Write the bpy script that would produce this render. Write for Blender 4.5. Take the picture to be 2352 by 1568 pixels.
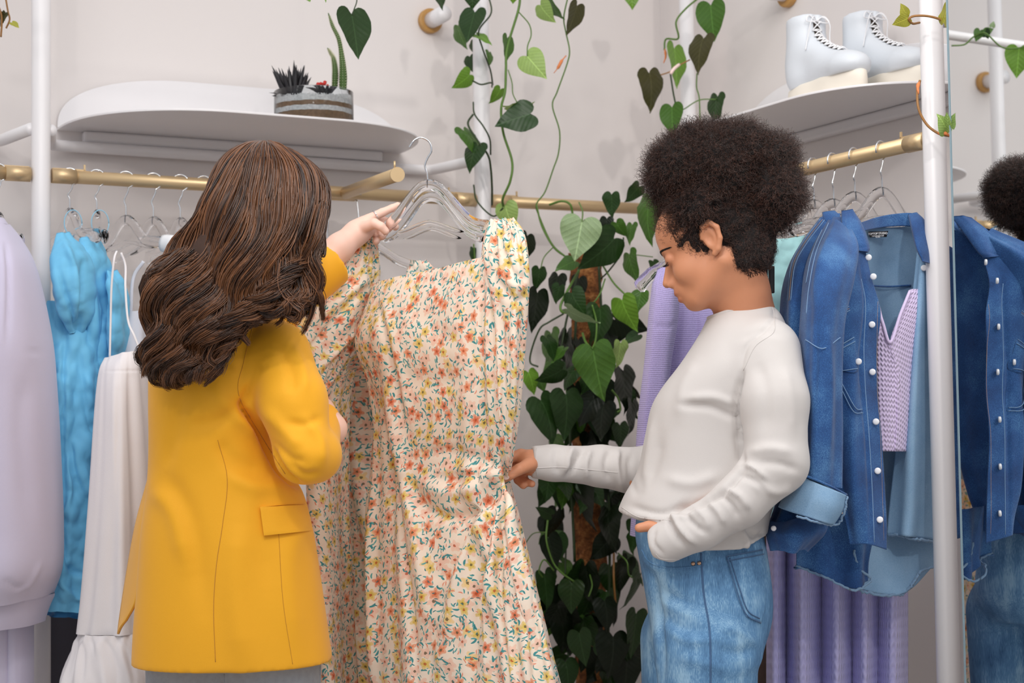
import bpy, bmesh, math, random
import numpy as np
from mathutils import Vector, Matrix
from mathutils.bvhtree import BVHTree
for o in list(bpy.data.objects): bpy.data.objects.remove(o)
random.seed(7); RNG = np.random.default_rng(7)
SC = bpy.context.scene; COL = SC.collection
# ------------------------------------------------------------------ camera
FPX = 3700.0; W, H = 2352, 1568
CAM = np.array([0.0, 0.0, 1.22])
PT = math.atan(176 / FPX); RO = 0.014
_f = np.array([0, math.cos(PT), math.sin(PT)]); _r0 = np.array([1.0, 0, 0]); _u0 = np.array([0, -math.sin(PT), math.cos(PT)])
_r = math.cos(RO) * _r0 - math.sin(RO) * _u0; _u = math.cos(RO) * _u0 + math.sin(RO) * _r0
cd = bpy.data.cameras.new('camera'); cam = bpy.data.objects.new('camera', cd); COL.objects.link(cam)
cd.sensor_width = 36; cd.lens = FPX / W * 36; cd.clip_start = 0.02
cam.matrix_world = Matrix(((_r[0], _u[0], -_f[0], CAM[0]), (_r[1], _u[1], -_f[1], CAM[1]), (_r[2], _u[2], -_f[2], CAM[2]), (0, 0, 0, 1)))
cd.dof.use_dof = True; cd.dof.focus_distance = 3.05; cd.dof.aperture_fstop = 5.0
SC.camera = cam
# ------------------------------------------------------------------ light
SC.view_settings.view_transform = 'Standard'; SC.view_settings.look = 'None'
SC.view_settings.gamma = 1; SC.view_settings.use_curve_mapping = False
SC.view_settings.exposure = 0.0
wd = bpy.data.worlds.new('world'); SC.world = wd; wd.use_nodes = True
wd.node_tree.nodes['Background'].inputs[0].default_value = (0.93, 0.95, 1.0, 1)
wd.node_tree.nodes['Background'].inputs[1].default_value = 0.64
def spot(loc, tgt, power, ang, blend, size, col=(1, .96, .92)):
    l = bpy.data.lights.new('track_or_fill_spot', 'SPOT'); l.energy = power; l.spot_size = math.radians(ang); l.spot_blend = blend
    l.shadow_soft_size = size; l.color = col
    o = bpy.data.objects.new('track_or_fill_spot', l); COL.objects.link(o); o.location = loc
    o.rotation_euler = (Vector(tgt) - Vector(loc)).to_track_quat('-Z', 'Y').to_euler(); return o
def area(loc, tgt, power, sx, sy, col=(1, .97, .94)):
    l = bpy.data.lights.new('ceiling_or_fill_panel', 'AREA'); l.energy = power; l.shape = 'RECTANGLE'; l.size = sx; l.size_y = sy; l.color = col
    o = bpy.data.objects.new('ceiling_or_fill_panel', l); COL.objects.link(o); o.location = loc
    o.rotation_euler = (Vector(tgt) - Vector(loc)).to_track_quat('-Z', 'Y').to_euler(); return o
spot((-0.9, 0.2, 3.0), (-0.4, 4.0, 1.7), 32, 50, 1.0, 0.07)
spot((1.0, 0.1, 3.0), (0.5, 4.0, 1.7), 88, 50, 1.0, 0.07)
spot((-0.2, 1.2, 3.1), (0.1, 3.2, 1.2), 46, 80, 1.0, 0.10)
spot((-1.3, 0.6, 2.9), (1.1, 3.4, 1.2), 62, 50, 1.0, 0.12)  # fill spot added from the left to brighten the right wall
area((0.0, 0.6, 3.3), (0.0, 1.0, 0), 34, 3.6, 2.2)  # broad fill added overhead, lifts the floor bounce onto the shelf undersides
area((0.0, 2.4, 3.2), (0.0, 2.9, 0), 20, 2.6, 1.0)
# ------------------------------------------------------------------ geometry helpers
def P(px, py, D):
    return CAM + D * (_f + (px - 1176) / FPX * _r - (py - 784) / FPX * _u)
def PA(a, D=None):
    a = np.asarray(a, float)
    if D is not None: return np.array([P(q[0], q[1], D) for q in a])
    return np.array([P(q[0], q[1], q[2]) for q in a])
def proj(V):
    d = V - CAM; z = d @ _f
    return 1176 + FPX * (d @ _r) / z, 784 - FPX * (d @ _u) / z, z
def ray(px, py):
    return _f + (px - 1176) / FPX * _r - (py - 784) / FPX * _u
def atz(px, py, z):
    r = ray(px, py); return CAM + r * ((z - CAM[2]) / r[2])
def onplane(px, py, p0, n):
    r = ray(px, py); return CAM + r * (np.dot(p0 - CAM, n) / np.dot(r, n))
def unit(v): v = np.asarray(v, float); return v / np.linalg.norm(v)
def cr(pts, n):
    """Catmull-Rom resample through the points, n samples."""
    p = np.asarray(pts, float)
    if len(p) == 2: t = np.linspace(0, 1, n)[:, None]; return p[0] * (1 - t) + p[1] * t
    q = np.vstack([2 * p[0] - p[1], p, 2 * p[-1] - p[-2]])
    t = np.linspace(0, len(p) - 1, n); i = np.minimum(t.astype(int), len(p) - 2); f = (t - i)[:, None]
    a, b, c, d = q[i], q[i + 1], q[i + 2], q[i + 3]
    return 0.5 * (2 * b + (c - a) * f + (2 * a - 5 * b + 4 * c - d) * f ** 2 + (3 * b - a - 3 * c + d) * f ** 3)
def crgrid(rows, nv, nu):
    r = np.array([cr(x, nu) for x in rows])
    return np.stack([cr(r[:, j], nv) for j in range(nu)], 1)      # nv x nu x k
def gridfaces(nv, nu, closed=False, off=0):
    i = np.arange(nv - 1)[:, None]; j = np.arange(nu if closed else nu - 1)[None, :]; j2 = (j + 1) % nu
    return (np.stack([i * nu + j, i * nu + j2, (i + 1) * nu + j2, (i + 1) * nu + j], -1).reshape(-1, 4) + off)
class G:
    """collects pieces into one mesh"""
    def __init__(s): s.V = []; s.Fc = []; s.n = 0
    def add(s, V, F):
        V = np.asarray(V, float).reshape(-1, 3); s.V.append(V); s.Fc += [tuple(int(k) + s.n for k in f) for f in F]; s.n += len(V); return s
    def tube(s, pts, r, n=8, cap=True, flat=None):
        V, F = tube(pts, r, n, cap, flat); return s.add(V, F)
    def get(s): return np.vstack(s.V), s.Fc
def frames(p):
    T = np.gradient(p, axis=0); T /= np.linalg.norm(T, axis=1)[:, None] + 1e-12
    a = np.array([0, 0, 1.0]) if abs(T[0][2]) < .9 else np.array([1.0, 0, 0])
    n = np.cross(T[0], a); n /= np.linalg.norm(n); N = [n]
    for i in range(1, len(p)):
        n = N[-1] - T[i] * np.dot(N[-1], T[i]); n /= np.linalg.norm(n) + 1e-12; N.append(n)
    N = np.array(N); return T, N, np.cross(T, N)
def tube(pts, r, n=8, cap=True, flat=None):
    p = np.asarray(pts, float); r = np.broadcast_to(np.asarray(r, float), (len(p),))
    T, N, B = frames(p)
    if flat is not None:    # flat = (axis vector, ratio): squashed section, wide along axis
        ax, ra = flat; ax = np.asarray(ax, float)
        N = ax - T * (T @ ax)[:, None]; N /= np.linalg.norm(N, axis=1)[:, None]; B = np.cross(T, N) * ra
    a = np.arange(n) * 2 * math.pi / n
    V = p[:, None] + r[:, None, None] * (np.cos(a)[None, :, None] * N[:, None] + np.sin(a)[None, :, None] * B[:, None])
    F = [tuple(f) for f in gridfaces(len(p), n, True)]
    if cap: F.append(tuple(range(n))[::-1]); F.append(tuple((len(p) - 1) * n + k for k in range(n)))
    return V.reshape(-1, 3), F
def box(c, ax, ay, az, sx, sy, sz):
    c = np.asarray(c, float); V = [c + sx / 2 * i * np.asarray(ax) + sy / 2 * j * np.asarray(ay) + sz / 2 * k * np.asarray(az) for k in (-1, 1) for j in (-1, 1) for i in (-1, 1)]
    return V, [(0, 2, 3, 1), (4, 5, 7, 6), (0, 1, 5, 4), (2, 6, 7, 3), (0, 4, 6, 2), (1, 3, 7, 5)]
def obj(name, V, F, mat, parent=None, smooth=True, uv=None, bevel=0, solid=0, col=None, loc=None, offset=0):
    V = np.asarray(V, float).reshape(-1, 3)
    if loc is None: loc = V.mean(0) if parent is None else np.zeros(3)
    o0 = np.zeros(3)
    p = parent
    while p is not None: o0 = o0 + np.array(p.location); p = p.parent
    V = V - o0 - (loc if parent is None else 0)
    me = bpy.data.meshes.new(name)
    if isinstance(F, np.ndarray):
        k = F.shape[1]; me.vertices.add(len(V)); me.vertices.foreach_set('co', V.ravel())
        me.loops.add(F.size); me.loops.foreach_set('vertex_index', F.ravel().astype(np.int32))
        me.polygons.add(len(F)); me.polygons.foreach_set('loop_start', np.arange(0, F.size, k, dtype=np.int32))
        me.update(calc_edges=True)
    else: me.from_pydata([tuple(v) for v in V], [], [tuple(map(int, f)) for f in F])
    if uv is not None:
        l = me.uv_layers.new(name='UVMap'); vi = np.empty(len(me.loops), np.int32); me.loops.foreach_get('vertex_index', vi)
        l.data.foreach_set('uv', np.asarray(uv, float).reshape(-1, 2)[vi].ravel())
    if col is not None:
        c = me.color_attributes.new('tint', 'FLOAT_COLOR', 'POINT'); cc = np.ones((len(V), 4)); cc[:, :3] = col; c.data.foreach_set('color', cc.ravel())
    if smooth: me.polygons.foreach_set('use_smooth', np.ones(len(me.polygons), bool))
    if mat is not None: me.materials.append(mat)
    me.validate(); me.update()
    o = bpy.data.objects.new(name, me); COL.objects.link(o)
    if parent is not None: o.parent = parent
    else: o.location = loc
    if bevel:
        m = o.modifiers.new('bevel', 'BEVEL'); m.width = bevel; m.segments = 2; m.limit_method = 'ANGLE'
    if solid:
        m = o.modifiers.new('thick', 'SOLIDIFY'); m.thickness = solid; m.offset = offset
    return o
def thing(name, label, cat, loc, group=None):
    o = bpy.data.objects.new(name, None); o.empty_display_size = .05; COL.objects.link(o); o.location = tuple(loc)
    o['label'] = label; o['category'] = cat
    if group: o['group'] = group
    return o
def tag(o, label, cat, group=None):
    o['label'] = label; o['category'] = cat
    if group: o['group'] = group
    return o
def struct(o): o['kind'] = 'structure'; return o
def sag_strokes(V, Nn, strokes, facing=True):
    """raise (+) or sink (-) creases drawn as pixel polylines: (pts, width_px, amp_m)"""
    x, y, z = proj(V); V = V.copy()
    w8 = np.clip(-((V - CAM) / z[:, None] * Nn).sum(1) * 2.5, 0, 1) if facing else 1.0
    off = np.zeros(len(V))
    for pts, wd_, amp in strokes:
        pts = cr(pts, max(2, 4 * (len(pts) - 1) + 1)) if len(pts) > 2 else np.asarray(pts, float)
        lo = pts.min(0) - 3 * wd_; hi = pts.max(0) + 3 * wd_
        m = np.where((x > lo[0]) & (x < hi[0]) & (y > lo[1]) & (y < hi[1]))[0]
        if not len(m): continue
        best = np.full(len(m), 1e9); bt = np.zeros(len(m)); L = len(pts) - 1
        for i in range(L):
            a, b = pts[i], pts[i + 1]; d = b - a; t = np.clip(((x[m] - a[0]) * d[0] + (y[m] - a[1]) * d[1]) / (d @ d + 1e-9), 0, 1)
            q = np.hypot(x[m] - a[0] - t * d[0], y[m] - a[1] - t * d[1]); k = q < best
            best = np.where(k, q, best); bt = np.where(k, (i + t) / L, bt)
        off[m] += amp * np.exp(-(best / wd_) ** 2) * np.clip(4 * bt + .25, 0, 1) * np.clip(4 * (1 - bt) + .25, 0, 1)
    return V + Nn * (off * w8)[:, None]
def vnormals(V, F):
    F = np.asarray(F); n = np.cross(V[F[:, 2]] - V[F[:, 0]], V[F[:, 3]] - V[F[:, 1]]) if F.shape[1] == 4 else np.cross(V[F[:, 1]] - V[F[:, 0]], V[F[:, 2]] - V[F[:, 0]])
    N = np.zeros_like(V)
    for k in range(F.shape[1]): np.add.at(N, F[:, k], n)
    return N / (np.linalg.norm(N, axis=1)[:, None] + 1e-12)
# ------------------------------------------------------------------ signed-distance modelling
class Field:
    def __init__(s, lo, hi, h):
        s.lo = np.asarray(lo, float); s.h = h; n = np.ceil((np.asarray(hi) - s.lo) / h).astype(int) + 1
        s.ax = [(s.lo[i] + np.arange(n[i]) * h).astype(np.float32) for i in range(3)]; s.F = np.full(tuple(n), 1.0, np.float32)
    def blk(s, lo, hi):
        sl = [];
        for i in range(3):
            a = max(0, int((lo[i] - s.lo[i]) / s.h)); b = min(len(s.ax[i]), int((hi[i] - s.lo[i]) / s.h) + 2)
            if b <= a: return None
            sl.append(slice(a, b))
        return tuple(sl), s.ax[0][sl[0]][:, None, None], s.ax[1][sl[1]][None, :, None], s.ax[2][sl[2]][None, None, :]
    def put(s, fn, lo, hi, k, mode='+'):
        m = k + 3 * s.h; r = s.blk(np.asarray(lo) - m, np.asarray(hi) + m)
        if r is None: return s
        sl, x, y, z = r; d = fn(x, y, z); A = s.F[sl]
        if mode == '-': A = -A
        e = d
        h = np.clip(0.5 + 0.5 * (A - e) / max(k, 1e-5), 0, 1); R = A * (1 - h) + e * h - k * h * (1 - h)
        s.F[sl] = -R if mode == '-' else R; return s
    def cone(s, a, b, ra, rb, k=.01, mode='+'):
        a = np.asarray(a, float); b = np.asarray(b, float); d = b - a; L2 = d @ d + 1e-12; R = max(ra, rb)
        def fn(x, y, z):
            t = np.clip(((x - a[0]) * d[0] + (y - a[1]) * d[1] + (z - a[2]) * d[2]) / L2, 0, 1)
            return np.sqrt((x - a[0] - t * d[0]) ** 2 + (y - a[1] - t * d[1]) ** 2 + (z - a[2] - t * d[2]) ** 2) - (ra + (rb - ra) * t)
        return s.put(fn, np.minimum(a, b) - R, np.maximum(a, b) + R, k, mode)
    def chain(s, pts, rs, k=.01, mode='+'):
        for i in range(len(pts) - 1): s.cone(pts[i], pts[i + 1], rs[i], rs[i + 1], k, mode)
        return s
    def ell(s, c, r, R=None, k=.01, mode='+'):
        c = np.asarray(c, float); r = np.asarray(r, float); R = np.eye(3) if R is None else np.asarray(R)   # columns = axes
        def fn(x, y, z):
            X, Y, Z = x - c[0], y - c[1], z - c[2]
            q = [X * R[0, i] + Y * R[1, i] + Z * R[2, i] for i in range(3)]
            k0 = np.sqrt((q[0] / r[0]) ** 2 + (q[1] / r[1]) ** 2 + (q[2] / r[2]) ** 2)
            k1 = np.sqrt((q[0] / r[0] ** 2) ** 2 + (q[1] / r[1] ** 2) ** 2 + (q[2] / r[2] ** 2) ** 2)
            return k0 * (k0 - 1) / (k1 + 1e-9)
        e = np.sqrt(((R * r) ** 2).sum(1)); return s.put(fn, c - e, c + e, k, mode)
    def stack(s, rows, k=.01, p=2.2, yaw=0):
        """rows: (z, cx, cy, a, b) from high to low; elliptic sections turned by yaw"""
        rows = np.array(sorted(rows, key=lambda q: q[0])); zs = rows[:, 0]; t = np.linspace(0, len(zs) - 1, 160); fine = cr(rows, 160)
        order = np.argsort(fine[:, 0]); fine = fine[order]; c, sn = math.cos(yaw), math.sin(yaw)
        def fn(x, y, z):
            zz = np.clip(z, zs[0], zs[-1]); g = [np.interp(zz.ravel(), fine[:, 0], fine[:, i]).reshape(zz.shape) for i in (1, 2, 3, 4)]
            X, Y = x - g[0], y - g[1]; u = X * c + Y * sn; v = -X * sn + Y * c
            q = (np.abs(u / g[2]) ** p + np.abs(v / g[3]) ** p) ** (1 / p); m = np.minimum(g[2], g[3])
            d = (q - 1) * m * np.clip(0.55 + 0.0 * q, 0, 1) / .55
            return np.maximum(d, np.abs(z - (zs[0] + zs[-1]) / 2) - (zs[-1] - zs[0]) / 2)
        R = max(rows[:, 3].max(), rows[:, 4].max()) * 1.05
        return s.put(fn, (rows[:, 1].min() - R, rows[:, 2].min() - R, zs[0]), (rows[:, 1].max() + R, rows[:, 2].max() + R, zs[-1]), k)
    def cutplane(s, p0, n):
        """removes the side n points to"""
        x, y, z = s.ax[0][:, None, None], s.ax[1][None, :, None], s.ax[2][None, None, :]
        s.F = np.maximum(s.F, ((x - p0[0]) * n[0] + (y - p0[1]) * n[1] + (z - p0[2]) * n[2]).astype(np.float32)); return s
    def mesh(s, smooth=1):
        F = s.F; S = F < 0; h = s.h
        for i in range(3):   # close against the box
            sl = [slice(None)] * 3; sl[i] = 0; F[tuple(sl)] = np.maximum(F[tuple(sl)], 1e-4); sl[i] = -1; F[tuple(sl)] = np.maximum(F[tuple(sl)], 1e-4)
        S = F < 0; nx, ny, nz = F.shape
        c = np.zeros((nx - 1, ny - 1, nz - 1), np.int8)
        offs = [(i, j, k) for i in (0, 1) for j in (0, 1) for k in (0, 1)]
        for (i, j, k) in offs: c += S[i:nx - 1 + i, j:ny - 1 + j, k:nz - 1 + k]
        act = np.argwhere((c > 0) & (c < 8)); idx = np.full(c.shape, -1, np.int32); idx[tuple(act.T)] = np.arange(len(act))
        val = np.stack([F[act[:, 0] + o[0], act[:, 1] + o[1], act[:, 2] + o[2]] for o in offs], 1); oo = np.array(offs, float)
        acc = np.zeros((len(act), 3)); cnt = np.zeros(len(act))
        for a in range(8):
            for b in range(a + 1, 8):
                if np.abs(oo[a] - oo[b]).sum() != 1: continue
                m = (val[:, a] < 0) != (val[:, b] < 0); t = val[m, a] / (val[m, a] - val[m, b])
                acc[m] += oo[a] + t[:, None] * (oo[b] - oo[a]); cnt[m] += 1
        V = s.lo + (act + acc / cnt[:, None]) * h; Q = []
        for ax in range(3):
            u, v = [(1, 2), (2, 0), (0, 1)][ax]
            sa = [slice(None)] * 3; sb = [slice(None)] * 3; sa[ax] = slice(0, -1); sb[ax] = slice(1, None)
            A, B = S[tuple(sa)], S[tuple(sb)]; e = np.argwhere(A != B); e = e[(e[:, u] > 0) & (e[:, v] > 0) & (e[:, u] < F.shape[u] - 1) & (e[:, v] < F.shape[v] - 1)]
            inside = A[tuple(e.T)]
            def cell(du, dv): q = e.copy(); q[:, u] -= du; q[:, v] -= dv; return idx[tuple(q.T)]
            q = np.stack([cell(1, 1), cell(0, 1), cell(0, 0), cell(1, 0)], 1)
            q[~inside] = q[~inside][:, ::-1]; Q.append(q)
        Q = np.vstack(Q); Q = Q[(Q >= 0).all(1)]
        for _ in range(smooth):
            acc = np.zeros_like(V); cnt = np.zeros(len(V))
            for a, b in ((0, 1), (1, 2), (2, 3), (3, 0)):
                np.add.at(acc, Q[:, a], V[Q[:, b]]); np.add.at(acc, Q[:, b], V[Q[:, a]]); np.add.at(cnt, Q[:, a], 1); np.add.at(cnt, Q[:, b], 1)
            V = V * .4 + .6 * acc / np.maximum(cnt, 1)[:, None]
        return V, Q
def bvh_of(V, F): return BVHTree.FromPolygons([tuple(v) for v in V], [tuple(int(k) for k in f) for f in F])
def drape(bvh, pts, n, lift=.001):
    out = []
    for q in cr(pts, n):
        d = Vector(ray(q[0], q[1])).normalized(); h = bvh.ray_cast(Vector(CAM), d)
        if h[0] is not None: out.append(np.array(h[0]) - np.array(d) * lift)
        else: out.append(None)
    return [q for q in out if q is not None]
def jointube(name, bvh, paths, r, mat, parent, n=40, lift=.0004):
    g = G()
    for p in paths:
        q = drape(bvh, p, n, lift)
        if len(q) > 2: g.tube(np.array(q), r, 5)
    if g.n: return obj(name, *g.get(), mat, parent)
# ------------------------------------------------------------------ materials
def lin(c): return tuple(((v / 255) / 12.92 if v / 255 <= .04045 else ((v / 255 + .055) / 1.055) ** 2.4) for v in c)
class NT:
    def __init__(s, name, rough=.5):
        s.m = bpy.data.materials.new(name); s.m.use_nodes = True; s.t = s.m.node_tree; s.b = s.t.nodes['Principled BSDF']; s.b.inputs['Roughness'].default_value = rough
    def n(s, ty, **kw):
        nd = s.t.nodes.new(ty)
        for k, v in kw.items():
            if hasattr(nd, k) and not k.startswith('in_'): setattr(nd, k, v)
        return nd
    def put(s, sock, v):
        if isinstance(v, bpy.types.NodeSocket): s.t.links.new(v, sock)
        elif isinstance(v, (tuple, list)) and len(v) == 3 and sock.type == 'RGBA': sock.default_value = (*v, 1)
        else: sock.default_value = v
    def math(s, op, a, b=0.0, c=None, clamp=False):
        nd = s.n('ShaderNodeMath', operation=op); nd.use_clamp = clamp; s.put(nd.inputs[0], a); s.put(nd.inputs[1], b)
        if c is not None: s.put(nd.inputs[2], c)
        return nd.outputs[0]
    def vmath(s, op, a, b=(0, 0, 0), sc=None):
        nd = s.n('ShaderNodeVectorMath', operation=op); s.put(nd.inputs[0], a); s.put(nd.inputs[1], b)
        if sc is not None: s.put(nd.inputs['Scale'], sc)
        return nd.outputs['Value'] if op in ('LENGTH', 'DOT_PRODUCT', 'DISTANCE') else nd.outputs[0]
    def mix(s, f, a, b, bt='MIX'):
        nd = s.n('ShaderNodeMix', data_type='RGBA', blend_type=bt); s.put(nd.inputs[0], f); s.put(nd.inputs[6], a); s.put(nd.inputs[7], b); return nd.outputs[2]
    def coord(s, which='Object', sc=(1, 1, 1), rot=(0, 0, 0)):
        tc = s.n('ShaderNodeTexCoord'); mp = s.n('ShaderNodeMapping'); s.t.links.new(tc.outputs[which], mp.inputs[0]); mp.inputs['Scale'].default_value = sc; mp.inputs['Rotation'].default_value = rot; return mp.outputs[0]
    def noise(s, v, sc, det=2, rough=.5):
        nd = s.n('ShaderNodeTexNoise'); s.put(nd.inputs['Vector'], v); nd.inputs['Scale'].default_value = sc; nd.inputs['Detail'].default_value = det; nd.inputs['Roughness'].default_value = rough; return nd.outputs[0]
    def ramp(s, f, stops):
        nd = s.n('ShaderNodeValToRGB'); e = nd.color_ramp.elements
        while len(e) < len(stops): e.new(.5)
        for i, (p, c) in enumerate(stops): e[i].position = p; e[i].color = (*c, 1) if not isinstance(c, (int, float)) else (c, c, c, 1)
        s.put(nd.inputs[0], f); return nd.outputs[0]
    def bump(s, h, st=.3, dist=.002):
        nd = s.n('ShaderNodeBump'); nd.inputs['Strength'].default_value = st; nd.inputs['Distance'].default_value = dist; s.put(nd.inputs['Height'], h); s.t.links.new(nd.outputs[0], s.b.inputs['Normal'])
    def set(s, **kw):
        for k, v in kw.items(): s.put(s.b.inputs[k.replace('_', ' ')], v)
        return s
def plain(name, c, rough=.5, metal=0, var=.06, nsc=30, bump=0, bsc=200, **kw):
    t = NT(name, rough); l = lin(c); v = t.coord()
    t.set(Base_Color=t.mix(t.noise(v, nsc, 3), tuple(q * (1 - var) for q in l), tuple(min(1, q * (1 + var)) for q in l)), Metallic=metal)
    if bump: t.bump(t.noise(v, bsc, 3), bump, .001)
    return t.set(**kw).m
def cloth(name, c, rough=.85, bump=.3, bsc=500, var=.06, sheen=.2, trans=0, nsc=8):
    m = plain(name, c, rough, 0, var, nsc, bump, bsc); b = m.node_tree.nodes['Principled BSDF']; b.inputs['Sheen Weight'].default_value = sheen
    if trans: b.inputs['Subsurface Weight'].default_value = trans; b.inputs['Subsurface Radius'].default_value = (.01, .01, .01)
    return m
M = {}
M['wall'] = plain('wall_plaster', (230, 223, 220), .75, var=.012, nsc=3, bump=.05, bsc=60)
M['white_metal'] = plain('white_enamel', (236, 233, 234), .32, var=.01)
M['floor'] = plain('floor_concrete', (188, 180, 172), .5, var=.12, nsc=4)
M['gold'] = plain('brushed_brass', (214, 186, 144), .38, .6, .03)
M['chrome'] = plain('chrome', (225, 228, 232), .08, 1, .0)
M['wood'] = plain('knob_wood', (186, 140, 78), .5, 0, .18, 60)
M['black'] = plain('black_plastic', (26, 26, 32), .4)
M['foam'] = plain('white_foam', (240, 240, 242), .7)
def glassy(name, c=(246, 248, 250), rough=.02, ior=1.46):
    t = NT(name, rough); v = t.coord(); t.set(Base_Color=t.mix(t.noise(v, 20), lin(c), (1, 1, 1))); t.b.inputs['Transmission Weight'].default_value = 1; t.b.inputs['IOR'].default_value = ior; return t.m
M['clear'] = glassy('clear_acrylic', (252, 252, 253), .02, 1.28)
M['glass'] = glassy('bowl_glass', (235, 240, 240), .0, 1.25)
t = NT('mirror_silver', .0); t.set(Base_Color=(.86, .88, .88), Metallic=1.0); M['mirror'] = t.m
M['glass_edge'] = plain('mirror_edge', (150, 172, 182), .12, .2, .05)
M['lilac_knit'] = None
# ------------------------------------------------------------------ rails, walls, mirror
zL, zR = 1.79, 1.766
rL0, rL1 = atz(60, 400, zL), atz(1455, 478, zL); dL = unit(rL1 - rL0); nL = np.array([dL[1], -dL[0], 0.0])       # nL towards the room
rR0, rR1 = atz(1843, 388, zR), atz(2102, 327, zR); dR = unit(rR1 - rR0); nR = np.array([dR[1], -dR[0], 0.0])
nR = nR if nR[1] < 0 and nR[0] < 0 else -nR
if nL[1] > 0: nL = -nL
wL = rL0 - nL * 0.24; wR = rR0 - nR * 0.34
UP = np.array([0, 0, 1.0])
# corner where both wall planes meet
A = np.array([[nL[0], nL[1]], [nR[0], nR[1]]]); cxy = np.linalg.solve(A, [wL[:2] @ nL[:2], wR[:2] @ nR[:2]]); CO = np.array([cxy[0], cxy[1], 0])
def wallslab(name, a, b, n, z0=0, z1=3.3, th=.08, mat='wall'):
    c = (a + b) / 2 - n * th / 2; c[2] = (z0 + z1) / 2; L = np.linalg.norm((b - a)[:2])
    return struct(obj(name, *box(c, unit(b - a), n, UP, L, th, z1 - z0), M[mat], smooth=False))
wallslab('wall_left', CO - dL * 4.6, CO + dL * .08, nL); wallslab('wall_right', CO, CO + dR * 4.2, nR)
fl = struct(obj('floor', *box((0, 1.5, -.03), (1, 0, 0), (0, 1, 0), UP, 8, 9, .06), M['floor'], smooth=False))
for nm, a, d, n, L in (('baseboard_left', CO - dL * 4.6, dL, nL, 4.58), ('baseboard_right', CO, dR, nR, 4.2)):
    c = a + d * L / 2 + n * .008; c[2] = .05; struct(obj(nm, *box(c, d, n, UP, L, .016, .1), M['white_metal'], smooth=False, bevel=.003))
# mirror beside the right hand pole, parallel to the right wall
mn = np.array([.882, .471, 0]); mn = unit(np.array([-nR[0], -nR[1], 0])); MC = 2.15
e0 = None
r_ = ray(2200, 900); e0 = CAM + r_ * ((MC - CAM @ mn) / (r_ @ mn)); e0[2] = 0
mt = thing('standing_mirror', 'tall frameless mirror at the right, reflecting denim and dark hair', 'mirror', (e0[0] + dR[0] * .35, e0[1] + dR[1] * .35, 0))
mc = e0 + dR * .35; mc[2] = 1.35
obj('mirror_glass', *box(mc + mn * .003, dR, mn, UP, .699, .005, 2.5), M['mirror'], mt, smooth=False)
obj('backing_board', *box(mc + mn * .012, dR, mn, UP, .70, .012, 2.5), M['white_metal'], mt, smooth=False)
obj('glass_edge', *box(e0 + np.array([0, 0, 1.35]) - dR * .0015 + mn * .004, dR, mn, UP, .003, .010, 2.5), M['glass_edge'], mt, smooth=False)
g = G(); 
for s in (.1, .6): g.add(*box(e0 + dR * s + mn * .015 + np.array([0, 0, .05]), dR, mn, UP, .05, .06, .1))
obj('foot', *g.get(), M['white_metal'], mt, smooth=False)
def reflect(p): p = np.asarray(p, float); return p - 2 * (p @ mn - MC) * mn
# poles
def pole(px, py, dd, label, r=.0215, ztop=3.2, z0=0):
    c = dd.copy(); t = thing('rack_pole', label, 'pole', (c[0], c[1], z0))
    obj('pole_tube', *tube([(c[0], c[1], z0 + .004), (c[0], c[1], ztop)], r, 28), M['white_metal'], t)
    obj('foot_plate', *tube([(c[0], c[1], z0), (c[0], c[1], z0 + .008)], r * 2.2, 28), M['white_metal'], t, smooth=False)
    return t
pL = atz(94, 402, zL); pC = atz(1109, 461, zL); pK = P(1580, 200, 4.42); pR = atz(2146, 318, zR)
pole(0, 0, pL, 'left white rack pole in front of the shelf, beside the lavender sweatshirt')
pole(0, 0, pC, 'white rack pole in the middle, wrapped by a trailing vine')
pole(0, 0, pK, 'white rack pole in the corner behind the curly haired woman', .0205)
pole(0, 0, pR, 'thick white rack pole in front of the denim shirt, beside the mirror', .0232)
# gold hanging rails
def rail(a, b, label, r=.0155, ends=(True, True)):
    t = thing('clothes_rail', label, 'rail', (a + b) / 2); d = unit(b - a)
    obj('rail_tube', *tube([a, b], r, 24), M['gold'], t)
    for e, (q, s) in enumerate(((a, 1), (b, -1))):
        if ends[e]: obj('end_sleeve', *tube([q, q + d * s * .055], r * 1.12, 24), M['gold'], t)
    for e, (q, s) in enumerate(((a, 1), (b, -1))):
        g = G()
        if ends[e]: g.add(*box(q + d * s * .075 + UP * (r + .006), d, np.cross(d, UP), UP, .004, .004, .016)); g.add(*box(q + d * s * .04 + UP * (r + .0), d, np.cross(d, UP), UP, .075, .004, .006))
        if g.n: obj('locating_pin', *g.get(), M['gold'], t, smooth=False)
    return t
rail(pL + dL * .024, pC - dL * .024, 'long gold rail between left and middle poles, carrying blue and white clothes')
rail(pL - dL * 1.3, pL - dL * .024, 'gold rail running out of frame left of the left pole')
cend = atz(1475, 479, zL)
rail(pC + dL * .024, CO + (atz(1490, 480, zL) - CO) * np.array([1, 1, 0]) + np.array([0, 0, zL]), 'gold rail right of the middle pole with vines hanging over it', ends=(True, False))
rail(pR - dR * .024, pR - dR * 1.05, 'gold rail on the right carrying denim and lilac clothes')
# projecting arm towards the room
a0 = atz(788, 445, zL); a1 = P(912, 401, 3.55); t = thing('rail_arm', 'short gold arm jutting from the rail above the flowered dress', 'rail arm', a0)
obj('arm_tube', *tube([a0 - unit(a1 - a0) * -.02, a1], .0155, 24), M['gold'], t)
obj('end_cap', *tube([a1, a1 + unit(a1 - a0) * .004], .0166, 24), M['gold'], t, smooth=False)
obj('stop_pin', *tube([a1 - unit(a1 - a0) * .02 + UP * .015, a1 - unit(a1 - a0) * .02 + UP * .032], .0025, 8), M['gold'], t)
obj('clamp_collar', *tube([a0 - dL * .03, a0 + dL * .03], .018, 24), M['gold'], t)
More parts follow.
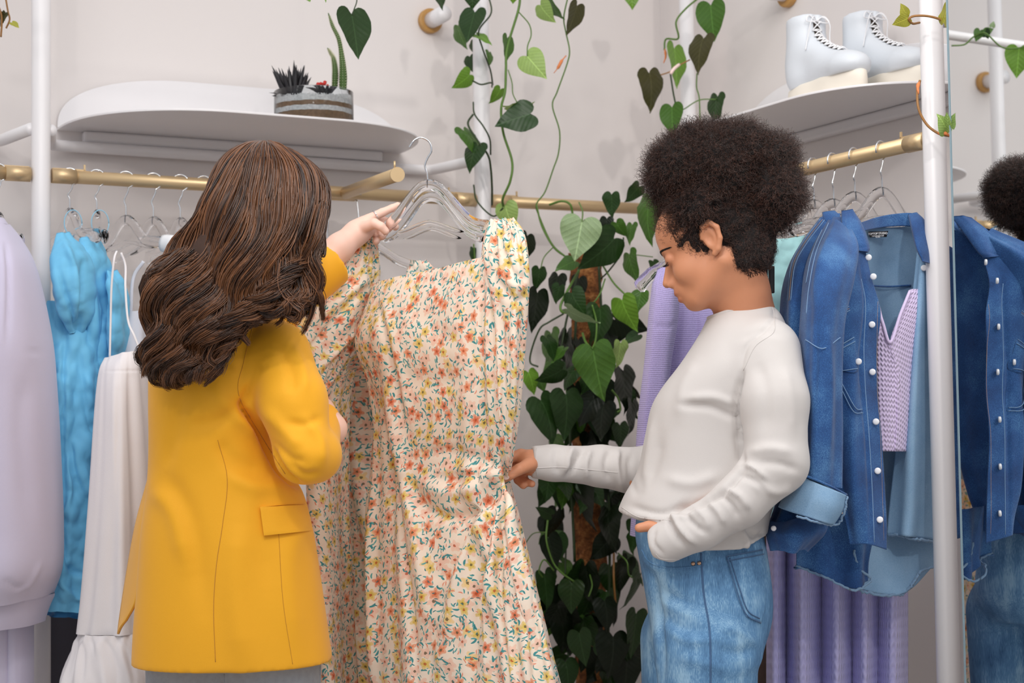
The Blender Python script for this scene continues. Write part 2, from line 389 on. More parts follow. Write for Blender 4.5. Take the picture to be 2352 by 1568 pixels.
# white U shaped brace pipes behind the poles at shelf height
def pipe(name, pts, label, r=.014, cat='pipe'):
    q = []
    pts = [np.asarray(p, float) for p in pts]
    for i, p in enumerate(pts):
        if i in (0, len(pts) - 1): q.append(p)
        else:
            a = p + unit(pts[i - 1] - p) * .03; b = p + unit(pts[i + 1] - p) * .03
            for s in np.linspace(0, 1, 7): q.append((1 - s) ** 2 * a + 2 * s * (1 - s) * p + s * s * b)
    return tag(obj(name, *tube(q, r, 16), M['white_metal'], loc=pts[0]), label, cat)
zb = 1.895; bk = -nL * .20
def at(p, z): q = np.array(p, float); q[2] = z; return q
pipe('brace_pipe', [at(pL + dL * .022, zb), at(pL + dL * .06, zb) + bk, at(pC - dL * .06, zb) + bk, at(pC - dL * .022, zb)], 'white brace pipe bent behind the plant shelf')
pipe('brace_pipe', [at(pL - dL * .022, zb), at(pL - dL * .06, zb) + bk, at(pL - dL * 1.3, zb) + bk], 'white brace pipe left of the left pole at shelf height')
pipe('brace_pipe', [at(pR, zb + .11) - nR * .022, at(pR, zb + .11) - nR * .2 + dR * .15, at(pR, zb + .11) - nR * .2 + dR * .5], 'white brace pipe behind the boot shelf, right of the thick pole')
# shelves: plate with rounded front corners, rear upstand
def shelf(c0, d, n, L, dep, z, label, th=.006, rr=.27, rear=.14, ratio=1.0):
    """c0: left rear corner on the wall"""
    t = thing('wall_shelf', label, 'shelf', (*(c0 + d * L / 2)[:2], z)); out = []
    r = min(rr, L / 2, )
    for a in np.linspace(math.pi, math.pi / 2, 26): out.append((r + r * math.cos(a), dep * ratio * (math.sin(a) ** .8)))
    for a in np.linspace(math.pi / 2, 0, 26): out.append((L - r + r * math.cos(a), dep * ratio * (math.sin(a) ** .8)))
    V = [np.array([*(c0 + d * u + n * v)[:2], z + s]) for s in (0, th) for u, v in out]; m = len(out)
    F = [tuple(range(m))[::-1], tuple(range(m, 2 * m))] + [(i, (i + 1) % m, m + (i + 1) % m, m + i) for i in range(m)]
    obj('shelf_plate', V, F, M['white_metal'], t, smooth=False, bevel=.0015)
    up = [(u, v / dep * rear) for u, v in out]
    V = [np.array([*(c0 + d * u + n * (s + .0))[:2], z + w + th]) for s in (.004, .010) for u, w in up]
    obj('rear_panel', V, F, M['white_metal'], t, smooth=False, bevel=.0015)
    V = [np.array([*(c0 + d * (.06 + (L - .12) * u) + n * v)[:2], z + w]) for v, w in ((0, 0), (.028, 0), (.028, -.028), (0, -.028)) for u in (0, 1)]
    obj('under_rib', V, [(0, 1, 3, 2), (2, 3, 5, 4), (4, 5, 7, 6), (6, 7, 1, 0), (0, 2, 4, 6), (1, 7, 5, 3)], M['white_metal'], t, smooth=False, bevel=.006)
    return t
s0, s1 = onplane(130, 297, wL, nL), onplane(918, 356, wL, nL); zs = (s0[2] + s1[2]) / 2
print('shelf z', s0[2], s1[2], 'wallD', proj(s0[None])[2], 'corner px', proj(np.array([[CO[0], CO[1], 1.5]])))
sf0 = atz(500, 256, zs); shelf_dep = np.dot(sf0 - wL, nL); print('shelf depth', shelf_dep)
zs1 = zs
shelf(at(s0, 0), dL, nL, np.linalg.norm((s1 - s0)[:2]), min(shelf_dep, .40), zs, 'long white shelf on the left wall holding the succulent bowl', rr=.33)
s2, s3 = onplane(1712, 336, wR, nR), onplane(2250, 210, wR, nR); zs2 = s2[2] * .6 + s3[2] * .4
sf = atz(1900, 203, zs2); print('boot shelf', s2[2], s3[2], np.dot(sf - wR, nR))
shd2 = min(abs(np.dot(sf - wR, nR)), .45)
shelf(at(s2, 0), dR, nR, np.linalg.norm((s3 - s2)[:2]), shd2, zs2, 'white shelf on the right wall holding the white boots', rr=.3)
# pegs
def peg(c, n, label, R=.034, r=.022, L=.10):
    t = thing('wall_peg', label, 'peg', c)
    obj('wooden_disc', *tube([c, c + n * .018], R, 36), M['wood'], t, smooth=False, bevel=.003)
    obj('peg_tube', *tube([c + n * .018, c + n * L], r, 28), M['white_metal'], t, smooth=True)
peg(onplane(985, 50, wL, nL), nL, 'wooden disc wall peg above the shelf, half hidden by white tube')
peg(onplane(1815, -14, wR, nR), nR, 'wooden wall peg above the white boots', .036)
def monplane(px, py, p0, n):   # where the view ray lands on a plane after the mirror
    r = ray(px, py); s = (MC - CAM @ mn) / (r @ mn); q = CAM + r * s; rr = r - 2 * (r @ mn) * mn
    return q + rr * (np.dot(p0 - q, n) / np.dot(rr, n))
pm = monplane(2258, 190, wL, nL); print('mirror peg', pm, proj(pm[None]))
peg(pm, nL, 'wooden wall peg left of the frame, seen in the mirror', .034)
# ------------------------------------------------------------------ people
def skin(name, c, rough=.5):
    t = NT(name, rough); at_ = t.n('ShaderNodeAttribute', attribute_name='tint'); v = t.coord()
    base = t.mix(t.noise(v, 35, 3), tuple(q * .94 for q in lin(c)), tuple(min(1, q * 1.05) for q in lin(c)))
    t.set(Base_Color=t.mix(1.0, base, at_.outputs[0], 'MULTIPLY')); t.bump(t.noise(v, 700, 2), .12, .0006)
    t.b.inputs['Subsurface Weight'].default_value = .12; t.b.inputs['Subsurface Radius'].default_value = (.012, .005, .003); return t.m
M['skin_brown'] = skin('skin_brown', (205, 140, 104)); M['skin_fair'] = skin('skin_fair', (238, 196, 178))
M['lash'] = plain('lash_hair', (22, 14, 12), .7)
M['nail'] = plain('nail_polish', (244, 214, 206), .18)
def multitube(S, R, n=3):
    """S strands x K x 3, R strands x K -> one mesh"""
    S = np.asarray(S); ns, K, _ = S.shape; T = np.gradient(S, axis=1); T /= np.linalg.norm(T, axis=2)[..., None] + 1e-9
    ref = np.tile(np.array([.3, -.8, .25]), (ns, K, 1)); B = np.cross(T, ref); B /= np.linalg.norm(B, axis=2)[..., None] + 1e-9; Nn = np.cross(B, T)
    a = np.arange(n) * 2 * math.pi / n if n > 2 else np.array([0, math.pi])
    V = S[:, :, None] + R[:, :, None, None] * (np.cos(a)[:, None] * B[:, :, None] + np.sin(a)[:, None] * Nn[:, :, None])
    i = np.arange(K - 1)[:, None]; j = np.arange(n if n > 2 else 1)[None]; j2 = (j + 1) % n
    q = np.stack([i * n + j, i * n + j2, (i + 1) * n + j2, (i + 1) * n + j], -1).reshape(-1, 4)
    F = (q[None] + (np.arange(ns) * K * n)[:, None, None]).reshape(-1, 4); return V.reshape(-1, 3), F
class Head:
    def __init__(s, O, fwd, roll=0.0, h=.0024, scale=1.0):
        s.O = np.asarray(O, float); f = unit(fwd); l = unit(np.cross(UP, f)); u = np.cross(f, l)
        if roll: l, u = l * math.cos(roll) + u * math.sin(roll), u * math.cos(roll) - l * math.sin(roll)
        s.R = np.stack([f, l, u], 1) * scale; s.h = h; s.sc = scale
    def w(s, p): return s.O + np.asarray(p, float) @ s.R.T
    def build(s, neck_to, rneck=.052):
        """neck_to: world point at the base of the neck"""
        n2 = np.linalg.inv(s.R) @ (np.asarray(neck_to) - s.O); lo = np.array([-.125, -.1, -.135]); hi = np.array([.135, .1, .135])
        lo = np.minimum(lo, n2 - .085); hi = np.maximum(hi, n2 + .085)
        F = Field(lo, hi, s.h)
        F.ell((-.014, 0, .036), (.098, .076, .082), k=.01); F.ell((.030, 0, .040), (.062, .064, .050), k=.03)
        F.ell((.028, 0, -.030), (.060, .058, .076), k=.02)
        for y in (-1, 1):
            F.cone((-.012, y * .050, -.045), (.060, y * .022, -.086), .017, .017, .02)
            F.ell((.052, y * .034, -.032), (.030, .024, .026), k=.018)
        F.ell((.072, 0, -.090), (.019, .021, .015), k=.018)
        F.ell((.070, 0, -.066), (.024, .030, .024), k=.016)
        F.cone((.079, -.026, .018), (.079, .026, .018), .0105, .0105, .016)
        n0 = np.array([-.028, 0, -.045]); F.cone(n0, n2 * .55 + n0 * .45, .052, rneck, .022); F.cone(n2 * .55 + n0 * .45, n2, rneck, rneck * 1.12, .01)
        F.cone((.01, 0, -.062), n2 * .5 + n0 * .5 + np.array([.016, 0, 0]), .03, .03, .03)
        for y in (-1, 1):
            F.ell((.100, y * .032, .001), (.014, .016, .010), k=.012, mode='-')
            F.ell((.0775, y * .0305, .000), (.0125, .0145, .0115), k=.004)
        F.cone((.074, 0, .006), (.084, 0, -.034), .013, .016, .010); F.cone((.086, 0, .004), (.1085, 0, -.034), .0062, .0088, .010); F.ell((.082, 0, -.056), (.019, .026, .018), k=.012)
        for y in (-1, 1):
            F.ell((.0985, y * .0105, -.040), (.0105, .0068, .0072), k=.006); F.ell((.101, y * .0065, -.0495), (.004, .003, .0025), k=.002, mode='-')
        F.ell((.0925, 0, -.0605), (.0115, .0215, .0062), k=.004); F.ell((.0900, 0, -.0738), (.0118, .0190, .0072), k=.004)
        F.cone((.1045, -.014, -.0670), (.1045, .014, -.0670), .0014, .0012, .002, '-')
        F.ell((.094, 0, -.0525), (.006, .0035, .007), k=.004, mode='-')
        for y in (-1, 1):   # ear: rim, lobe and bowl
            c = [(.004, .074, .004), (-.006, .081, .022), (-.021, .084, .025), (-.031, .083, .010), (-.028, .080, -.010), (-.017, .076, -.026), (-.007, .073, -.031)]
            c = [(p[0], y * p[1], p[2]) for p in c]
            F.ell((-.014, y * .0745, -.001), (.017, .006, .027), k=.006)
            F.chain(c, [.0038, .0046, .005, .005, .005, .0058, .0055], .003)
            F.ell((-.009, y * .0815, -.004), (.0085, .0055, .0125), k=.003, mode='-')
        V, Q = F.mesh(1); tint = np.ones((len(V), 3))
        lip = np.maximum(np.exp(-(((V[:, 1]) / .0205) ** 4 + ((V[:, 2] + .0605) / .0052) ** 4)), np.exp(-((V[:, 1] / .018) ** 4 + ((V[:, 2] + .0735) / .0062) ** 4))) * (V[:, 0] > .084)
        tint *= 1 - lip[:, None] * np.array([.16, .42, .38]); ex = np.exp(-((np.abs(V[:, 1]) - .031) / .018) ** 2 - ((V[:, 2] - .003) / .014) ** 2) * (V[:, 0] > .05)
        tint *= 1 - ex[:, None] * np.array([.10, .16, .16])
        s.V = s.w(V); s.Q = Q; s.tint = tint; s.loc = V; return s.V, s.Q, tint
    def features(s, parent, brow=True):
        g = G()
        for y in (-1, 1):
            a = np.linspace(-1, 1, 15); lid = np.array([(.0775 + .0128 * math.sqrt(max(0, 1 - (u * .8) ** 2)), y * .0305 + u * .0128, -.0052 - .0012 * (1 - u * u)) for u in a])
            g.tube(s.w(lid), .0009, 5)
            for u in np.linspace(-.9, .9, 17):
                b = np.array([.0775 + .0128 * math.sqrt(max(0, 1 - (u * .8) ** 2)), y * .0305 + u * .0128, -.0054]); g.tube(s.w([b, b + (.004, u * .0015, -.0022), b + (.0085, u * .003, -.0015)]), [.0004, .0003, .0001], 3)
        o = obj('eyelashes', *g.get(), M['lash'], parent)
        fb = bvh_of(s.loc, s.Q)
        for y in (-1, 1):
            S = []
            for i in range(240):
                u = random.random(); yy = .013 + u * .036; z = .0165 + .007 * math.sin(u * 2.2) - .005 * u + random.uniform(-1, 1) * .0024 * (1 - .6 * u); x = .0898 - .028 * u ** 2.0
                h_ = fb.ray_cast(Vector((.15, y * yy, z)), Vector((-1, 0, 0))); p = np.array([(h_[0][0] if h_[0] else x) + .0004, y * yy, z]); x2 = fb.ray_cast(Vector((.15, y * (yy + .006), z)), Vector((-1, 0, 0))); dx_ = (x2[0][0] + .0006 - p[0]) if x2[0] else 0; S.append([p, p + (.0006 + dx_ * .5, y * .003, .0014 * (1 - u)), p + (dx_, y * .006, .001 * (1 - 2 * u))])
            V, F = multitube(s.w(np.array(S)), np.tile([.00045, .0004, .00015], (len(S), 1))); obj('eyebrow', V, F, M['lash'], parent)
def joinmesh(L):
    V = []; F = []; T = []; n = 0
    for v, q, t in L:
        V.append(v); F.append(np.asarray(q) + n); T.append(np.ones((len(v), 3)) if t is None else t); n += len(v)
    return np.vstack(V), np.vstack(F), np.vstack(T)
def chainpx(F, L, k=.004):
    """L: list of (px,py,D,r)"""
    p = PA([q[:3] for q in L]); return F.chain(p, [q[3] for q in L], k)
def fit(L, pad=.04):
    p = np.array([P(*q[:3]) for q in L]); r = max(q[3] for q in L); return p.min(0) - r - pad, p.max(0) + r + pad
def row(py, xl, xr, D, b):
    c = P((xl + xr) / 2, py, D); return (c[2], c[0], c[1], (xr - xl) / 2 * D / FPX, b)
# ---------------- woman in the yellow blazer
HC = P(628, 480, 3.045)
w1 = thing('person', 'woman with long wavy brown hair in yellow blazer, back turned, holding the hanger', 'person', (P(560, 900, 3.05)[0], P(560, 900, 3.05)[1], 0))
h1 = Head(HC, (.62, .76, -.22), h=.0032); hv, hq, ht = h1.build(P(560, 690, 3.08), .05)
body = Field(P(250, 1200, 3.05) * [1, 1, 0] + [-.05, -.32, -.02], P(800, 600, 3.05) * [1, 1, 0] + [.1, .3, 1.55], .011)
def leg(F, hip, knee, ank, r=(.070, .052, .040), toe=(.12, .06), k=.02):
    F.chain([hip, knee, ank], r, k); 
b = body
b.stack([row(720, 440, 640, 3.07, .07), row(800, 400, 655, 3.07, .09), row(1000, 410, 600, 3.07, .085), row(1150, 400, 640, 3.07, .10), row(1350, 370, 690, 3.07, .11)], .02)
hipL, hipR = P(465, 1350, 3.1), P(610, 1350, 3.07)
for hp, dx in ((hipL, -.01), (hipR, .01)):
    kn = np.array([hp[0] + dx, hp[1] - .01, .46]); an = np.array([hp[0] + dx, hp[1] + .02, .09]); leg(b, hp, kn, an)
    b.cone(an + [0, 0, -.05], an + [.06, .12, -.06], .034, .028, .02)
shR, elR, wrR = P(640, 800, 3.02), P(700, 1030, 2.93), P(735, 950, 3.12)
shL, elL, wrL = P(520, 790, 3.2), P(655, 690, 3.27), P(812, 541, 3.33)
b.chain([shR, elR], [.045, .038], .02); b.chain([shL, elL, P(745, 605, 3.3)], [.045, .036, .03], .02)
bv, bq = b.mesh(1)
# left hand on the hanger, fine grid: forearm, palm, thumb and four fingers
def hand_mesh(arm, fingers, h=.0022, palm=()):
    alls = list(arm) + [q for f in fingers for q in f]; lo, hi = fit(alls, .012); F = Field(lo, hi, h)
    chainpx(F, arm, .012)
    for a, b_ in palm: F.cone(P(*a[:3]), P(*b_[:3]), a[3], b_[3], .008)
    for f in fingers:
        FF = Field(lo, hi, h); chainpx(FF, f, .0025); k = .0035; A, B = F.F, FF.F; hh = np.clip(.5 + .5 * (A - B) / k, 0, 1); F.F = A * (1 - hh) + B * hh - k * hh * (1 - hh)
    V, Q = F.mesh(1); return V, Q, None
L1h = hand_mesh([(735, 612, 3.29, .031), (780, 568, 3.31, .028), (818, 536, 3.33, .0245), (838, 522, 3.335, .023)],
    [[(846, 503, 3.335, .0105), (878, 488, 3.345, .0090), (900, 478, 3.350, .0078), (914, 471, 3.352, .0066)],
     [(836, 522, 3.315, .0125), (860, 513, 3.300, .0105), (875, 520, 3.296, .0092), (886, 531, 3.298, .0078)],
     [(850, 510, 3.350, .0105), (880, 507, 3.372, .0092), (900, 512, 3.366, .0088), (908, 521, 3.348, .0080)],
     [(848, 517, 3.352, .0105), (868, 522, 3.374, .0090), (882, 534, 3.366, .0086), (878, 543, 3.345, .0080)],
     [(842, 524, 3.350, .0098), (858, 532, 3.366, .0082), (868, 546, 3.360, .0078), (864, 555, 3.343, .0072)]],
    palm=(((824, 530, 3.335, .022), (850, 510, 3.345, .0165)), ((830, 532, 3.34, .02), (850, 522, 3.352, .014))))
R1h = hand_mesh([(760, 985, 3.08, .032), (738, 945, 3.14, .025), (728, 925, 3.17, .023)],
    [[(722, 912, 3.18, .010), (704, 900, 3.20, .009), (690, 905, 3.22, .0075)], [(722, 905, 3.19, .010), (706, 890, 3.22, .009), (694, 890, 3.24, .0075)],
     [(726, 900, 3.20, .010), (712, 884, 3.235, .009), (700, 880, 3.25, .0075)], [(732, 898, 3.205, .009), (722, 880, 3.24, .0078), (712, 872, 3.25, .007)],
     [(714, 925, 3.16, .012), (702, 915, 3.175, .010), (694, 912, 3.19, .008)]], h=.003, palm=(((728, 925, 3.17, .022), (724, 906, 3.195, .018)),))
V, Q, T = joinmesh([(hv, hq, ht), (bv, bq, None), L1h, R1h])
obj('body', V, Q, M['skin_fair'], w1, col=T); h1.features(w1)
nb = bvh_of(*L1h[:2])
def nail(parent, bv, c, r=6, lbl='pale pink fingernail'):
    q = []
    for a in np.linspace(0, 2 * math.pi, 12, endpoint=False):
        d = drape(bv, [(c[0] + r * math.cos(a), c[1] + r * .7 * math.sin(a))] * 2, 2, .0006)
        if d: q.append(d[0])
    if len(q) > 8:
        cc = np.mean(q, 0) + unit(CAM - np.mean(q, 0)) * .0007; o = obj('fingernail', np.vstack([q, cc]), [(i, (i + 1) % len(q), len(q)) for i in range(len(q))], M['nail'], parent)
for c, r in (((905, 521), 4), ((870, 541), 4)): nail(w1, nb, c, r)
rp = drape(nb, [(860, 492)] * 2, 2, 0)
rc = P(862, 496, 3.339); ax = unit(P(878, 488, 3.345) - P(846, 503, 3.335)); n1 = unit(np.cross(ax, UP)); n2 = np.cross(ax, n1)
obj('finger_ring', *tube([rc + .0112 * (math.cos(a) * n1 + math.sin(a) * n2) for a in np.linspace(0, 2 * math.pi, 33)], .0011, 6), M['chrome'], w1)
# blazer
M['blazer'] = cloth('yellow_wool', (244, 174, 18), .72, .25, 900, .03, .15); M['blazer_lining'] = cloth('blazer_lining', (214, 190, 170), .6)
M['blazer_seam'] = cloth('blazer_seam', (196, 132, 18), .8)
F = Field(P(240, 1600, 3.05) * [1, 1, 0] + [-.03, -.30, .66], P(800, 600, 3.05) * [1, 1, 0] + [.12, .36, 1.66], .0052)
rows = [row(715, 470, 625, 3.07, .055), row(745, 425, 665, 3.06, .075), row(790, 362, 692, 3.05, .10), row(850, 347, 690, 3.05, .120), row(920, 346, 655, 3.05, .128), row(1000, 347, 628, 3.05, .125),
        row(1070, 345, 650, 3.05, .122), row(1130, 340, 692, 3.05, .126), row(1220, 328, 717, 3.05, .135), row(1330, 320, 735, 3.05, .142), row(1450, 311, 752, 3.05, .148), row(1560, 306, 768, 3.05, .15), row(1640, 304, 775, 3.05, .15)]
F.stack(rows, .01, 2.3)
F.chain([P(640, 812, 3.0), P(672, 920, 2.95), P(700, 1042, 2.93)], [.060, .060, .052], .022)
F.chain([P(700, 1042, 2.93), P(722, 1045, 2.95), P(742, 965, 3.10)], [.053, .047, .034], .016)
F.chain([P(520, 780, 3.16), P(640, 700, 3.24), P(758, 605, 3.29)], [.062, .056, .050], .02)
cf = unit(P(800, 560, 3.33) - P(735, 618, 3.29)); pc = P(754, 596, 3.293)
x, y, z = F.ax[0][:, None, None], F.ax[1][None, :, None], F.ax[2][None, None, :]
cut = (x - pc[0]) * cf[0] + (y - pc[1]) * cf[1] + (z - pc[2]) * cf[2]
F.F = np.where((z > pc[2] - .09) & (x > pc[0] - .1), np.maximum(F.F, cut.astype(np.float32)), F.F)
hz = P(560, 1545, 2.905)[2]; F.cutplane((0, 0, hz), (0, 0, -1))
V, Q = F.mesh(1); N = vnormals(V, Q)
st = [([(552, 925), (600, 1000), (650, 1085), (692, 1118)], 7, -.016), ([(575, 880), (556, 935), (570, 960)], 9, -.006), ([(600, 935), (655, 990), (690, 1030)], 16, .005), ([(620, 1010), (665, 1050), (700, 1062)], 10, -.004),
      ([(640, 800), (668, 850), (672, 905)], 12, -.004), ([(672, 790), (697, 850), (702, 900)], 10, .003), ([(555, 930), (500, 965), (430, 975)], 16, -.004), ([(480, 885), (540, 950), (600, 1010)], 18, .005),
      ([(500, 1010), (540, 1060), (610, 1080)], 20, -.004), ([(520, 1090), (590, 1120), (660, 1110)], 18, .004), ([(352, 1120), (400, 1180), (430, 1300)], 22, .005), ([(372, 1080), (440, 1200), (470, 1400)], 24, -.004),
      ([(620, 1095), (600, 1200), (620, 1350)], 26, -.003), ([(700, 960), (735, 1010), (740, 1070)], 12, .004), ([(660, 1060), (700, 1090), (735, 1085)], 9, -.004), ([(420, 900), (400, 1000), (380, 1080)], 18, -.003),
      ([(590, 745), (560, 800), (552, 880)], 12, -.002), ([(690, 1195), (660, 1300), (680, 1500)], 26, .004), ([(550, 1200), (540, 1350), (560, 1540)], 30, .005), ([(735, 960), (700, 975), (660, 970)], 9, -.003)]
st = [(a_, b_, c_ * 1.5) for a_, b_, c_ in st]; V = sag_strokes(V, N, st)
blz = obj('blazer', V, Q, M['blazer'], w1); bb = bvh_of(V, Q)
jointube('seam_back', bb, [[(500, 1010), (522, 1100), (512, 1200), (497, 1300), (491, 1400), (495, 1520)]], .0008, M['blazer_seam'], blz, 60, -.0002)
jointube('seam_sleeve', bb, [[(586, 730), (560, 830), (548, 905), (600, 1000), (655, 1088)]], .0008, M['blazer_seam'], blz, 50, -.0002)
jointube('seam_side', bb, [[(640, 1225), (650, 1380), (672, 1525)]], .0007, M['blazer_seam'], blz, 40, -.0002)
# pocket flap lying on the hip
def flap(name, corners, bv, mat, parent, th=.004, nu=14, nv=8, lift=.003, round_=0):
    a, b_, c, d = [np.array(q, float) for q in corners]; V = []; ok = True
    for s in (0, 1):
        for j in range(nv):
            for i in range(nu):
                u, v = i / (nu - 1), j / (nv - 1); q = (a * (1 - u) + b_ * u) * (1 - v) + (d * (1 - u) + c * u) * v
                r = drape(bv, [q] * 2, 2, lift + th * s)
                V.append(r[0] if r else (V[-1] if V else P(q[0], q[1], 2.95)))
    g = gridfaces(nv, nu); n = nv * nu; F = [tuple(f) for f in g + n] + [tuple(f[::-1]) for f in g]
    ed = [i for i in range(nu)] + [j * nu + nu - 1 for j in range(1, nv)] + [(nv - 1) * nu + i for i in range(nu - 2, -1, -1)] + [j * nu for j in range(nv - 2, 0, -1)]
    F += [(ed[i], ed[(i + 1) % len(ed)], ed[(i + 1) % len(ed)] + n, ed[i] + n) for i in range(len(ed))]
    return obj(name, V, F, mat, parent, bevel=.001)
flap('pocket_flap', [(597, 1164), (715, 1158), (719, 1218), (606, 1230)], bb, M['blazer'], blz, .005)
jointube('pocket_edge', bb, [[(600, 1164), (655, 1158), (700, 1157)]], .0014, M['blazer'], blz, 20, .0005)
# the front panel swinging out on the left, with its lining
fr = [[(352, 1090, 3.06), (347, 1092, 3.08), (342, 1095, 3.10)], [(338, 1200, 3.02), (322, 1200, 3.06), (312, 1205, 3.12)], [(322, 1320, 3.0), (305, 1320, 3.06), (290, 1325, 3.14)], [(314, 1378, 3.0), (292, 1400, 3.06), (276, 1415, 3.15)], [(290, 1425, 3.05), (278, 1440, 3.08), (271, 1456, 3.13)]]
Vg = crgrid([PA(r) for r in fr], 40, 10); obj('front_panel', Vg.reshape(-1, 3), gridfaces(40, 10), M['blazer'], blz, solid=.004)
fr2 = [[(q[0] + 1.5, q[1], q[2] + .012) for q in r] for r in fr]; Vg = crgrid([PA(r) for r in fr2], 40, 10); obj('panel_lining', Vg.reshape(-1, 3), gridfaces(40, 10), M['blazer_lining'], blz, solid=.003)
# collar peeping at the nape
obj('collar', *tube(PA([(470, 735, 3.0), (510, 712, 2.98), (560, 700, 2.985), (610, 700, 3.02), (640, 715, 3.07)]), [.012, .017, .018, .016, .012], 12, flat=((0, 0, 1), .4)), M['blazer'], blz)
# grey jeans below
M['grey_denim'] = cloth('grey_denim', (150, 156, 164), .9, .4, 900, .18, .1, nsc=90)
F = Field((hipL[0] - .16, hipL[1] - .22, .07), (hipR[0] + .16, hipR[1] + .2, hz + .13), .008)
for hp, dx in ((hipL, -.012), (hipR, .012)):
    F.chain([np.array([hp[0], hp[1] - .01, hz + .0]), np.array([hp[0] + dx, hp[1] - .02, .46]), np.array([hp[0] + dx, hp[1], .10])], [.106, .088, .082], .02)
F.cutplane((0, 0, .10), (0, 0, -1)); V, Q = F.mesh(1); je = obj('jeans', V, Q, M['grey_denim'], w1); jb = bvh_of(V, Q)
jointube('side_seam', jb, [[(515, 1548), (512, 1640)], [(735, 1530), (733, 1640)]], .0012, M['grey_denim'], je, 12)
M['shoe'] = plain('shoe_leather', (60, 50, 46), .4)
def shoe(parent, an, fwd, mat='shoe'):
    f = unit(np.array([fwd[0], fwd[1], 0])); F = Field(np.minimum(an, an + f * .2) - .1, np.maximum(an, an + f * .2) + .1, .006)
    a = np.array([an[0], an[1], .045]) - f * .02; F.cone(a, a + f * .15 + [0, 0, -.008], .044, .036, .02); F.cutplane((0, 0, .001), (0, 0, -1)); F.cutplane((0, 0, .10), (0, 0, 1)); V, Q = F.mesh(1); obj('shoe', V, Q, M[mat], parent)
for hp, dx in ((hipL, -.01), (hipR, .01)): shoe(w1, np.array([hp[0] + dx, hp[1] + .02, 0]), (.5, .86))
# hair: wavy locks following guide lines over the head and down the back
def hairmat(name, c0, c1, rough=.32):
    t = NT(name, rough); a_ = t.n('ShaderNodeAttribute', attribute_name='tint'); t.set(Base_Color=t.mix(a_.outputs[0], lin(c0), lin(c1)))
    t.b.inputs['Specular IOR Level'].default_value = .65; t.b.inputs['Anisotropic'].default_value = .4; return t.m
M['brown_hair'] = hairmat('brown_hair', (38, 20, 12), (134, 86, 52), .26); M['hair_base'] = plain('hair_base', (58, 34, 20), .6)
gd = [[(588, 330), (520, 372), (482, 440), (455, 515), (395, 580), (352, 640), (346, 720), (334, 790), (342, 858)],
      [(596, 328), (545, 370), (508, 450), (480, 540), (428, 618), (380, 690), (368, 775), (356, 840), (380, 890)],
      [(602, 327), (572, 376), (545, 468), (517, 560), (475, 650), (430, 728), (412, 795), (398, 850), (428, 886)],
      [(607, 327), (602, 388), (585, 480), (562, 570), (525, 655), (490, 735), (468, 795), (440, 835), (462, 872)],
      [(612, 327), (637, 388), (630, 480), (610, 566), (585, 645), (560, 705), (532, 755), (505, 805), (497, 862)],
      [(618, 328), (672, 388), (675, 478), (660, 556), (642, 622), (620, 680), (588, 715), (555, 735), (560, 772)],
      [(626, 330), (702, 390), (712, 478), (702, 556), (685, 612), (668, 655), (662, 690), (678, 705), (655, 722)],
      [(636, 334), (724, 402), (745, 475), (733, 545), (712, 600), (722, 648), (702, 682), (688, 700), (700, 725)]]
Dr = [3.015, 2.935, 2.90, 2.885, 2.872, 2.862, 2.858, 2.86, 2.87]
GD = np.array([PA([(x, y, Dr[i] + (.10 if i < 5 else .05) * (abs(2 * j / 7 - 1) ** 2.2)) for i, (x, y) in enumerate(g_)]) for j, g_ in enumerate(gd)])
K = 42; SURF = crgrid(GD, 29, K)      # across (29) x along (42)
SURF = np.array(SURF)
def surf(s_):
    q = np.clip(s_, 0, 1) * (SURF.shape[0] - 1); i = np.minimum(q.astype(int), SURF.shape[0] - 2); f = (q - i)[:, None, None]; return SURF[i] * (1 - f) + SURF[i + 1] * f
tt = np.linspace(0, 1, K); S = []; Rr = []; TT = []
nl = 130
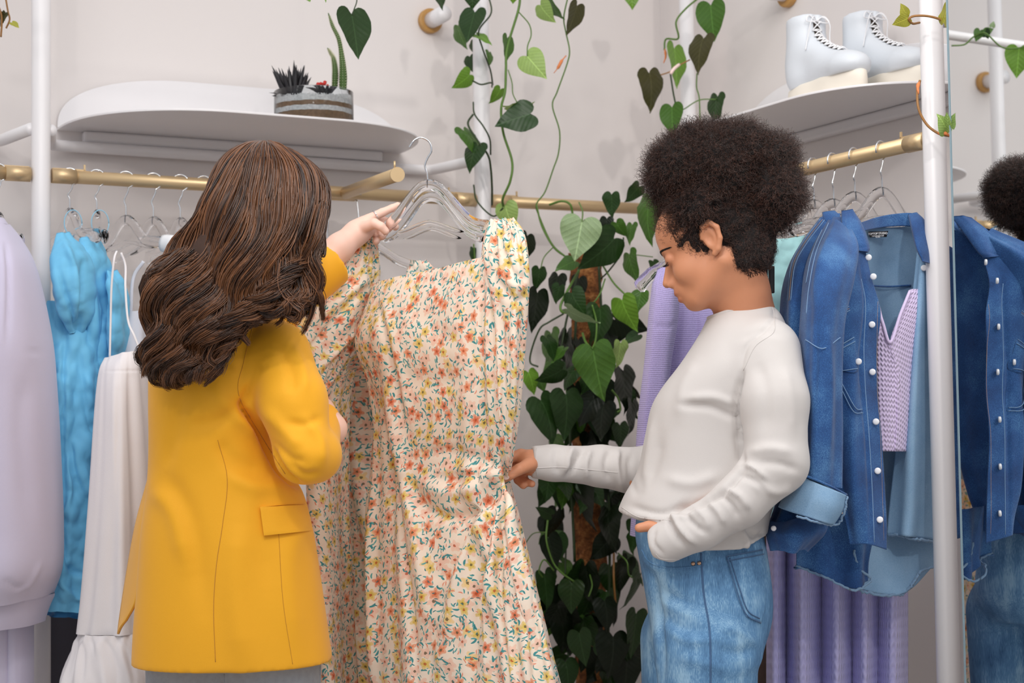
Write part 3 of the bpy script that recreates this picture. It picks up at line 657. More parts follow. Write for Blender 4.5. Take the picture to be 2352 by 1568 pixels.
for L in range(nl):
    sc_ = (L + RNG.uniform(-.5, .5)) / (nl - 1); ph = 2.2 * math.sin(2 * math.pi * sc_ * 1.4) + RNG.uniform(-.75, .75); fq = RNG.uniform(3.1, 3.7); m = 34; dep = RNG.uniform(0, 1); ln = RNG.uniform(.90, 1.0)
    if L % 5 == 0: ln = RNG.uniform(.6, .85)
    s_ = np.full(m, sc_); base = surf(s_)
    tn = tt * ln; idx = tn * (K - 1); i0 = np.minimum(idx.astype(int), K - 2); fr_ = (idx - i0)[None, :, None]; base = base[:, i0] * (1 - fr_) + base[:, i0 + 1] * fr_
    T = np.gradient(base[0], axis=0); T /= np.linalg.norm(T, axis=1)[:, None]; side = np.cross(T, unit(CAM - HC)); side /= np.linalg.norm(side, axis=1)[:, None]; outn = np.cross(side, T); outn *= np.sign((outn @ unit(CAM - HC)))[:, None]
    r = np.sqrt(RNG.uniform(0, 1, m)); a = RNG.uniform(0, 2 * math.pi, m)
    rad = (.011 + .006 * np.sin(math.pi * tn)) * (1 - .88 * tt ** 1.8); rad[0:3] *= [.35, .7, .9]
    amp = .0016 + .0165 * np.clip((tn - .16) / .5, 0, 1) * RNG.uniform(.5, 1.1)
    wv = amp * np.sin(2 * math.pi * (tn ** 1.1) * fq + ph) ; wv2 = amp * 1.0 * np.cos(2 * math.pi * (tn ** 1.1) * fq + ph)
    off = side[None] * ((r * np.cos(a))[:, None, None] * rad[None, :, None] + wv[None, :, None]) + outn[None] * ((r * np.sin(a) * .55)[:, None, None] * rad[None, :, None] + wv2[None, :, None] + (.004 + .012 * (1 - dep)) * np.clip(tt * 4, 0, 1)[None, :, None])
    fz = RNG.normal(0, .0011, (m, 1, 3)) * (tt[None, :, None] * 2.2) + RNG.normal(0, 1, (m, 1, 3)) * .0010 * np.sin(RNG.uniform(3, 9, (m, 1, 1)) * tt[None, :, None] * 3)
    S.append(base + off + fz); Rr.append(np.tile(.00125 * (1 - .75 * tt ** 3), (m, 1))); TT.append(np.clip(RNG.normal(.40, .16, m) + .28 * math.sin(L * 1.7), 0, 1))
# loose locks beside the shoulder
for pts in ([(742, 470, 2.95), (732, 540, 2.92), (716, 590, 2.90), (736, 640, 2.9), (722, 690, 2.9), (712, 730, 2.9), (694, 766, 2.9)], [(738, 480, 2.93), (722, 545, 2.90), (700, 600, 2.9), (722, 650, 2.9), (738, 690, 2.9), (742, 735, 2.92)],
            [(640, 600, 2.87), (640, 660, 2.86), (672, 700, 2.86), (690, 716, 2.86), (680, 735, 2.86), (650, 722, 2.86)], [(470, 740, 2.85), (500, 770, 2.85), (480, 820, 2.85), (500, 850, 2.85), (470, 885, 2.85)],
            [(420, 580, 2.9), (372, 620, 2.88), (345, 636, 2.88), (352, 670, 2.88), (342, 700, 2.88)], [(560, 700, 2.86), (600, 705, 2.86), (575, 735, 2.855), (555, 765, 2.855), (572, 790, 2.86)]):
    c = cr(PA(pts), K); m = 60; S.append(c[None] + RNG.normal(0, .0055, (m, 1, 3)) * (1 - .7 * tt[None, :, None] ** 2) + RNG.normal(0, .0011, (m, 1, 3)) * np.sin(tt * 14)[None, :, None]); Rr.append(np.tile(.0009 * (1 - .75 * tt ** 3), (m, 1))); TT.append(np.clip(RNG.normal(.4, .2, m), 0, 1))
S = np.vstack(S); Rr = np.vstack(Rr); TT = np.concatenate(TT); V, Q = multitube(S, Rr)
hair = obj('hair', V, Q, M['brown_hair'], w1, col=np.repeat(TT, K * 3)[:, None] * np.ones(3)); hair['label'] = 'long wavy dark brown hair'
F = Field(P(320, 900, 2.9) - [.03, .1, .0], P(780, 300, 3.0) + [.03, .30, .03], .006)
F.ell(HC + [-.003, .004, .012], (.098, .098, .104), k=.01)
for rowp in ([(560, 520, 2.99, .075), (520, 610, 2.96, .066), (470, 700, 2.945, .055), (420, 790, 2.928, .042), (400, 850, 2.91, .020)], [(640, 540, 2.99, .075), (600, 620, 2.955, .058), (550, 680, 2.935, .042), (480, 770, 2.918, .035), (450, 840, 2.905, .018)],
             [(470, 590, 2.985, .025), (430, 640, 2.96, .030), (390, 720, 2.93, .03), (370, 820, 2.91, .018)], [(690, 520, 2.98, .042), (675, 590, 2.95, .03), (655, 640, 2.93, .018)]): chainpx(F, rowp, .03)
V, Q = F.mesh(1); obj('hair_mass', V, Q, M['hair_base'], hair)
# ---------------- woman in the white top
w2 = thing('person', 'woman with curly dark hair in white long sleeved top and blue jeans, facing left', 'person', (P(1620, 1300, 3.05)[0], P(1620, 1300, 3.05)[1], 0))
p22 = math.radians(22); c18, s18 = math.cos(math.radians(18)), math.sin(math.radians(18))
H2 = P(1636, 559, 3.03); h2 = Head(H2, (-c18 * math.cos(p22), s18 * math.cos(p22), -math.sin(p22)), h=.0022)
hv, hq, ht = h2.build(P(1712, 735, 3.07), .054)
b = Field(P(1400, 900, 3.05) * [1, 1, 0] + [-.03, -.28, -.02], P(1880, 900, 3.05) * [1, 1, 0] + [.03, .3, 1.50], .011)
b.stack([row(735, 1630, 1790, 3.07, .07), row(800, 1600, 1800, 3.08, .09), row(930, 1530, 1780, 3.08, .09), row(1100, 1500, 1740, 3.08, .08), row(1200, 1490, 1730, 3.08, .08), row(1350, 1520, 1735, 3.08, .08)], .02)
for dy, dx in ((-.06, .015), (.06, -.03)):
    hp = P(1620, 1350, 3.08) + [dx, dy, 0]; kn = np.array([hp[0] + .0, hp[1], .46]); an = np.array([hp[0] + .03, hp[1], .09]); b.chain([hp, kn, an], [.062, .052, .04], .02); b.cone(an + [0, 0, -.05], an + [-.13, .03, -.055], .034, .028, .02)
b.chain([P(1765, 800, 2.98), P(1785, 1090, 2.92), P(1560, 1225, 2.93)], [.042, .036, .028], .015)
b.chain([P(1660, 850, 3.20), P(1520, 1110, 3.22), P(1260, 1062, 3.15)], [.042, .034, .026], .015)
bv, bq = b.mesh(1)
hR = hand_mesh([(1275, 1063, 3.16, .026), (1240, 1062, 3.145, .0235), (1215, 1060, 3.14, .022)],
    [[(1196, 1042, 3.145, .0105), (1172, 1052, 3.140, .0098), (1160, 1073, 3.130, .0088), (1156, 1094, 3.122, .0074)],
     [(1218, 1066, 3.112, .0135), (1192, 1078, 3.092, .0112), (1172, 1090, 3.088, .0098), (1156, 1100, 3.092, .0086)],
     [(1200, 1046, 3.160, .0105), (1178, 1062, 3.162, .0096), (1168, 1082, 3.150, .0086), (1164, 1098, 3.132, .0074)],
     [(1206, 1062, 3.168, .0105), (1186, 1082, 3.170, .0092), (1190, 1102, 3.156, .0086), (1202, 1114, 3.140, .0078)],
     [(1214, 1074, 3.160, .0098), (1200, 1090, 3.164, .0084), (1208, 1106, 3.150, .0078), (1222, 1111, 3.136, .0070)]],
    palm=(((1225, 1062, 3.14, .0225), (1198, 1050, 3.152, .0165)), ((1222, 1066, 3.14, .020), (1208, 1072, 3.155, .016)), ((1226, 1064, 3.13, .018), (1210, 1068, 3.112, .013))))
hL = hand_mesh([(1570, 1212, 2.93, .024), (1535, 1222, 2.93, .021)],
    [[(1512, 1212, 2.95, .011), (1490, 1208, 2.95, .0100), (1468, 1212, 2.95, .0088)], [(1515, 1228, 2.96, .0105), (1505, 1262, 3.0, .0095), (1510, 1290, 3.01, .008)],
     [(1525, 1232, 2.96, .0105), (1525, 1265, 3.0, .0095), (1530, 1295, 3.01, .008)], [(1537, 1235, 2.96, .0105), (1540, 1265, 3.0, .0092), (1545, 1295, 3.01, .008)], [(1550, 1235, 2.96, .0098), (1556, 1262, 3.0, .0085), (1560, 1285, 3.01, .007)]],
    h=.003, palm=(((1540, 1218, 2.93, .02), (1522, 1228, 2.955, .02)),))
V, Q, T = joinmesh([(hv, hq, ht), (bv, bq, None), hR, hL])
m_ = proj(V); tip = ((m_[0] > 1140) & (m_[0] < 1235) & (m_[1] > 1090) & (m_[1] < 1125) & (m_[0] > 1172))
T = T.copy(); T[tip] *= [1.12, 1.12, 1.15]
obj('body', V, Q, M['skin_brown'], w2, col=T); h2.features(w2)
nb = bvh_of(*hR[:2]); nail(w2, nb, (1162, 1096), 8)
# top
M['white_jersey'] = cloth('white_jersey', (203, 198, 195), .9, .25, 1400, .015, .1)
F = Field(P(1200, 1300, 3.0) * [1, 1, 0] + [-.02, -.28, .90], P(1880, 640, 3.05) * [1, 1, 0] + [.03, .33, 1.48], .0047)
rows = [row(700, 1640, 1768, 3.07, .058), row(722, 1628, 1790, 3.07, .075), row(765, 1608, 1808, 3.07, .115), row(830, 1566, 1826, 3.07, .14), row(890, 1520, 1828, 3.07, .140), row(935, 1496, 1824, 3.07, .135), row(1000, 1482, 1808, 3.07, .13), row(1080, 1464, 1795, 3.07, .13),
        row(1140, 1432, 1780, 3.07, .135), row(1180, 1420, 1768, 3.07, .14), row(1215, 1440, 1762, 3.07, .14), row(1262, 1478, 1758, 3.07, .14)]
F.stack(rows, .01, 2.25)
def hemcut(F):
    x, z = F.ax[0][:, None, None], F.ax[2][None, None, :]
    hp_ = [P(a_, b_, 2.96) for a_, b_ in ((1400, 1172), (1420, 1180), (1470, 1197), (1560, 1215), (1610, 1262), (1700, 1260), (1757, 1238), (1800, 1225))]
    zz = np.interp(F.ax[0], [q[0] for q in hp_], [q[2] for q in hp_])[:, None, None]; F.F = np.maximum(F.F, (zz - z).astype(np.float32) + 0 * F.F)
hemcut(F); TORSO = F.F.copy(); F.F[:] = 1.0
F.chain([P(1762, 808, 2.97), P(1778, 920, 2.93), P(1784, 1062, 2.91)], [.062, .060, .056], .02)
F.chain([P(1784, 1062, 2.91), P(1700, 1150, 2.90), P(1610, 1210, 2.905), P(1528, 1246, 2.93)], [.056, .046, .039, .038], .014)
F.chain([P(1660, 850, 3.20), P(1560, 1060, 3.24), P(1480, 1085, 3.22)], [.06, .058, .05], .02)
F.chain([P(1480, 1085, 3.22), P(1380, 1070, 3.18), P(1270, 1063, 3.15), P(1215, 1060, 3.14)], [.050, .040, .034, .0315], .012)
def slab(F, pc, nrm, near, rad):
    x, y, z = F.ax[0][:, None, None], F.ax[1][None, :, None], F.ax[2][None, None, :]; d = (x - pc[0]) * nrm[0] + (y - pc[1]) * nrm[1] + (z - pc[2]) * nrm[2]
    k = (x - near[0]) ** 2 + (y - near[1]) ** 2 + (z - near[2]) ** 2 < rad ** 2; F.F = np.where(k, np.maximum(F.F, d.astype(np.float32)), F.F)
h_ = np.clip(.5 + .5 * (TORSO - F.F) / .010, 0, 1); ARM = F.F; k_ = np.where(F.ax[2][None, None, :] > P(1700, 1000, 2.95)[2], .022, .004).astype(np.float32); h_ = np.clip(.5 + .5 * (TORSO - ARM) / k_, 0, 1); F.F = TORSO * (1 - h_) + ARM * h_ - k_ * h_ * (1 - h_)
pc = P(1221, 1060, 3.14); slab(F, pc, unit(P(1180, 1058, 3.135) - pc), P(1205, 1060, 3.14), .07)
pc = P(1496, 1255, 2.93); slab(F, pc, unit(P(1480, 1256, 2.93) - P(1540, 1238, 2.915)), P(1480, 1258, 2.93), .065)
pc = P(1530, 1287, 2.93); slab(F, pc, unit(P(1520, 1330, 2.93) - P(1540, 1262, 2.93)), P(1525, 1300, 2.93), .05)
x, y, z = F.ax[0][:, None, None], F.ax[1][None, :, None], F.ax[2][None, None, :]
# neckline: keep an open round neck; hem: lower at the back, higher in front
nk = P(1700, 706, 3.07); nd = unit([-.30, .0, .95]); d = ((x - nk[0]) * nd[0] + (z - nk[2]) * nd[2]).astype(np.float32)
F.F = np.where(z > nk[2] - .08, np.maximum(F.F, np.broadcast_to(d, F.F.shape)), F.F)
ha, hb = P(1420, 1180, 2.95), P(1758, 1243, 2.95); sl = (hb[2] - ha[2]) / (hb[0] - ha[0]); d = ((ha[2] + sl * (x - ha[0])) - z).astype(np.float32)
arm = Field(F.lo, F.lo + F.h * (np.array(F.F.shape) - 1), F.h)
far = (y > 2.99 + 0 * x + 0 * z)
pass
V, Q = F.mesh(1); N = vnormals(V, Q)
st = [([(1705, 855), (1692, 905), (1690, 960), (1702, 1010)], 6, -.010), ([(1690, 985), (1700, 1040), (1705, 1065)], 9, -.005), ([(1560, 930), (1630, 935), (1690, 962)], 8, -.004), ([(1575, 915), (1640, 912), (1690, 930)], 10, .004),
      ([(1712, 1075), (1660, 1130), (1600, 1160), (1552, 1172)], 7, -.008), ([(1712, 1068), (1738, 1078), (1760, 1100)], 6, .006), ([(1700, 1090), (1735, 1105), (1760, 1135)], 6, -.005), ([(1665, 1120), (1700, 1140), (1720, 1170)], 7, .006), ([(1650, 1135), (1680, 1160), (1695, 1190)], 6, -.005),
      ([(1625, 1150), (1650, 1175), (1665, 1205)], 7, .005), ([(1570, 1175), (1590, 1200), (1620, 1225)], 7, -.006), ([(1545, 1180), (1565, 1215), (1600, 1250)], 7, .006), ([(1535, 1190), (1545, 1220), (1570, 1255)], 6, -.005), ([(1590, 1160), (1620, 1190), (1630, 1215)], 7, .004),
      ([(1505, 1215), (1500, 1245), (1525, 1275)], 5, -.003), ([(1720, 1040), (1770, 1030), (1820, 1040)], 12, .004), ([(1735, 1060), (1790, 1065), (1835, 1080)], 10, -.004), ([(1725, 1110), (1780, 1130), (1820, 1120)], 11, .004),
      ([(1700, 780), (1745, 760), (1800, 770)], 9, -.002), ([(1780, 700), (1775, 735), (1745, 765), (1712, 800), (1700, 860)], 5, -.003),
      ([(1340, 1030), (1325, 1060), (1300, 1095)], 6, -.006), ([(1320, 1028), (1305, 1050), (1300, 1085)], 7, .007), ([(1360, 1030), (1345, 1065), (1350, 1100)], 6, .005), ([(1400, 1032), (1392, 1070), (1400, 1110)], 8, -.005), ([(1420, 1032), (1415, 1070), (1430, 1130)], 7, .006), ([(1280, 1028), (1275, 1060), (1285, 1090)], 7, -.003),
      ([(1450, 1040), (1445, 1080), (1455, 1130)], 7, -.004), ([(1500, 960), (1490, 1040), (1480, 1120)], 10, .004), ([(1520, 1000), (1500, 1080), (1440, 1160)], 12, -.003), ([(1440, 1160), (1520, 1180), (1590, 1150)], 9, -.004), ([(1450, 1180), (1530, 1192), (1600, 1180)], 7, .004),
      ([(1530, 1100), (1590, 1110), (1650, 1090)], 14, .004), ([(1720, 1225), (1740, 1232), (1758, 1222)], 7, -.006), ([(1700, 1215), (1715, 1240), (1712, 1262)], 6, .005), ([(1600, 830), (1570, 890), (1560, 960)], 14, .003), ([(1740, 830), (1760, 900), (1758, 1000)], 16, -.003), ([(1800, 840), (1815, 920), (1818, 1000)], 14, .003)]
st = [(a_, b_, c_ * 1.45) for a_, b_, c_ in st]; V = sag_strokes(V, N, st); top = obj('long_sleeved_top', V, Q, M['white_jersey'], w2); tb = bvh_of(V, Q)
jointube('seam_stitch', tb, [[(1222, 1075), (1290, 1073), (1350, 1078), (1420, 1085)], [(1775, 705), (1780, 735), (1775, 765), (1735, 795), (1708, 850)], [(1506, 1272), (1520, 1283), (1560, 1285)], [(1232, 1030), (1230, 1060), (1234, 1095)], [(1428, 1165), (1470, 1188), (1540, 1195)]], .0009, M['white_jersey'], top, 40, .0)
nrim = PA([(1632, 738, 3.045), (1640, 726, 2.99), (1672, 708, 2.955), (1712, 690, 2.965), (1744, 684, 3.01), (1758, 690, 3.06), (1750, 700, 3.12), (1700, 715, 3.16), (1650, 735, 3.12), (1632, 738, 3.045)])
nx_ = unit(np.cross([0, 1, 0], nd)); nc_ = P(1699, 708, 3.065)
obj('neck_band', *tube([nc_ + .0635 * math.cos(a_) * nx_ + .063 * math.sin(a_) * np.array([0, 1, 0]) for a_ in np.linspace(0, 2 * math.pi, 61)], .0045, 8, flat=(nd, .5)), M['white_jersey'], top)
# blue jeans
t = NT('blue_jeans_denim', .88); v = t.coord(); n1_ = t.noise(t.coord('Object', (900, 900, 60)), 1, 2, .6); n2_ = t.noise(v, 9, 3); n3 = t.noise(t.coord('Object', (60, 60, 8)), 1, 2)
f_ = t.math('ADD', t.math('MULTIPLY', n1_, .55), t.math('ADD', t.math('MULTIPLY', n2_, .8), t.math('MULTIPLY', n3, .35)))
t.set(Base_Color=t.ramp(f_, [(.55, lin((48, 84, 124))), (.85, lin((98, 144, 186))), (1.15, lin((150, 188, 216)))])); t.bump(n1_, .4, .001); M['jeans'] = t.m
M['jeans_seam'] = cloth('jeans_seam', (66, 100, 140), .9); M['rivet'] = plain('copper_rivet', (196, 160, 136), .3, .9)
F = Field(P(1440, 1200, 3.05) * [1, 1, 0] + [-.04, -.24, .06], P(1790, 1200, 3.05) * [1, 1, 0] + [.06, .26, 1.03], .0062)
F.stack([row(1185, 1462, 1742, 3.07, .112), row(1230, 1460, 1752, 3.07, .118), row(1300, 1472, 1764, 3.07, .128), row(1380, 1486, 1772, 3.07, .135), row(1440, 1496, 1766, 3.07, .132), row(1500, 1515, 1742, 3.05, .12)], .02, 2.3)
A0 = P(1622, 1480, 3.0)
F.chain([A0, A0 * [1, 1, 0] + [.004, .01, .46], A0 * [1, 1, 0] + [.03, .01, .10]], [.096, .082, .078], .03)
B0 = P(1570, 1470, 3.16); F.chain([B0, B0 * [1, 1, 0] + [-.005, 0, .46], B0 * [1, 1, 0] + [.02, 0, .10]], [.085, .075, .072], .03)
F.cutplane((0, 0, .10), (0, 0, -1)); V, Q = F.mesh(1); N = vnormals(V, Q)
st = [([(1475, 1290), (1520, 1360), (1610, 1395)], 12, -.006), ([(1495, 1330), (1540, 1390), (1610, 1420)], 10, .005), ([(1510, 1400), (1560, 1440), (1630, 1450)], 12, -.005), ([(1530, 1440), (1580, 1470), (1650, 1465)], 10, .005), ([(1500, 1330), (1512, 1420), (1522, 1560)], 9, -.010),
      ([(1640, 1400), (1700, 1420), (1745, 1470)], 12, -.004), ([(1650, 1440), (1700, 1450), (1740, 1480)], 9, .005), ([(1650, 1490), (1690, 1500), (1735, 1490)], 12, -.005), ([(1560, 1510), (1610, 1520), (1680, 1540)], 14, .004), ([(1476, 1275), (1490, 1300), (1560, 1312), (1610, 1300)], 4, .003)]
V = sag_strokes(V, N, st); jn = obj('jeans', V, Q, M['jeans'], w2); jb = bvh_of(V, Q)
jointube('side_seam', jb, [[(1610, 1270), (1616, 1360), (1630, 1450), (1632, 1560), (1632, 1640)]], .0018, M['jeans_seam'], jn, 60)
jointube('pocket_opening', jb, [[(1474, 1262), (1492, 1290), (1530, 1303), (1575, 1303), (1610, 1298)]], .0018, M['jeans'], jn, 40)
pk = [(1668, 1277), (1752, 1262), (1760, 1380), (1748, 1432), (1712, 1412), (1690, 1360)]
V = []; nn = 0; P0 = [np.array(q, float) for q in pk]; g = G()
def patch_px(poly, bv, lift, mat, parent, name, n=10, **kw):
    """stitched-on patch from six outline points: left side a,f,e,(d) right side b,c,d"""
    a, b_, c, d, e, f = [np.array(q, float) for q in poly]; Ls = cr([a, f, e, (e + d) / 2 * .3 + e * .7], n); Rs = cr([b_, c, d], n); Vv = []
    for s in (0, 1):
        for i in range(n):
            for j in range(n):
                q = Ls[i] * (1 - j / (n - 1)) + Rs[i] * (j / (n - 1)); r = drape(bv, [q] * 2, 2, lift * (.2 + s)); Vv.append(r[0] if r else (Vv[-1] if Vv else P(q[0], q[1], 3)))
    gf = gridfaces(n, n); m = n * n; ed = list(range(n)) + [j * n + n - 1 for j in range(1, n)] + [(n - 1) * n + i for i in range(n - 2, -1, -1)] + [j * n for j in range(n - 2, 0, -1)]
    return obj(name, Vv, [tuple(f) for f in gf + m] + [tuple(f[::-1]) for f in gf] + [(ed[i], ed[(i + 1) % len(ed)], ed[(i + 1) % len(ed)] + m, ed[i] + m) for i in range(len(ed))], mat, parent, **kw)
bp = patch_px(pk, jb, .002, M['jeans'], jn, 'back_pocket', 12)
jointube('pocket_stitch', jb, [[(1670, 1278), (1692, 1355), (1714, 1410), (1748, 1430)], [(1677, 1280), (1700, 1355), (1718, 1402), (1745, 1420)], [(1668, 1277), (1752, 1262)], [(1670, 1287), (1754, 1272)]], .0011, M['jeans_seam'], bp, 40, .004)
for c in ((1592, 1294), (1606, 1293)):
    q = drape(jb, [c] * 2, 2, .001)
    if q: obj('rivet', *tube([q[0], q[0] + unit(CAM - q[0]) * .003], [.0042, .003], 12), M['rivet'], jn)
for dy, dx in ((-.085, .03), (.085, .0)):
    hp = P(1620, 1350, 3.08) + [dx, dy, 0]; shoe(w2, np.array([hp[0] + .02, hp[1], 0]), (-.97, .2))
# afro
M['afro'] = hairmat('afro_curls', (26, 15, 12), (92, 56, 42), .5); M['afro_base'] = plain('afro_base', (16, 9, 8), .9)
F = Field(P(1440, 640, 3.0) - [0, .22, 0], P(1900, 235, 3.05) + [0, .28, 0], .006)
for px_, py_, D_, r in ((1640, 400, 3.02, 118), (1560, 385, 3.0, 78), (1605, 350, 3.03, 72), (1700, 345, 3.0, 70), (1765, 375, 3.0, 68), (1540, 430, 3.04, 52), (1780, 440, 2.98, 70), (1745, 490, 3.0, 62), (1820, 455, 3.0, 34), (1650, 480, 3.04, 100), (1700, 540, 3.05, 58), (1700, 580, 3.03, 46), (1690, 600, 3.00, 26),
                        (1600, 470, 2.98, 66), (1560, 480, 3.06, 48), (1650, 330, 3.04, 55), (1620, 400, 3.12, 100), (1740, 400, 3.1, 80), (1790, 345, 3.02, 36), (1520, 400, 3.02, 42), (1790, 500, 3.0, 34)):
    F.ell(P(px_, py_, D_), np.array([1, 1, 1]) * r * .86 * D_ / FPX, k=.012)
# keep the face and ear clear
F.ell(h2.w((.075, 0, -.03)), (.055, .085, .085), h2.R, k=.006, mode='-'); F.ell(h2.w((-.010, .078, -.012)), (.026, .03, .036), h2.R, k=.006, mode='-')
F.ell(h2.w((-.072, 0, -.025)), (.036, .052, .060), h2.R, k=.02); F.ell(h2.w((-.050, .030, -.045)), (.034, .030, .034), h2.R, k=.015); F.ell(h2.w((-.02, 0, .03)), (.104, .082, .084), h2.R, k=.01)
F.ell(h2.w((.085, 0, -.02)), (.05, .085, .080), h2.R, k=.006, mode='-'); F.ell(h2.w((-.010, .086, -.012)), (.030, .03, .036), h2.R, k=.006, mode='-')
V, Q = F.mesh(1); N = vnormals(V, Q)
def fbm(V, f): return (np.sin(V[:, 0] * f + 1.3 * np.sin(V[:, 2] * f * .7)) * np.sin(V[:, 1] * f * 1.1 + 2) + np.sin(V[:, 2] * f * 1.3 + 1.7 * np.sin(V[:, 0] * f * .9))) * .5
V = V + N * (.004 * fbm(V, 120) + .003 * fbm(V[:, ::-1], 260))[:, None]
af = obj('hair', V, Q, M['afro_base'], w2); af['label'] = 'large rounded mass of tight dark curls'
tri = Q[:, :3]; area_ = np.linalg.norm(np.cross(V[tri[:, 1]] - V[tri[:, 0]], V[tri[:, 2]] - V[tri[:, 0]]), axis=1)
NC = 30000; pick = RNG.choice(len(Q), NC, p=area_ / area_.sum()); w_ = RNG.dirichlet((1, 1, 1, 1), NC); base = (V[Q[pick]] * w_[..., None]).sum(1); nn_ = N[Q[pick, 0]]
hair_loc = (base - h2.O) @ h2.R; edge = (hair_loc[:, 2] < .02)
ln = RNG.uniform(.012, .030, NC) * np.where((hair_loc[:, 2] < .03) & (np.linalg.norm(hair_loc[:, :2], axis=1) < .12), .35, 1.0); K2 = 12; s = np.linspace(0, 1, K2)
d = nn_ + RNG.normal(0, .45, (NC, 3)); d /= np.linalg.norm(d, axis=1)[:, None]; a1_ = np.cross(d, RNG.normal(0, 1, (NC, 3))); a1_ /= np.linalg.norm(a1_, axis=1)[:, None]; a2_ = np.cross(d, a1_)
tn = RNG.uniform(1.2, 2.6, NC)[:, None] * s[None] * 2 * math.pi + RNG.uniform(0, 6.28, NC)[:, None]; rad = RNG.uniform(.0016, .0036, NC)[:, None] * (.5 + .7 * s)[None]
S = base[:, None] - nn_[:, None] * .003 + d[:, None] * (ln[:, None] * s[None])[..., None] + (rad * np.cos(tn))[..., None] * a1_[:, None] + (rad * np.sin(tn))[..., None] * a2_[:, None]
V, Q = multitube(S, np.full((NC, K2), .00034) * (1 - .5 * s)[None], 3); TT = np.clip(RNG.normal(.35, .3, NC), 0, 1)
o = obj('curls', V, Q, M['afro'], af, col=np.repeat(TT, K2 * 3)[:, None] * np.ones(3)); o['kind'] = 'stuff'
S = []
for i in range(260):   # short edge curls at temple and nape
    q = np.array([random.uniform(-.075, -.035), .052, random.uniform(-.085, -.06)]) if i % 2 else np.array([random.uniform(.0, .055), .066, random.uniform(.02, .05)])
    r = bvh_of if 0 else None; q[1] += .02; a0_ = random.uniform(0, 6.28)
    S.append([q + np.array([.002 * math.cos(a0_ + k * .9) + .0012 * k * (-.3), 0, .002 * math.sin(a0_ + k * .9) - .0014 * k]) for k in range(8)])
hb = bvh_of(h2.loc, h2.Q); S2 = []
for c in S:
    c2 = []
    for q in c:
        h_ = hb.ray_cast(Vector((q[0], .12, q[2])), Vector((0, -1, 0)))
        if h_[0] is None: break
        c2.append(np.array(h_[0]) + [0, .0008, 0])
    if len(c2) == 8: S2.append(c2)
V, F_ = multitube(h2.w(np.array(S2)), np.full((len(S2), 8), .0003)); o = obj('hairline_curls', V, F_, M['lash'], af); o['kind'] = 'stuff'
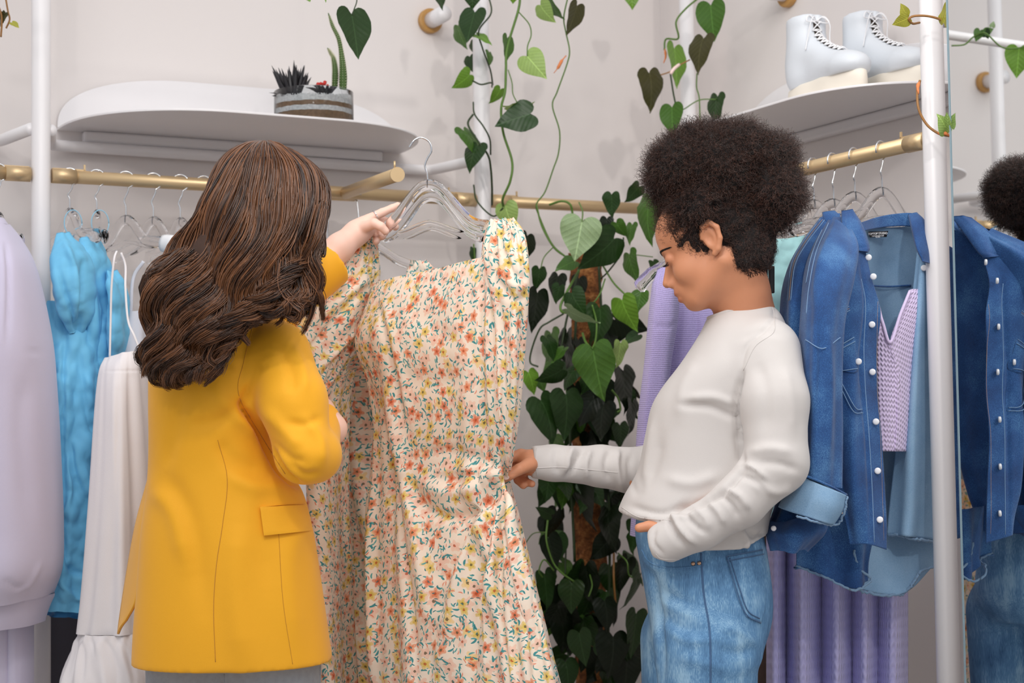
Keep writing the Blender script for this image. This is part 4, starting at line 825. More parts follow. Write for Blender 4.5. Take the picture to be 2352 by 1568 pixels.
# ------------------------------------------------------------------ garments
def loft(name, rows, mat, parent=None, nv=90, nu=96, folds=(), strokes=(), uvs=None, p=2.4, crumple=0, solid=0, cap=False, build=True, away=None, closed=True, seed=0, gather=None, smoothf=None):
    """rows of (Lx, Ly, LD, Rx, Ry, RD, thickness). folds: (count, amp_top, amp_bottom, phase)"""
    R = np.array(rows, float); L = PA(R[:, :3]); Rt = PA(R[:, 3:6]); th = R[:, 6]
    rr = cr(np.hstack([L, Rt, th[:, None]]), nv); L, Rt, th = rr[:, :3], rr[:, 3:6], rr[:, 6]
    C = (L + Rt) / 2; hv = (Rt - L) / 2; aw = unit([.12, 1, 0]) if away is None else unit(away)
    a = np.linspace(0, 2 * math.pi, nu, endpoint=not closed); ca, sa = np.cos(a), np.sin(a)
    cc = -np.sign(ca) * np.abs(ca) ** (2 / p); ss = -np.sign(sa) * np.abs(sa) ** (2 / p)      # start at the left, run along the front
    V = C[:, None] + cc[None, :, None] * hv[:, None] + (ss[None, :] * th[:, None])[..., None] * aw
    t = np.linspace(0, 1, nv)[:, None]; rng = np.random.default_rng(seed)
    u = a[None] / (2 * math.pi); off = np.zeros((nv, nu))
    for n, a0, a1, ph in folds:
        w = a0 + (a1 - a0) * t; k = rng.uniform(-.6, .6); q = 2 * math.pi * (n * (u + .02 * np.sin(5 * t + ph)) ) + ph + k * t
        off += w * (np.cos(q) + .35 * np.cos(2 * q + 1.1 * ph))
    nrm = np.cross(np.roll(V, -1, 1) - np.roll(V, 1, 1), np.gradient(V, axis=0)); nrm /= np.linalg.norm(nrm, axis=2)[..., None] + 1e-9
    if ((nrm * (V - C[:, None])).sum() < 0): nrm = -nrm
    V = V + nrm * off[..., None]
    if crumple:
        W_ = V.reshape(-1, 3); o = np.zeros(len(W_))
        for k in range(26):
            d = rng.normal(0, 1, 3) * [1, 1, .55]; d /= np.linalg.norm(d); f = rng.uniform(22, 95); q = W_ @ d * f + rng.uniform(0, 6) + 1.2 * np.sin(W_ @ rng.normal(0, 1, 3) * f * .35); o += (np.abs(np.sin(q)) - .6) * (34 / f)
        V = V + nrm * (o.reshape(nv, nu) * crumple / 2.2)[..., None]
    if gather:
        n, amp, t0, t1 = gather; w = np.clip(1 - np.abs(t - t0) / (t1 + 1e-6), 0, 1); V = V + nrm * (amp * w * np.sin(2 * math.pi * n * u + 2 * np.sin(9 * t)))[..., None]
    Vf = V.reshape(-1, 3); F = gridfaces(nv, nu, closed); N = vnormals(Vf, F)
    if ((N * (Vf - np.repeat(C, nu, 0))).sum() < 0): F = F[:, ::-1]; N = -N
    if strokes: Vf = sag_strokes(Vf, N, strokes); 
    V3 = Vf.reshape(nv, nu, 3); du = np.linalg.norm(np.diff(V3, axis=1, append=V3[:, :1]), axis=2); uu = np.cumsum(du, 1) - du; uu = np.repeat(uu.mean(0)[None], nv, 0) * .5 + uu * .5
    dv = np.linalg.norm(np.diff(V3.mean(1), axis=0, prepend=V3.mean(1)[:1]), axis=1); vv = np.cumsum(dv)[:, None] * np.ones((1, nu))
    uv = np.stack([uu, -vv], -1).reshape(-1, 2)
    if not build: return Vf, F, uv, C
    if cap:
        Vf = np.vstack([Vf, C[:1], C[-1:]]); uv = np.vstack([uv, uv[:1], uv[-1:]]); n0 = len(Vf) - 2
        F = [tuple(f) for f in F] + [((i + 1) % nu, i, n0) for i in range(nu)] + [((nv - 1) * nu + i, (nv - 1) * nu + (i + 1) % nu, n0 + 1) for i in range(nu)]
    return obj(name, Vf, F, mat, parent, uv=uv, solid=solid, offset=-1)
def sheet(name, rows, mat, parent=None, nv=70, nu=50, strokes=(), folds=(), solid=.0016, uvs=1, bend=None):
    S = crgrid([PA(r) for r in rows], nv, nu); Vf = S.reshape(-1, 3); F = gridfaces(nv, nu)[:, ::-1]; N = vnormals(Vf, F)
    if (N @ unit(CAM - Vf.mean(0))).mean() < 0: F = F[:, ::-1]; N = -N
    u = np.tile(np.linspace(0, 1, nu), nv); t = np.repeat(np.linspace(0, 1, nv), nu)
    for n, a0, a1, ph in folds: Vf = Vf + N * ((a0 + (a1 - a0) * t) * np.cos(2 * math.pi * n * u + ph + .5 * np.sin(3 * t + ph)))[:, None]
    if strokes: Vf = sag_strokes(Vf, N, strokes, False)
    V3 = Vf.reshape(nv, nu, 3); du = np.linalg.norm(np.diff(V3, axis=1, prepend=V3[:, :1]), axis=2); uu = np.cumsum(du, 1); dv = np.linalg.norm(np.diff(V3, axis=0, prepend=V3[:1]), axis=2); vv = np.cumsum(dv, 0)
    return obj(name, Vf, F, mat, parent, uv=np.stack([uu, -vv], -1).reshape(-1, 2), solid=solid, offset=0), Vf, F
# --- floral print
t = NT('floral_print_cotton', .85); tc = t.n('ShaderNodeTexCoord').outputs['UV']
def vor(sc, shift=(0, 0, 0), rnd=.85):
    v = t.vmath('ADD', t.vmath('SCALE', tc, sc=sc), shift); nd = t.n('ShaderNodeTexVoronoi', voronoi_dimensions='2D'); nd.inputs['Scale'].default_value = 1; nd.inputs['Randomness'].default_value = rnd; t.put(nd.inputs['Vector'], v)
    d = t.vmath('SUBTRACT', v, nd.outputs['Position']); return v, nd, d
def flowers(base, sc, shift, R, pal, thr):
    v, nd, d = vor(sc, shift, .75); sp = t.n('ShaderNodeSeparateXYZ'); t.put(sp.inputs[0], d); cs = t.n('ShaderNodeSeparateColor'); t.put(cs.inputs[0], nd.outputs['Color'])
    ang = t.math('ARCTAN2', sp.outputs[1], sp.outputs[0]); r = nd.outputs['Distance']; nz = t.noise(v, 6, 2)
    rr = t.math('MULTIPLY', t.math('ADD', 1.0, t.math('MULTIPLY', t.math('COSINE', t.math('ADD', t.math('MULTIPLY', ang, 5.0), t.math('MULTIPLY', cs.outputs[1], 6.0))), .22)), R)
    rr = t.math('ADD', rr, t.math('MULTIPLY', t.math('SUBTRACT', nz, .5), .16)); on = t.math('LESS_THAN', cs.outputs[2], thr)
    m = t.math('MULTIPLY', t.math('LESS_THAN', r, rr), on); colr = t.ramp(cs.outputs[0], pal); colr.node.color_ramp.interpolation = 'CONSTANT'
    ringm = t.math('MULTIPLY', t.math('GREATER_THAN', r, t.math('MULTIPLY', rr, .62)), t.noise(v, 11, 1)); dark = t.mix(.45, colr, lin((250, 226, 200)))
    c = t.mix(t.math('MULTIPLY', ringm, 1.4, clamp=True), colr, dark); base = t.mix(t.math('MULTIPLY', m, .93), base, c)
    cen = t.math('MULTIPLY', t.math('LESS_THAN', t.math('ADD', r, t.math('MULTIPLY', t.math('SUBTRACT', t.noise(v, 16, 1), .5), .12)), R * .27), on); return t.mix(t.math('MULTIPLY', cen, .85), base, t.mix(t.math('GREATER_THAN', cs.outputs[1], .5), lin((92, 84, 58)), lin((190, 84, 44))))
def leafs(base, sc, shift, L, Wd, c, thr):
    v, nd, d = vor(sc, shift, 1.0); cs = t.n('ShaderNodeSeparateColor'); t.put(cs.inputs[0], nd.outputs['Color']); ro = t.n('ShaderNodeVectorRotate', rotation_type='Z_AXIS'); t.put(ro.inputs['Vector'], d); t.put(ro.inputs['Angle'], t.math('MULTIPLY', cs.outputs[0], 6.283))
    sp = t.n('ShaderNodeSeparateXYZ'); t.put(sp.inputs[0], ro.outputs[0]); a = t.math('DIVIDE', sp.outputs[0], L); b = t.math('DIVIDE', t.math('ADD', sp.outputs[1], t.math('MULTIPLY', t.math('MULTIPLY', a, a), Wd * .9)), Wd)
    m = t.math('LESS_THAN', t.math('ADD', t.math('MULTIPLY', a, a), t.math('MULTIPLY', b, b)), 1.0); m = t.math('MULTIPLY', m, t.math('LESS_THAN', cs.outputs[1], thr)); return t.mix(m, base, c)
O_, Y_, K_, R_ = lin((240, 142, 96)), lin((234, 202, 92)), lin((252, 206, 184)), lin((234, 120, 76))
base = t.mix(t.noise(t.vmath('SCALE', tc, sc=60), 1, 2), lin((254, 242, 226)), lin((252, 230, 208)))
base = flowers(base, 26, (7.3, 2.1, 0), .30, [(0, K_), (.45, lin((250, 214, 140))), (.75, K_)], .8)
base = leafs(base, 78, (1.1, 4.4, 0), .42, .12, lin((96, 172, 170)), .6); base = leafs(base, 66, (9.1, 1.4, 0), .42, .13, lin((70, 150, 154)), .42)
base = leafs(base, 70, (5.1, 8.4, 0), .34, .08, lin((240, 150, 120)), .3)
base = flowers(base, 32, (0, 0, 0), .31, [(0, O_), (.20, Y_), (.48, K_), (.80, R_), (.90, Y_)], .80)
base = leafs(base, 90, (3.7, 6.2, 0), .34, .085, lin((52, 128, 136)), .22)
t.set(Base_Color=base); t.bump(t.noise(t.vmath('SCALE', tc, sc=1500), 1, 1), .15, .0005); t.b.inputs['Sheen Weight'].default_value = .1; M['floral'] = t.m
_tr = t.n('ShaderNodeBsdfTranslucent'); t.put(_tr.inputs[0], base); _mx = t.n('ShaderNodeMixShader'); _mx.inputs[0].default_value = .22; t.t.links.new(t.b.outputs[0], _mx.inputs[1]); t.t.links.new(_tr.outputs[0], _mx.inputs[2]); t.t.links.new(_mx.outputs[0], t.t.nodes['Material Output'].inputs['Surface'])
dress = thing('dress', 'long flowered dress with puffed sleeves held up by both women, nearest of the two', 'dress', P(1010, 640, 3.22), 'flowered dresses held up together')
def R6(lx, ly, ld, rx, ry, rd, th): return (lx, ly, ld, rx, ry, rd, th)
body_rows = [R6(858, 655, 3.37, 1134, 590, 3.08, .045), R6(838, 715, 3.37, 1150, 660, 3.08, .07), R6(818, 790, 3.37, 1168, 760, 3.08, .09), R6(846, 880, 3.37, 1174, 870, 3.08, .095), R6(860, 980, 3.37, 1170, 980, 3.09, .09), R6(862, 1090, 3.38, 1162, 1092, 3.11, .085),
             R6(858, 1200, 3.39, 1186, 1190, 3.08, .10), R6(856, 1320, 3.40, 1216, 1310, 3.05, .12), R6(860, 1450, 3.41, 1248, 1440, 3.03, .14), R6(866, 1580, 3.42, 1282, 1580, 3.0, .16), R6(868, 1760, 3.42, 1335, 1770, 3.0, .18)]
ds = [([(1110, 640), (1104, 800), (1112, 1000), (1130, 1070)], 5, -.006), ([(1125, 640), (1122, 800), (1130, 1000)], 6, .006), ([(868, 700), (898, 830), (925, 960)], 7, -.006), ([(885, 700), (915, 830), (950, 990)], 8, .005), ([(862, 900), (895, 1050), (915, 1220), (940, 1400), (960, 1600)], 9, -.012),
      ([(885, 900), (930, 1100), (965, 1290), (1000, 1500)], 14, .010), ([(1156, 1100), (1110, 1160), (1040, 1185), (975, 1165), (935, 1100)], 12, -.013), ([(1150, 1070), (1090, 1120), (1020, 1130), (960, 1090)], 20, .010), ([(1160, 1104), (1145, 1250), (1150, 1400), (1165, 1600)], 7, -.014),
      ([(1163, 1110), (1178, 1250), (1200, 1420), (1215, 1600)], 9, .010), ([(1150, 1115), (1110, 1300), (1090, 1450), (1080, 1600)], 9, -.011), ([(1150, 1115), (1128, 1300), (1122, 1450), (1120, 1600)], 10, .010), ([(1120, 1160), (1060, 1300), (1030, 1450), (1010, 1600)], 11, .010),
      ([(1090, 1190), (1020, 1330), (990, 1480), (975, 1600)], 9, -.009), ([(960, 700), (1000, 760), (1060, 790)], 22, -.003), ([(920, 860), (1000, 880), (1080, 860)], 26, -.003), ([(1162, 1085), (1060, 1040), (960, 1040)], 14, -.004), ([(1160, 1095), (1080, 1075), (1000, 1085)], 12, .005),
      ([(856, 1000), (856, 1300), (860, 1600)], 9, .012), ([(1225, 1360), (1238, 1480), (1250, 1600)], 9, -.008)]
ds = [(a_, b_, c_ * 1.45) for a_, b_, c_ in ds]
loft('dress_body', body_rows, M['floral'], dress, 200, 260, [(9, .001, .013, .8), (4, .002, .010, 2.1)], ds, p=3.2)
def rs(a): return a
loft('sleeve', [R6(1126, 508, 3.09, 1176, 503, 3.05, .020), R6(1114, 548, 3.09, 1200, 535, 3.05, .040), R6(1108, 600, 3.09, 1212, 590, 3.03, .055), R6(1120, 660, 3.08, 1214, 650, 3.02, .055), R6(1132, 730, 3.07, 1208, 725, 3.02, .05), R6(1138, 830, 3.06, 1200, 825, 3.02, .045),
                R6(1144, 950, 3.05, 1188, 950, 3.04, .035), R6(1150, 1040, 3.06, 1174, 1040, 3.06, .02), R6(1152, 1092, 3.09, 1166, 1092, 3.09, .010)], M['floral'], dress, 110, 120, [(6, .002, .004, .3)],
     [([(1135, 520), (1140, 600), (1130, 640)], 5, -.006), ([(1150, 560), (1175, 620), (1205, 640)], 6, -.006), ([(1140, 640), (1180, 690), (1206, 680)], 8, -.007), ([(1160, 640), (1190, 660), (1210, 650)], 7, .005), ([(1150, 700), (1155, 850), (1160, 1000)], 6, -.006), ([(1172, 720), (1180, 850), (1176, 980)], 8, .004)], gather=(22, .0035, 0, .35), seed=3)
loft('sleeve', [R6(822, 540, 3.37, 860, 532, 3.39, .016), R6(790, 590, 3.35, 866, 590, 3.40, .035), R6(752, 650, 3.32, 866, 650, 3.39, .05), R6(706, 705, 3.27, 842, 730, 3.37, .055), R6(676, 745, 3.24, 812, 790, 3.35, .055), R6(684, 815, 3.21, 780, 840, 3.31, .045), R6(702, 890, 3.19, 748, 890, 3.26, .03), R6(712, 938, 3.19, 730, 936, 3.24, .012)], M['floral'], dress, 120, 120,
     [(5, .002, .005, 1.3)], [([(860, 650), (800, 700), (740, 770), (700, 810)], 6, -.010), ([(845, 640), (780, 690), (720, 740)], 8, .007), ([(820, 770), (770, 830), (715, 900)], 7, -.008), ([(835, 745), (780, 800), (720, 860)], 7, .008), ([(838, 560), (850, 620), (860, 650)], 5, -.006), ([(800, 600), (830, 660), (856, 700)], 7, -.005)], gather=(20, .0035, 0, .35), seed=4)
dress2 = thing('dress', 'second flowered dress of the same print, behind the first and beside the blazer', 'dress', P(880, 900, 3.5), 'flowered dresses held up together')
loft('dress_body', [R6(800, 700, 3.56, 980, 690, 3.56, .03), R6(760, 780, 3.50, 960, 780, 3.56, .04), R6(722, 860, 3.45, 930, 860, 3.64, .04), R6(716, 960, 3.52, 925, 960, 3.66, .04), R6(716, 1100, 3.52, 930, 1100, 3.66, .04), R6(722, 1250, 3.52, 940, 1250, 3.66, .05), R6(732, 1400, 3.52, 950, 1400, 3.66, .05), R6(748, 1580, 3.52, 960, 1580, 3.66, .06), R6(760, 1760, 3.52, 970, 1760, 3.66, .06)],
     M['floral'], dress2, 140, 180, [(7, .002, .009, .4)], [([(828, 820), (834, 1000), (838, 1300), (845, 1620)], 27, -.075), ([(765, 980), (770, 1300), (790, 1620)], 10, -.012), ([(742, 980), (748, 1300), (765, 1620)], 12, .010)], p=3, seed=9)
loft('skirt_fold', [R6(745, 840, 3.34, 812, 850, 3.40, .03), R6(716, 900, 3.30, 800, 900, 3.38, .05), R6(706, 1000, 3.28, 792, 1000, 3.36, .06), R6(706, 1150, 3.28, 790, 1150, 3.36, .06), R6(712, 1300, 3.28, 796, 1300, 3.36, .06), R6(724, 1450, 3.28, 800, 1450, 3.36, .07), R6(738, 1600, 3.28, 806, 1600, 3.36, .07), R6(744, 1760, 3.28, 808, 1760, 3.36, .08)], M['floral'], dress2, 130, 90, [(3, .003, .010, 1.1)], seed=17)
loft('sleeve', [R6(944, 600, 3.52, 978, 600, 3.52, .015), R6(934, 622, 3.52, 1000, 622, 3.52, .03), R6(930, 665, 3.52, 1004, 665, 3.52, .035), R6(932, 760, 3.54, 990, 760, 3.54, .03)], M['floral'], dress2, 40, 60, [(6, .002, .003, 1)], gather=(14, .003, 0, .4))
# --- clear hangers
def hanger(label, top, ax, half=.205, hook=True, drop=.075, pad=False, rod=.0085, rail_pt=None, group=None, hookdir=None, lower=.03, hump=.05, hw=.42):
    top = np.asarray(top, float); ax = unit(ax); t_ = thing('clothes_hanger', label, 'hanger', top, group)
    s = np.linspace(-1, 1, 41); z = -hump * (1 - np.cos(np.clip(np.abs(s) / hw, 0, 1) * math.pi)) / 2 - (drop - hump) * np.clip((np.abs(s) - .15) / .85, 0, 1) ** 1.2
    pts = top + s[:, None] * half * ax + z[:, None] * UP; r = rod * (1 + .45 * np.clip((np.abs(s) - .3) / .7, 0, 1)); r[0] *= .12; r[-1] *= .12; r[1] *= .7; r[-2] *= .7
    side = np.cross(ax, UP); obj('hanger_beam', *tube(pts, r, 12, flat=(UP, .62)), M['clear'], t_)
    s2 = np.linspace(-.55, .55, 25); z2 = -hump * .92 - lower * .2 - .012 * (1 - np.cos(s2 / .55 * math.pi)) / 2 - .016 * np.abs(s2); 
    obj('lower_bar', *tube(top + s2[:, None] * half * ax + z2[:, None] * UP, .0042 * np.sqrt(np.clip(1.02 - (np.abs(s2) / .55) ** 6, .02, 1)), 8), M['clear'], t_)
    if pad:
        for sg in ((1,) if pad == 1 else (-1, 1)):
            k = slice(34, 41) if sg > 0 else slice(0, 7); obj('foam_pad', *tube(pts[k] - UP * .001, r[k] * 1.28 + .001, 12, flat=(UP, .66)), M['foam'], t_)
    if hook is not False:
        hd = unit(np.cross(ax, UP)) if hookdir is None else unit(hookdir)
        if isinstance(hook, bool):
            rp = top + UP * .115 if rail_pt is None else np.asarray(rail_pt); c = rp; R_ = .0195; base = [top - UP * .006, top + UP * .03, top + (c - top) * .48 - hd * .004]
            arc = [c + R_ * (math.cos(a) * hd * 1 + math.sin(a) * UP) for a in np.linspace(-1.25, math.pi + .35, 18)]
            path = np.vstack([cr(np.array(base + [c + hd * R_ * .2 - UP * R_ * 1.5, arc[0]]), 16), arc[1:]])
        else: path = cr(PA(hook), 40)
        obj('hook', *tube(path, .0019, 8), M['chrome'], t_)
    return t_
hanger('clear hanger carrying the nearer flowered dress, hook held above the gold rail', P(984, 424, 3.22), P(1150, 505, 3.07) - P(886, 512, 3.36), .205, hook=[(984, 430, 3.22), (981, 400, 3.22), (976, 380, 3.22), (982, 363, 3.22), (991, 346, 3.22), (986, 326, 3.22), (968, 316, 3.22), (953, 321, 3.22), (944, 332, 3.22), (940, 339, 3.22)], drop=.092, rod=.0115, hump=.075, hw=.80)
hanger('clear hanger just beneath and behind the one with the raised hook', P(990, 452, 3.36), P(1150, 505, 3.12) - P(886, 512, 3.46), .20, hook=False, drop=.085, rod=.010, hump=.066, hw=.85)
g2 = thing('clothes_hanger', 'clear hanger arm sloping below the hand into the second dress', 'hanger', P(905, 590, 3.46))
obj('hanger_beam', *tube(cr(PA([(858, 560, 3.42), (880, 575, 3.44), (910, 595, 3.48), (938, 606, 3.5), (965, 612, 3.52)]), 24), .011, 12, flat=(UP, .6)), M['clear'], g2)
# --- left rack
rL = lambda px, py=None: atz(px, 400 + (px - 60) * .0559, zL)
LH = [(160, 488, .11), (222, 492, -.1), (289, 505, .35), (352, 508, .25), (414, 510, .15), (468, 512, .0)]
nm = ['clear hanger nearest the left pole, blue ribbon loops on its neck', 'clear hanger with blue ribbon, second along from the left pole', 'clear hanger with a white foam pad, holding the white strap dress', 'clear hanger with a white pad beside the brown hair', 'clear hanger partly hidden by the brown hair, fifth from the left pole', 'clear hanger behind the brown hair, only its hook visible']
for (px, py, tw), l in zip(LH, nm):
    rp = rL(px); top = rp.copy(); top[2] = P(px, py, proj(rp[None])[2][0])[2]
    hanger(l, top, nL * 1 + dL * tw * 1.3, .19, rail_pt=rp + UP * .0, hookdir=dL * .9 + nL * .2, pad=1 if px in (289, 352) else False, rod=.012)
for px, l in ((822, 'chrome hook hanger under the gold arm, right of the brown hair'), (752, 'clear hanger hooked on the rail just right of the brown hair')):
    rp = atz(px, 444, zL); hanger(l, rp - UP * .125, nL * .8 - dL * .7, .19, rail_pt=rp, hookdir=-nL, rod=.010)
rp = atz(-4, 396, zL); hanger('clear hanger at the left edge carrying the lavender sweatshirt', rp - UP * .10, nL + dL * .1, .19, rail_pt=rp, hookdir=dL, rod=.012)
M['ribbon'] = cloth('blue_ribbon', (150, 208, 236), .6)
for px in (160, 222):
    rp = rL(px); c = P(px + 8, 510, proj(rp[None])[2][0] - .03); tag(obj('ribbon_loop', *tube([c + .020 * math.cos(a) * dL + .030 * math.sin(a) * UP - UP * .002 for a in np.linspace(0, 2 * math.pi, 25)], .0012, 6), M['ribbon'], loc=c), 'pale blue ribbon loop on the %s blue garment' % ('left' if px == 160 else 'right'), 'ribbon')
M['lavender'] = cloth('lavender_fleece', (206, 200, 222), .95, .3, 900, .02, .3); M['lavender_seam'] = cloth('lavender_seam', (176, 170, 200), .95)
sw = thing('sweatshirt', 'pale lavender fleece sweatshirt hanging at the left edge', 'sweatshirt', P(20, 900, 3.4))
loft('sweatshirt_body', [R6(-90, 520, 3.5, 14, 512, 3.45, .05), R6(-150, 560, 3.5, 40, 552, 3.42, .09), R6(-170, 640, 3.5, 66, 620, 3.38, .12), R6(-170, 780, 3.5, 92, 770, 3.36, .15), R6(-170, 900, 3.5, 106, 900, 3.36, .15), R6(-170, 1060, 3.5, 118, 1060, 3.36, .15), R6(-170, 1200, 3.5, 126, 1210, 3.36, .15), R6(-170, 1300, 3.5, 124, 1310, 3.36, .15), R6(-160, 1362, 3.5, 106, 1372, 3.38, .13)], M['lavender'], sw, 120, 110, [(3, .002, .008, .5)],
     [([(14, 560), (20, 640), (16, 790)], 5, -.006), ([(2, 560), (8, 640), (4, 790)], 6, .004), ([(0, 800), (50, 802), (98, 812)], 2.5, -.0022), ([(60, 860), (50, 1000), (70, 1200)], 22, -.006), ([(10, 1330), (30, 1345), (60, 1355)], 7, -.004), ([(95, 1290), (70, 1340), (40, 1360)], 5, .004)], p=2.6, seed=2)
loft('hem_band', [R6(-150, 1358, 3.5, 104, 1370, 3.385, .125), R6(-150, 1376, 3.5, 100, 1385, 3.39, .124), R6(-150, 1424, 3.5, 86, 1434, 3.40, .115)], M['lavender'], sw, 16, 90, [(3, .004, .004, .5)], p=2.6)
loft('collar', [R6(-80, 505, 3.5, 6, 500, 3.46, .035), R6(-84, 520, 3.5, 14, 514, 3.45, .045)], M['lavender'], sw, 10, 60)
pt = thing('trousers', 'lavender fleece trousers hanging below the sweatshirt', 'trousers', P(20, 1520, 3.45))
loft('trouser_leg', [R6(-60, 1400, 3.5, 28, 1400, 3.44, .06), R6(-60, 1500, 3.5, 30, 1500, 3.44, .06), R6(-60, 1800, 3.5, 30, 1800, 3.44, .06)], M['lavender'], pt, 30, 50, [(2, .004, .004, 0)])
loft('trouser_leg', [R6(26, 1400, 3.46, 72, 1400, 3.46, .05), R6(24, 1500, 3.46, 72, 1500, 3.46, .05), R6(22, 1800, 3.46, 74, 1800, 3.46, .05)], M['lavender'], pt, 30, 50, [(2, .003, .003, 2)], [([(42, 1430), (42, 1700)], 2, -.002)])
M['sky'] = cloth('sky_blue_cotton', (112, 192, 232), .7, .15, 700, .04, .1); M['sky_dark'] = cloth('deep_blue_lining', (52, 128, 184), .8)
b1 = thing('blouse', 'sky blue crumpled cotton blouse, left one of the two, by the left pole', 'blouse', P(160, 900, 3.6))
loft('blouse_body', [R6(112, 700, 3.62, 190, 690, 3.60, .05), R6(108, 850, 3.6, 226, 850, 3.58, .09), R6(116, 1000, 3.6, 230, 1000, 3.58, .10), R6(126, 1150, 3.6, 226, 1150, 3.58, .10), R6(126, 1260, 3.6, 218, 1260, 3.58, .10), R6(112, 1340, 3.6, 216, 1345, 3.58, .10), R6(112, 1385, 3.6, 212, 1400, 3.58, .09)], M['sky'], b1, 150, 130, [(4, .003, .008, 1)],
     [([(150, 760), (145, 950), (150, 1200)], 7, -.010), ([(160, 1000), (175, 1100), (215, 1170)], 7, -.010), ([(140, 1200), (160, 1300), (200, 1320)], 8, -.010), ([(150, 1050), (160, 1130), (140, 1200)], 6, .008), ([(110, 850), (150, 860)], 3, -.003), ([(180, 800), (200, 950), (222, 1000)], 8, -.008), ([(135, 1330), (165, 1370), (205, 1375)], 6, .008)], crumple=.009, seed=5)
loft('sleeve', [R6(134, 540, 3.56, 158, 534, 3.56, .02), R6(122, 600, 3.54, 194, 580, 3.54, .05), R6(128, 660, 3.53, 206, 650, 3.53, .06), R6(140, 720, 3.53, 204, 715, 3.53, .05), R6(164, 765, 3.54, 186, 765, 3.54, .02)], M['sky'], b1, 90, 90, [(3, .002, .004, 2)], [([(150, 560), (170, 620), (180, 740)], 7, .010), ([(135, 620), (160, 700), (175, 760)], 6, -.010), ([(190, 600), (185, 680), (180, 760)], 6, -.009)], crumple=.004, seed=6, cap=True)
loft('hem_lining', [R6(104, 1370, 3.64, 208, 1390, 3.60, .07), R6(102, 1400, 3.64, 200, 1414, 3.60, .07)], M['sky_dark'], b1, 14, 90, [(7, .005, .006, 1)])
b2 = thing('blouse', 'sky blue crumpled cotton blouse, right one of the two, before the white dress', 'blouse', P(240, 800, 3.62))
loft('blouse_body', [R6(196, 640, 3.7, 262, 630, 3.68, .04), R6(206, 740, 3.68, 288, 735, 3.66, .08), R6(214, 830, 3.68, 286, 830, 3.66, .09), R6(210, 930, 3.68, 262, 930, 3.66, .08), R6(206, 1100, 3.68, 262, 1100, 3.66, .08), R6(200, 1300, 3.68, 240, 1300, 3.66, .08)], M['sky'], b2, 130, 110, [(3, .003, .007, .3)], crumple=.009, seed=8)
loft('sleeve', [R6(192, 556, 3.62, 220, 550, 3.62, .02), R6(190, 600, 3.6, 244, 596, 3.6, .045), R6(200, 680, 3.6, 250, 680, 3.6, .05), R6(204, 780, 3.6, 250, 780, 3.6, .05), R6(212, 860, 3.6, 244, 860, 3.6, .035), R6(222, 915, 3.62, 236, 915, 3.62, .015)], M['sky'], b2, 90, 90, [(3, .002, .005, 2)], [([(215, 600), (235, 700), (240, 850)], 7, -.006)], crumple=.006, seed=12, cap=True)
loft('sleeve', [R6(246, 625, 3.6, 262, 622, 3.6, .015), R6(248, 660, 3.58, 284, 658, 3.58, .03), R6(252, 740, 3.58, 288, 740, 3.58, .035), R6(254, 800, 3.58, 284, 800, 3.58, .03), R6(258, 850, 3.6, 276, 850, 3.6, .012)], M['sky'], b2, 70, 70, [(3, .002, .004, 1)], crumple=.006, seed=14, cap=True)
M['white_linen'] = cloth('white_linen', (238, 233, 234), .85, .3, 600, .02, .1, nsc=20)
c1 = thing('dress', 'white strap dress with a tiered hem, between blue blouse and yellow blazer', 'dress', P(290, 1100, 3.45))
loft('dress_body', [R6(248, 826, 3.5, 322, 806, 3.46, .05), R6(243, 860, 3.5, 328, 855, 3.45, .08), R6(238, 950, 3.5, 334, 950, 3.44, .10), R6(230, 1150, 3.5, 346, 1150, 3.44, .12), R6(218, 1330, 3.5, 356, 1330, 3.44, .13), R6(206, 1440, 3.5, 372, 1440, 3.44, .135)], M['white_linen'], c1, 110, 130, [(6, .001, .006, .7), (11, .0005, .002, 2)], [([(300, 870), (310, 1100), (320, 1430)], 10, -.006), ([(270, 900), (262, 1200), (250, 1430)], 9, -.004), ([(243, 852), (328, 850)], 2, -.0015)], p=2.6, seed=21)
loft('hem_tier', [R6(205, 1440, 3.5, 374, 1440, 3.44, .138), R6(190, 1480, 3.5, 392, 1480, 3.44, .15), R6(162, 1570, 3.5, 420, 1570, 3.44, .17), R6(140, 1740, 3.5, 440, 1740, 3.44, .19)], M['white_linen'], c1, 60, 200, [(15, .002, .006, .2), (23, .001, .003, 2)], seed=22)
for pts in ([(252, 826, 3.49), (254, 740, 3.5), (256, 660, 3.5), (262, 596, 3.5), (268, 576, 3.52)], [(322, 806, 3.45), (308, 770, 3.46), (294, 735, 3.48), (288, 660, 3.5), (288, 610, 3.52), (278, 580, 3.52)]):
    obj('shoulder_strap', *tube(cr(PA(pts), 30), .0024, 8, flat=((1, 0, 0), .35)), M['white_linen'], c1)
M['sheer'] = cloth('pale_grey_voile', (214, 216, 226), .9, .2, 500)
c2 = thing('dress', 'pale grey voile slip hanging behind the white strap dress', 'dress', P(330, 1000, 3.62))
loft('dress_body', [R6(296, 720, 3.66, 346, 715, 3.66, .05), R6(300, 820, 3.66, 352, 820, 3.66, .07), R6(310, 1000, 3.66, 362, 1000, 3.66, .09), R6(310, 1700, 3.66, 380, 1700, 3.66, .1)], M['sheer'], c2, 80, 90, [(5, .002, .005, .5)], seed=31)
for pts in ([(300, 722, 3.64), (306, 640, 3.66), (330, 600, 3.66)], [(345, 716, 3.64), (350, 650, 3.66), (366, 600, 3.66)]): obj('shoulder_strap', *tube(cr(PA(pts), 20), .004, 8, flat=((1, 0, 0), .35)), M['sheer'], c2)
M['charcoal'] = cloth('charcoal_wool', (62, 58, 66), .95)
c3 = thing('skirt', 'charcoal skirt low behind the blue blouse and the left pole', 'skirt', P(150, 1500, 3.85))
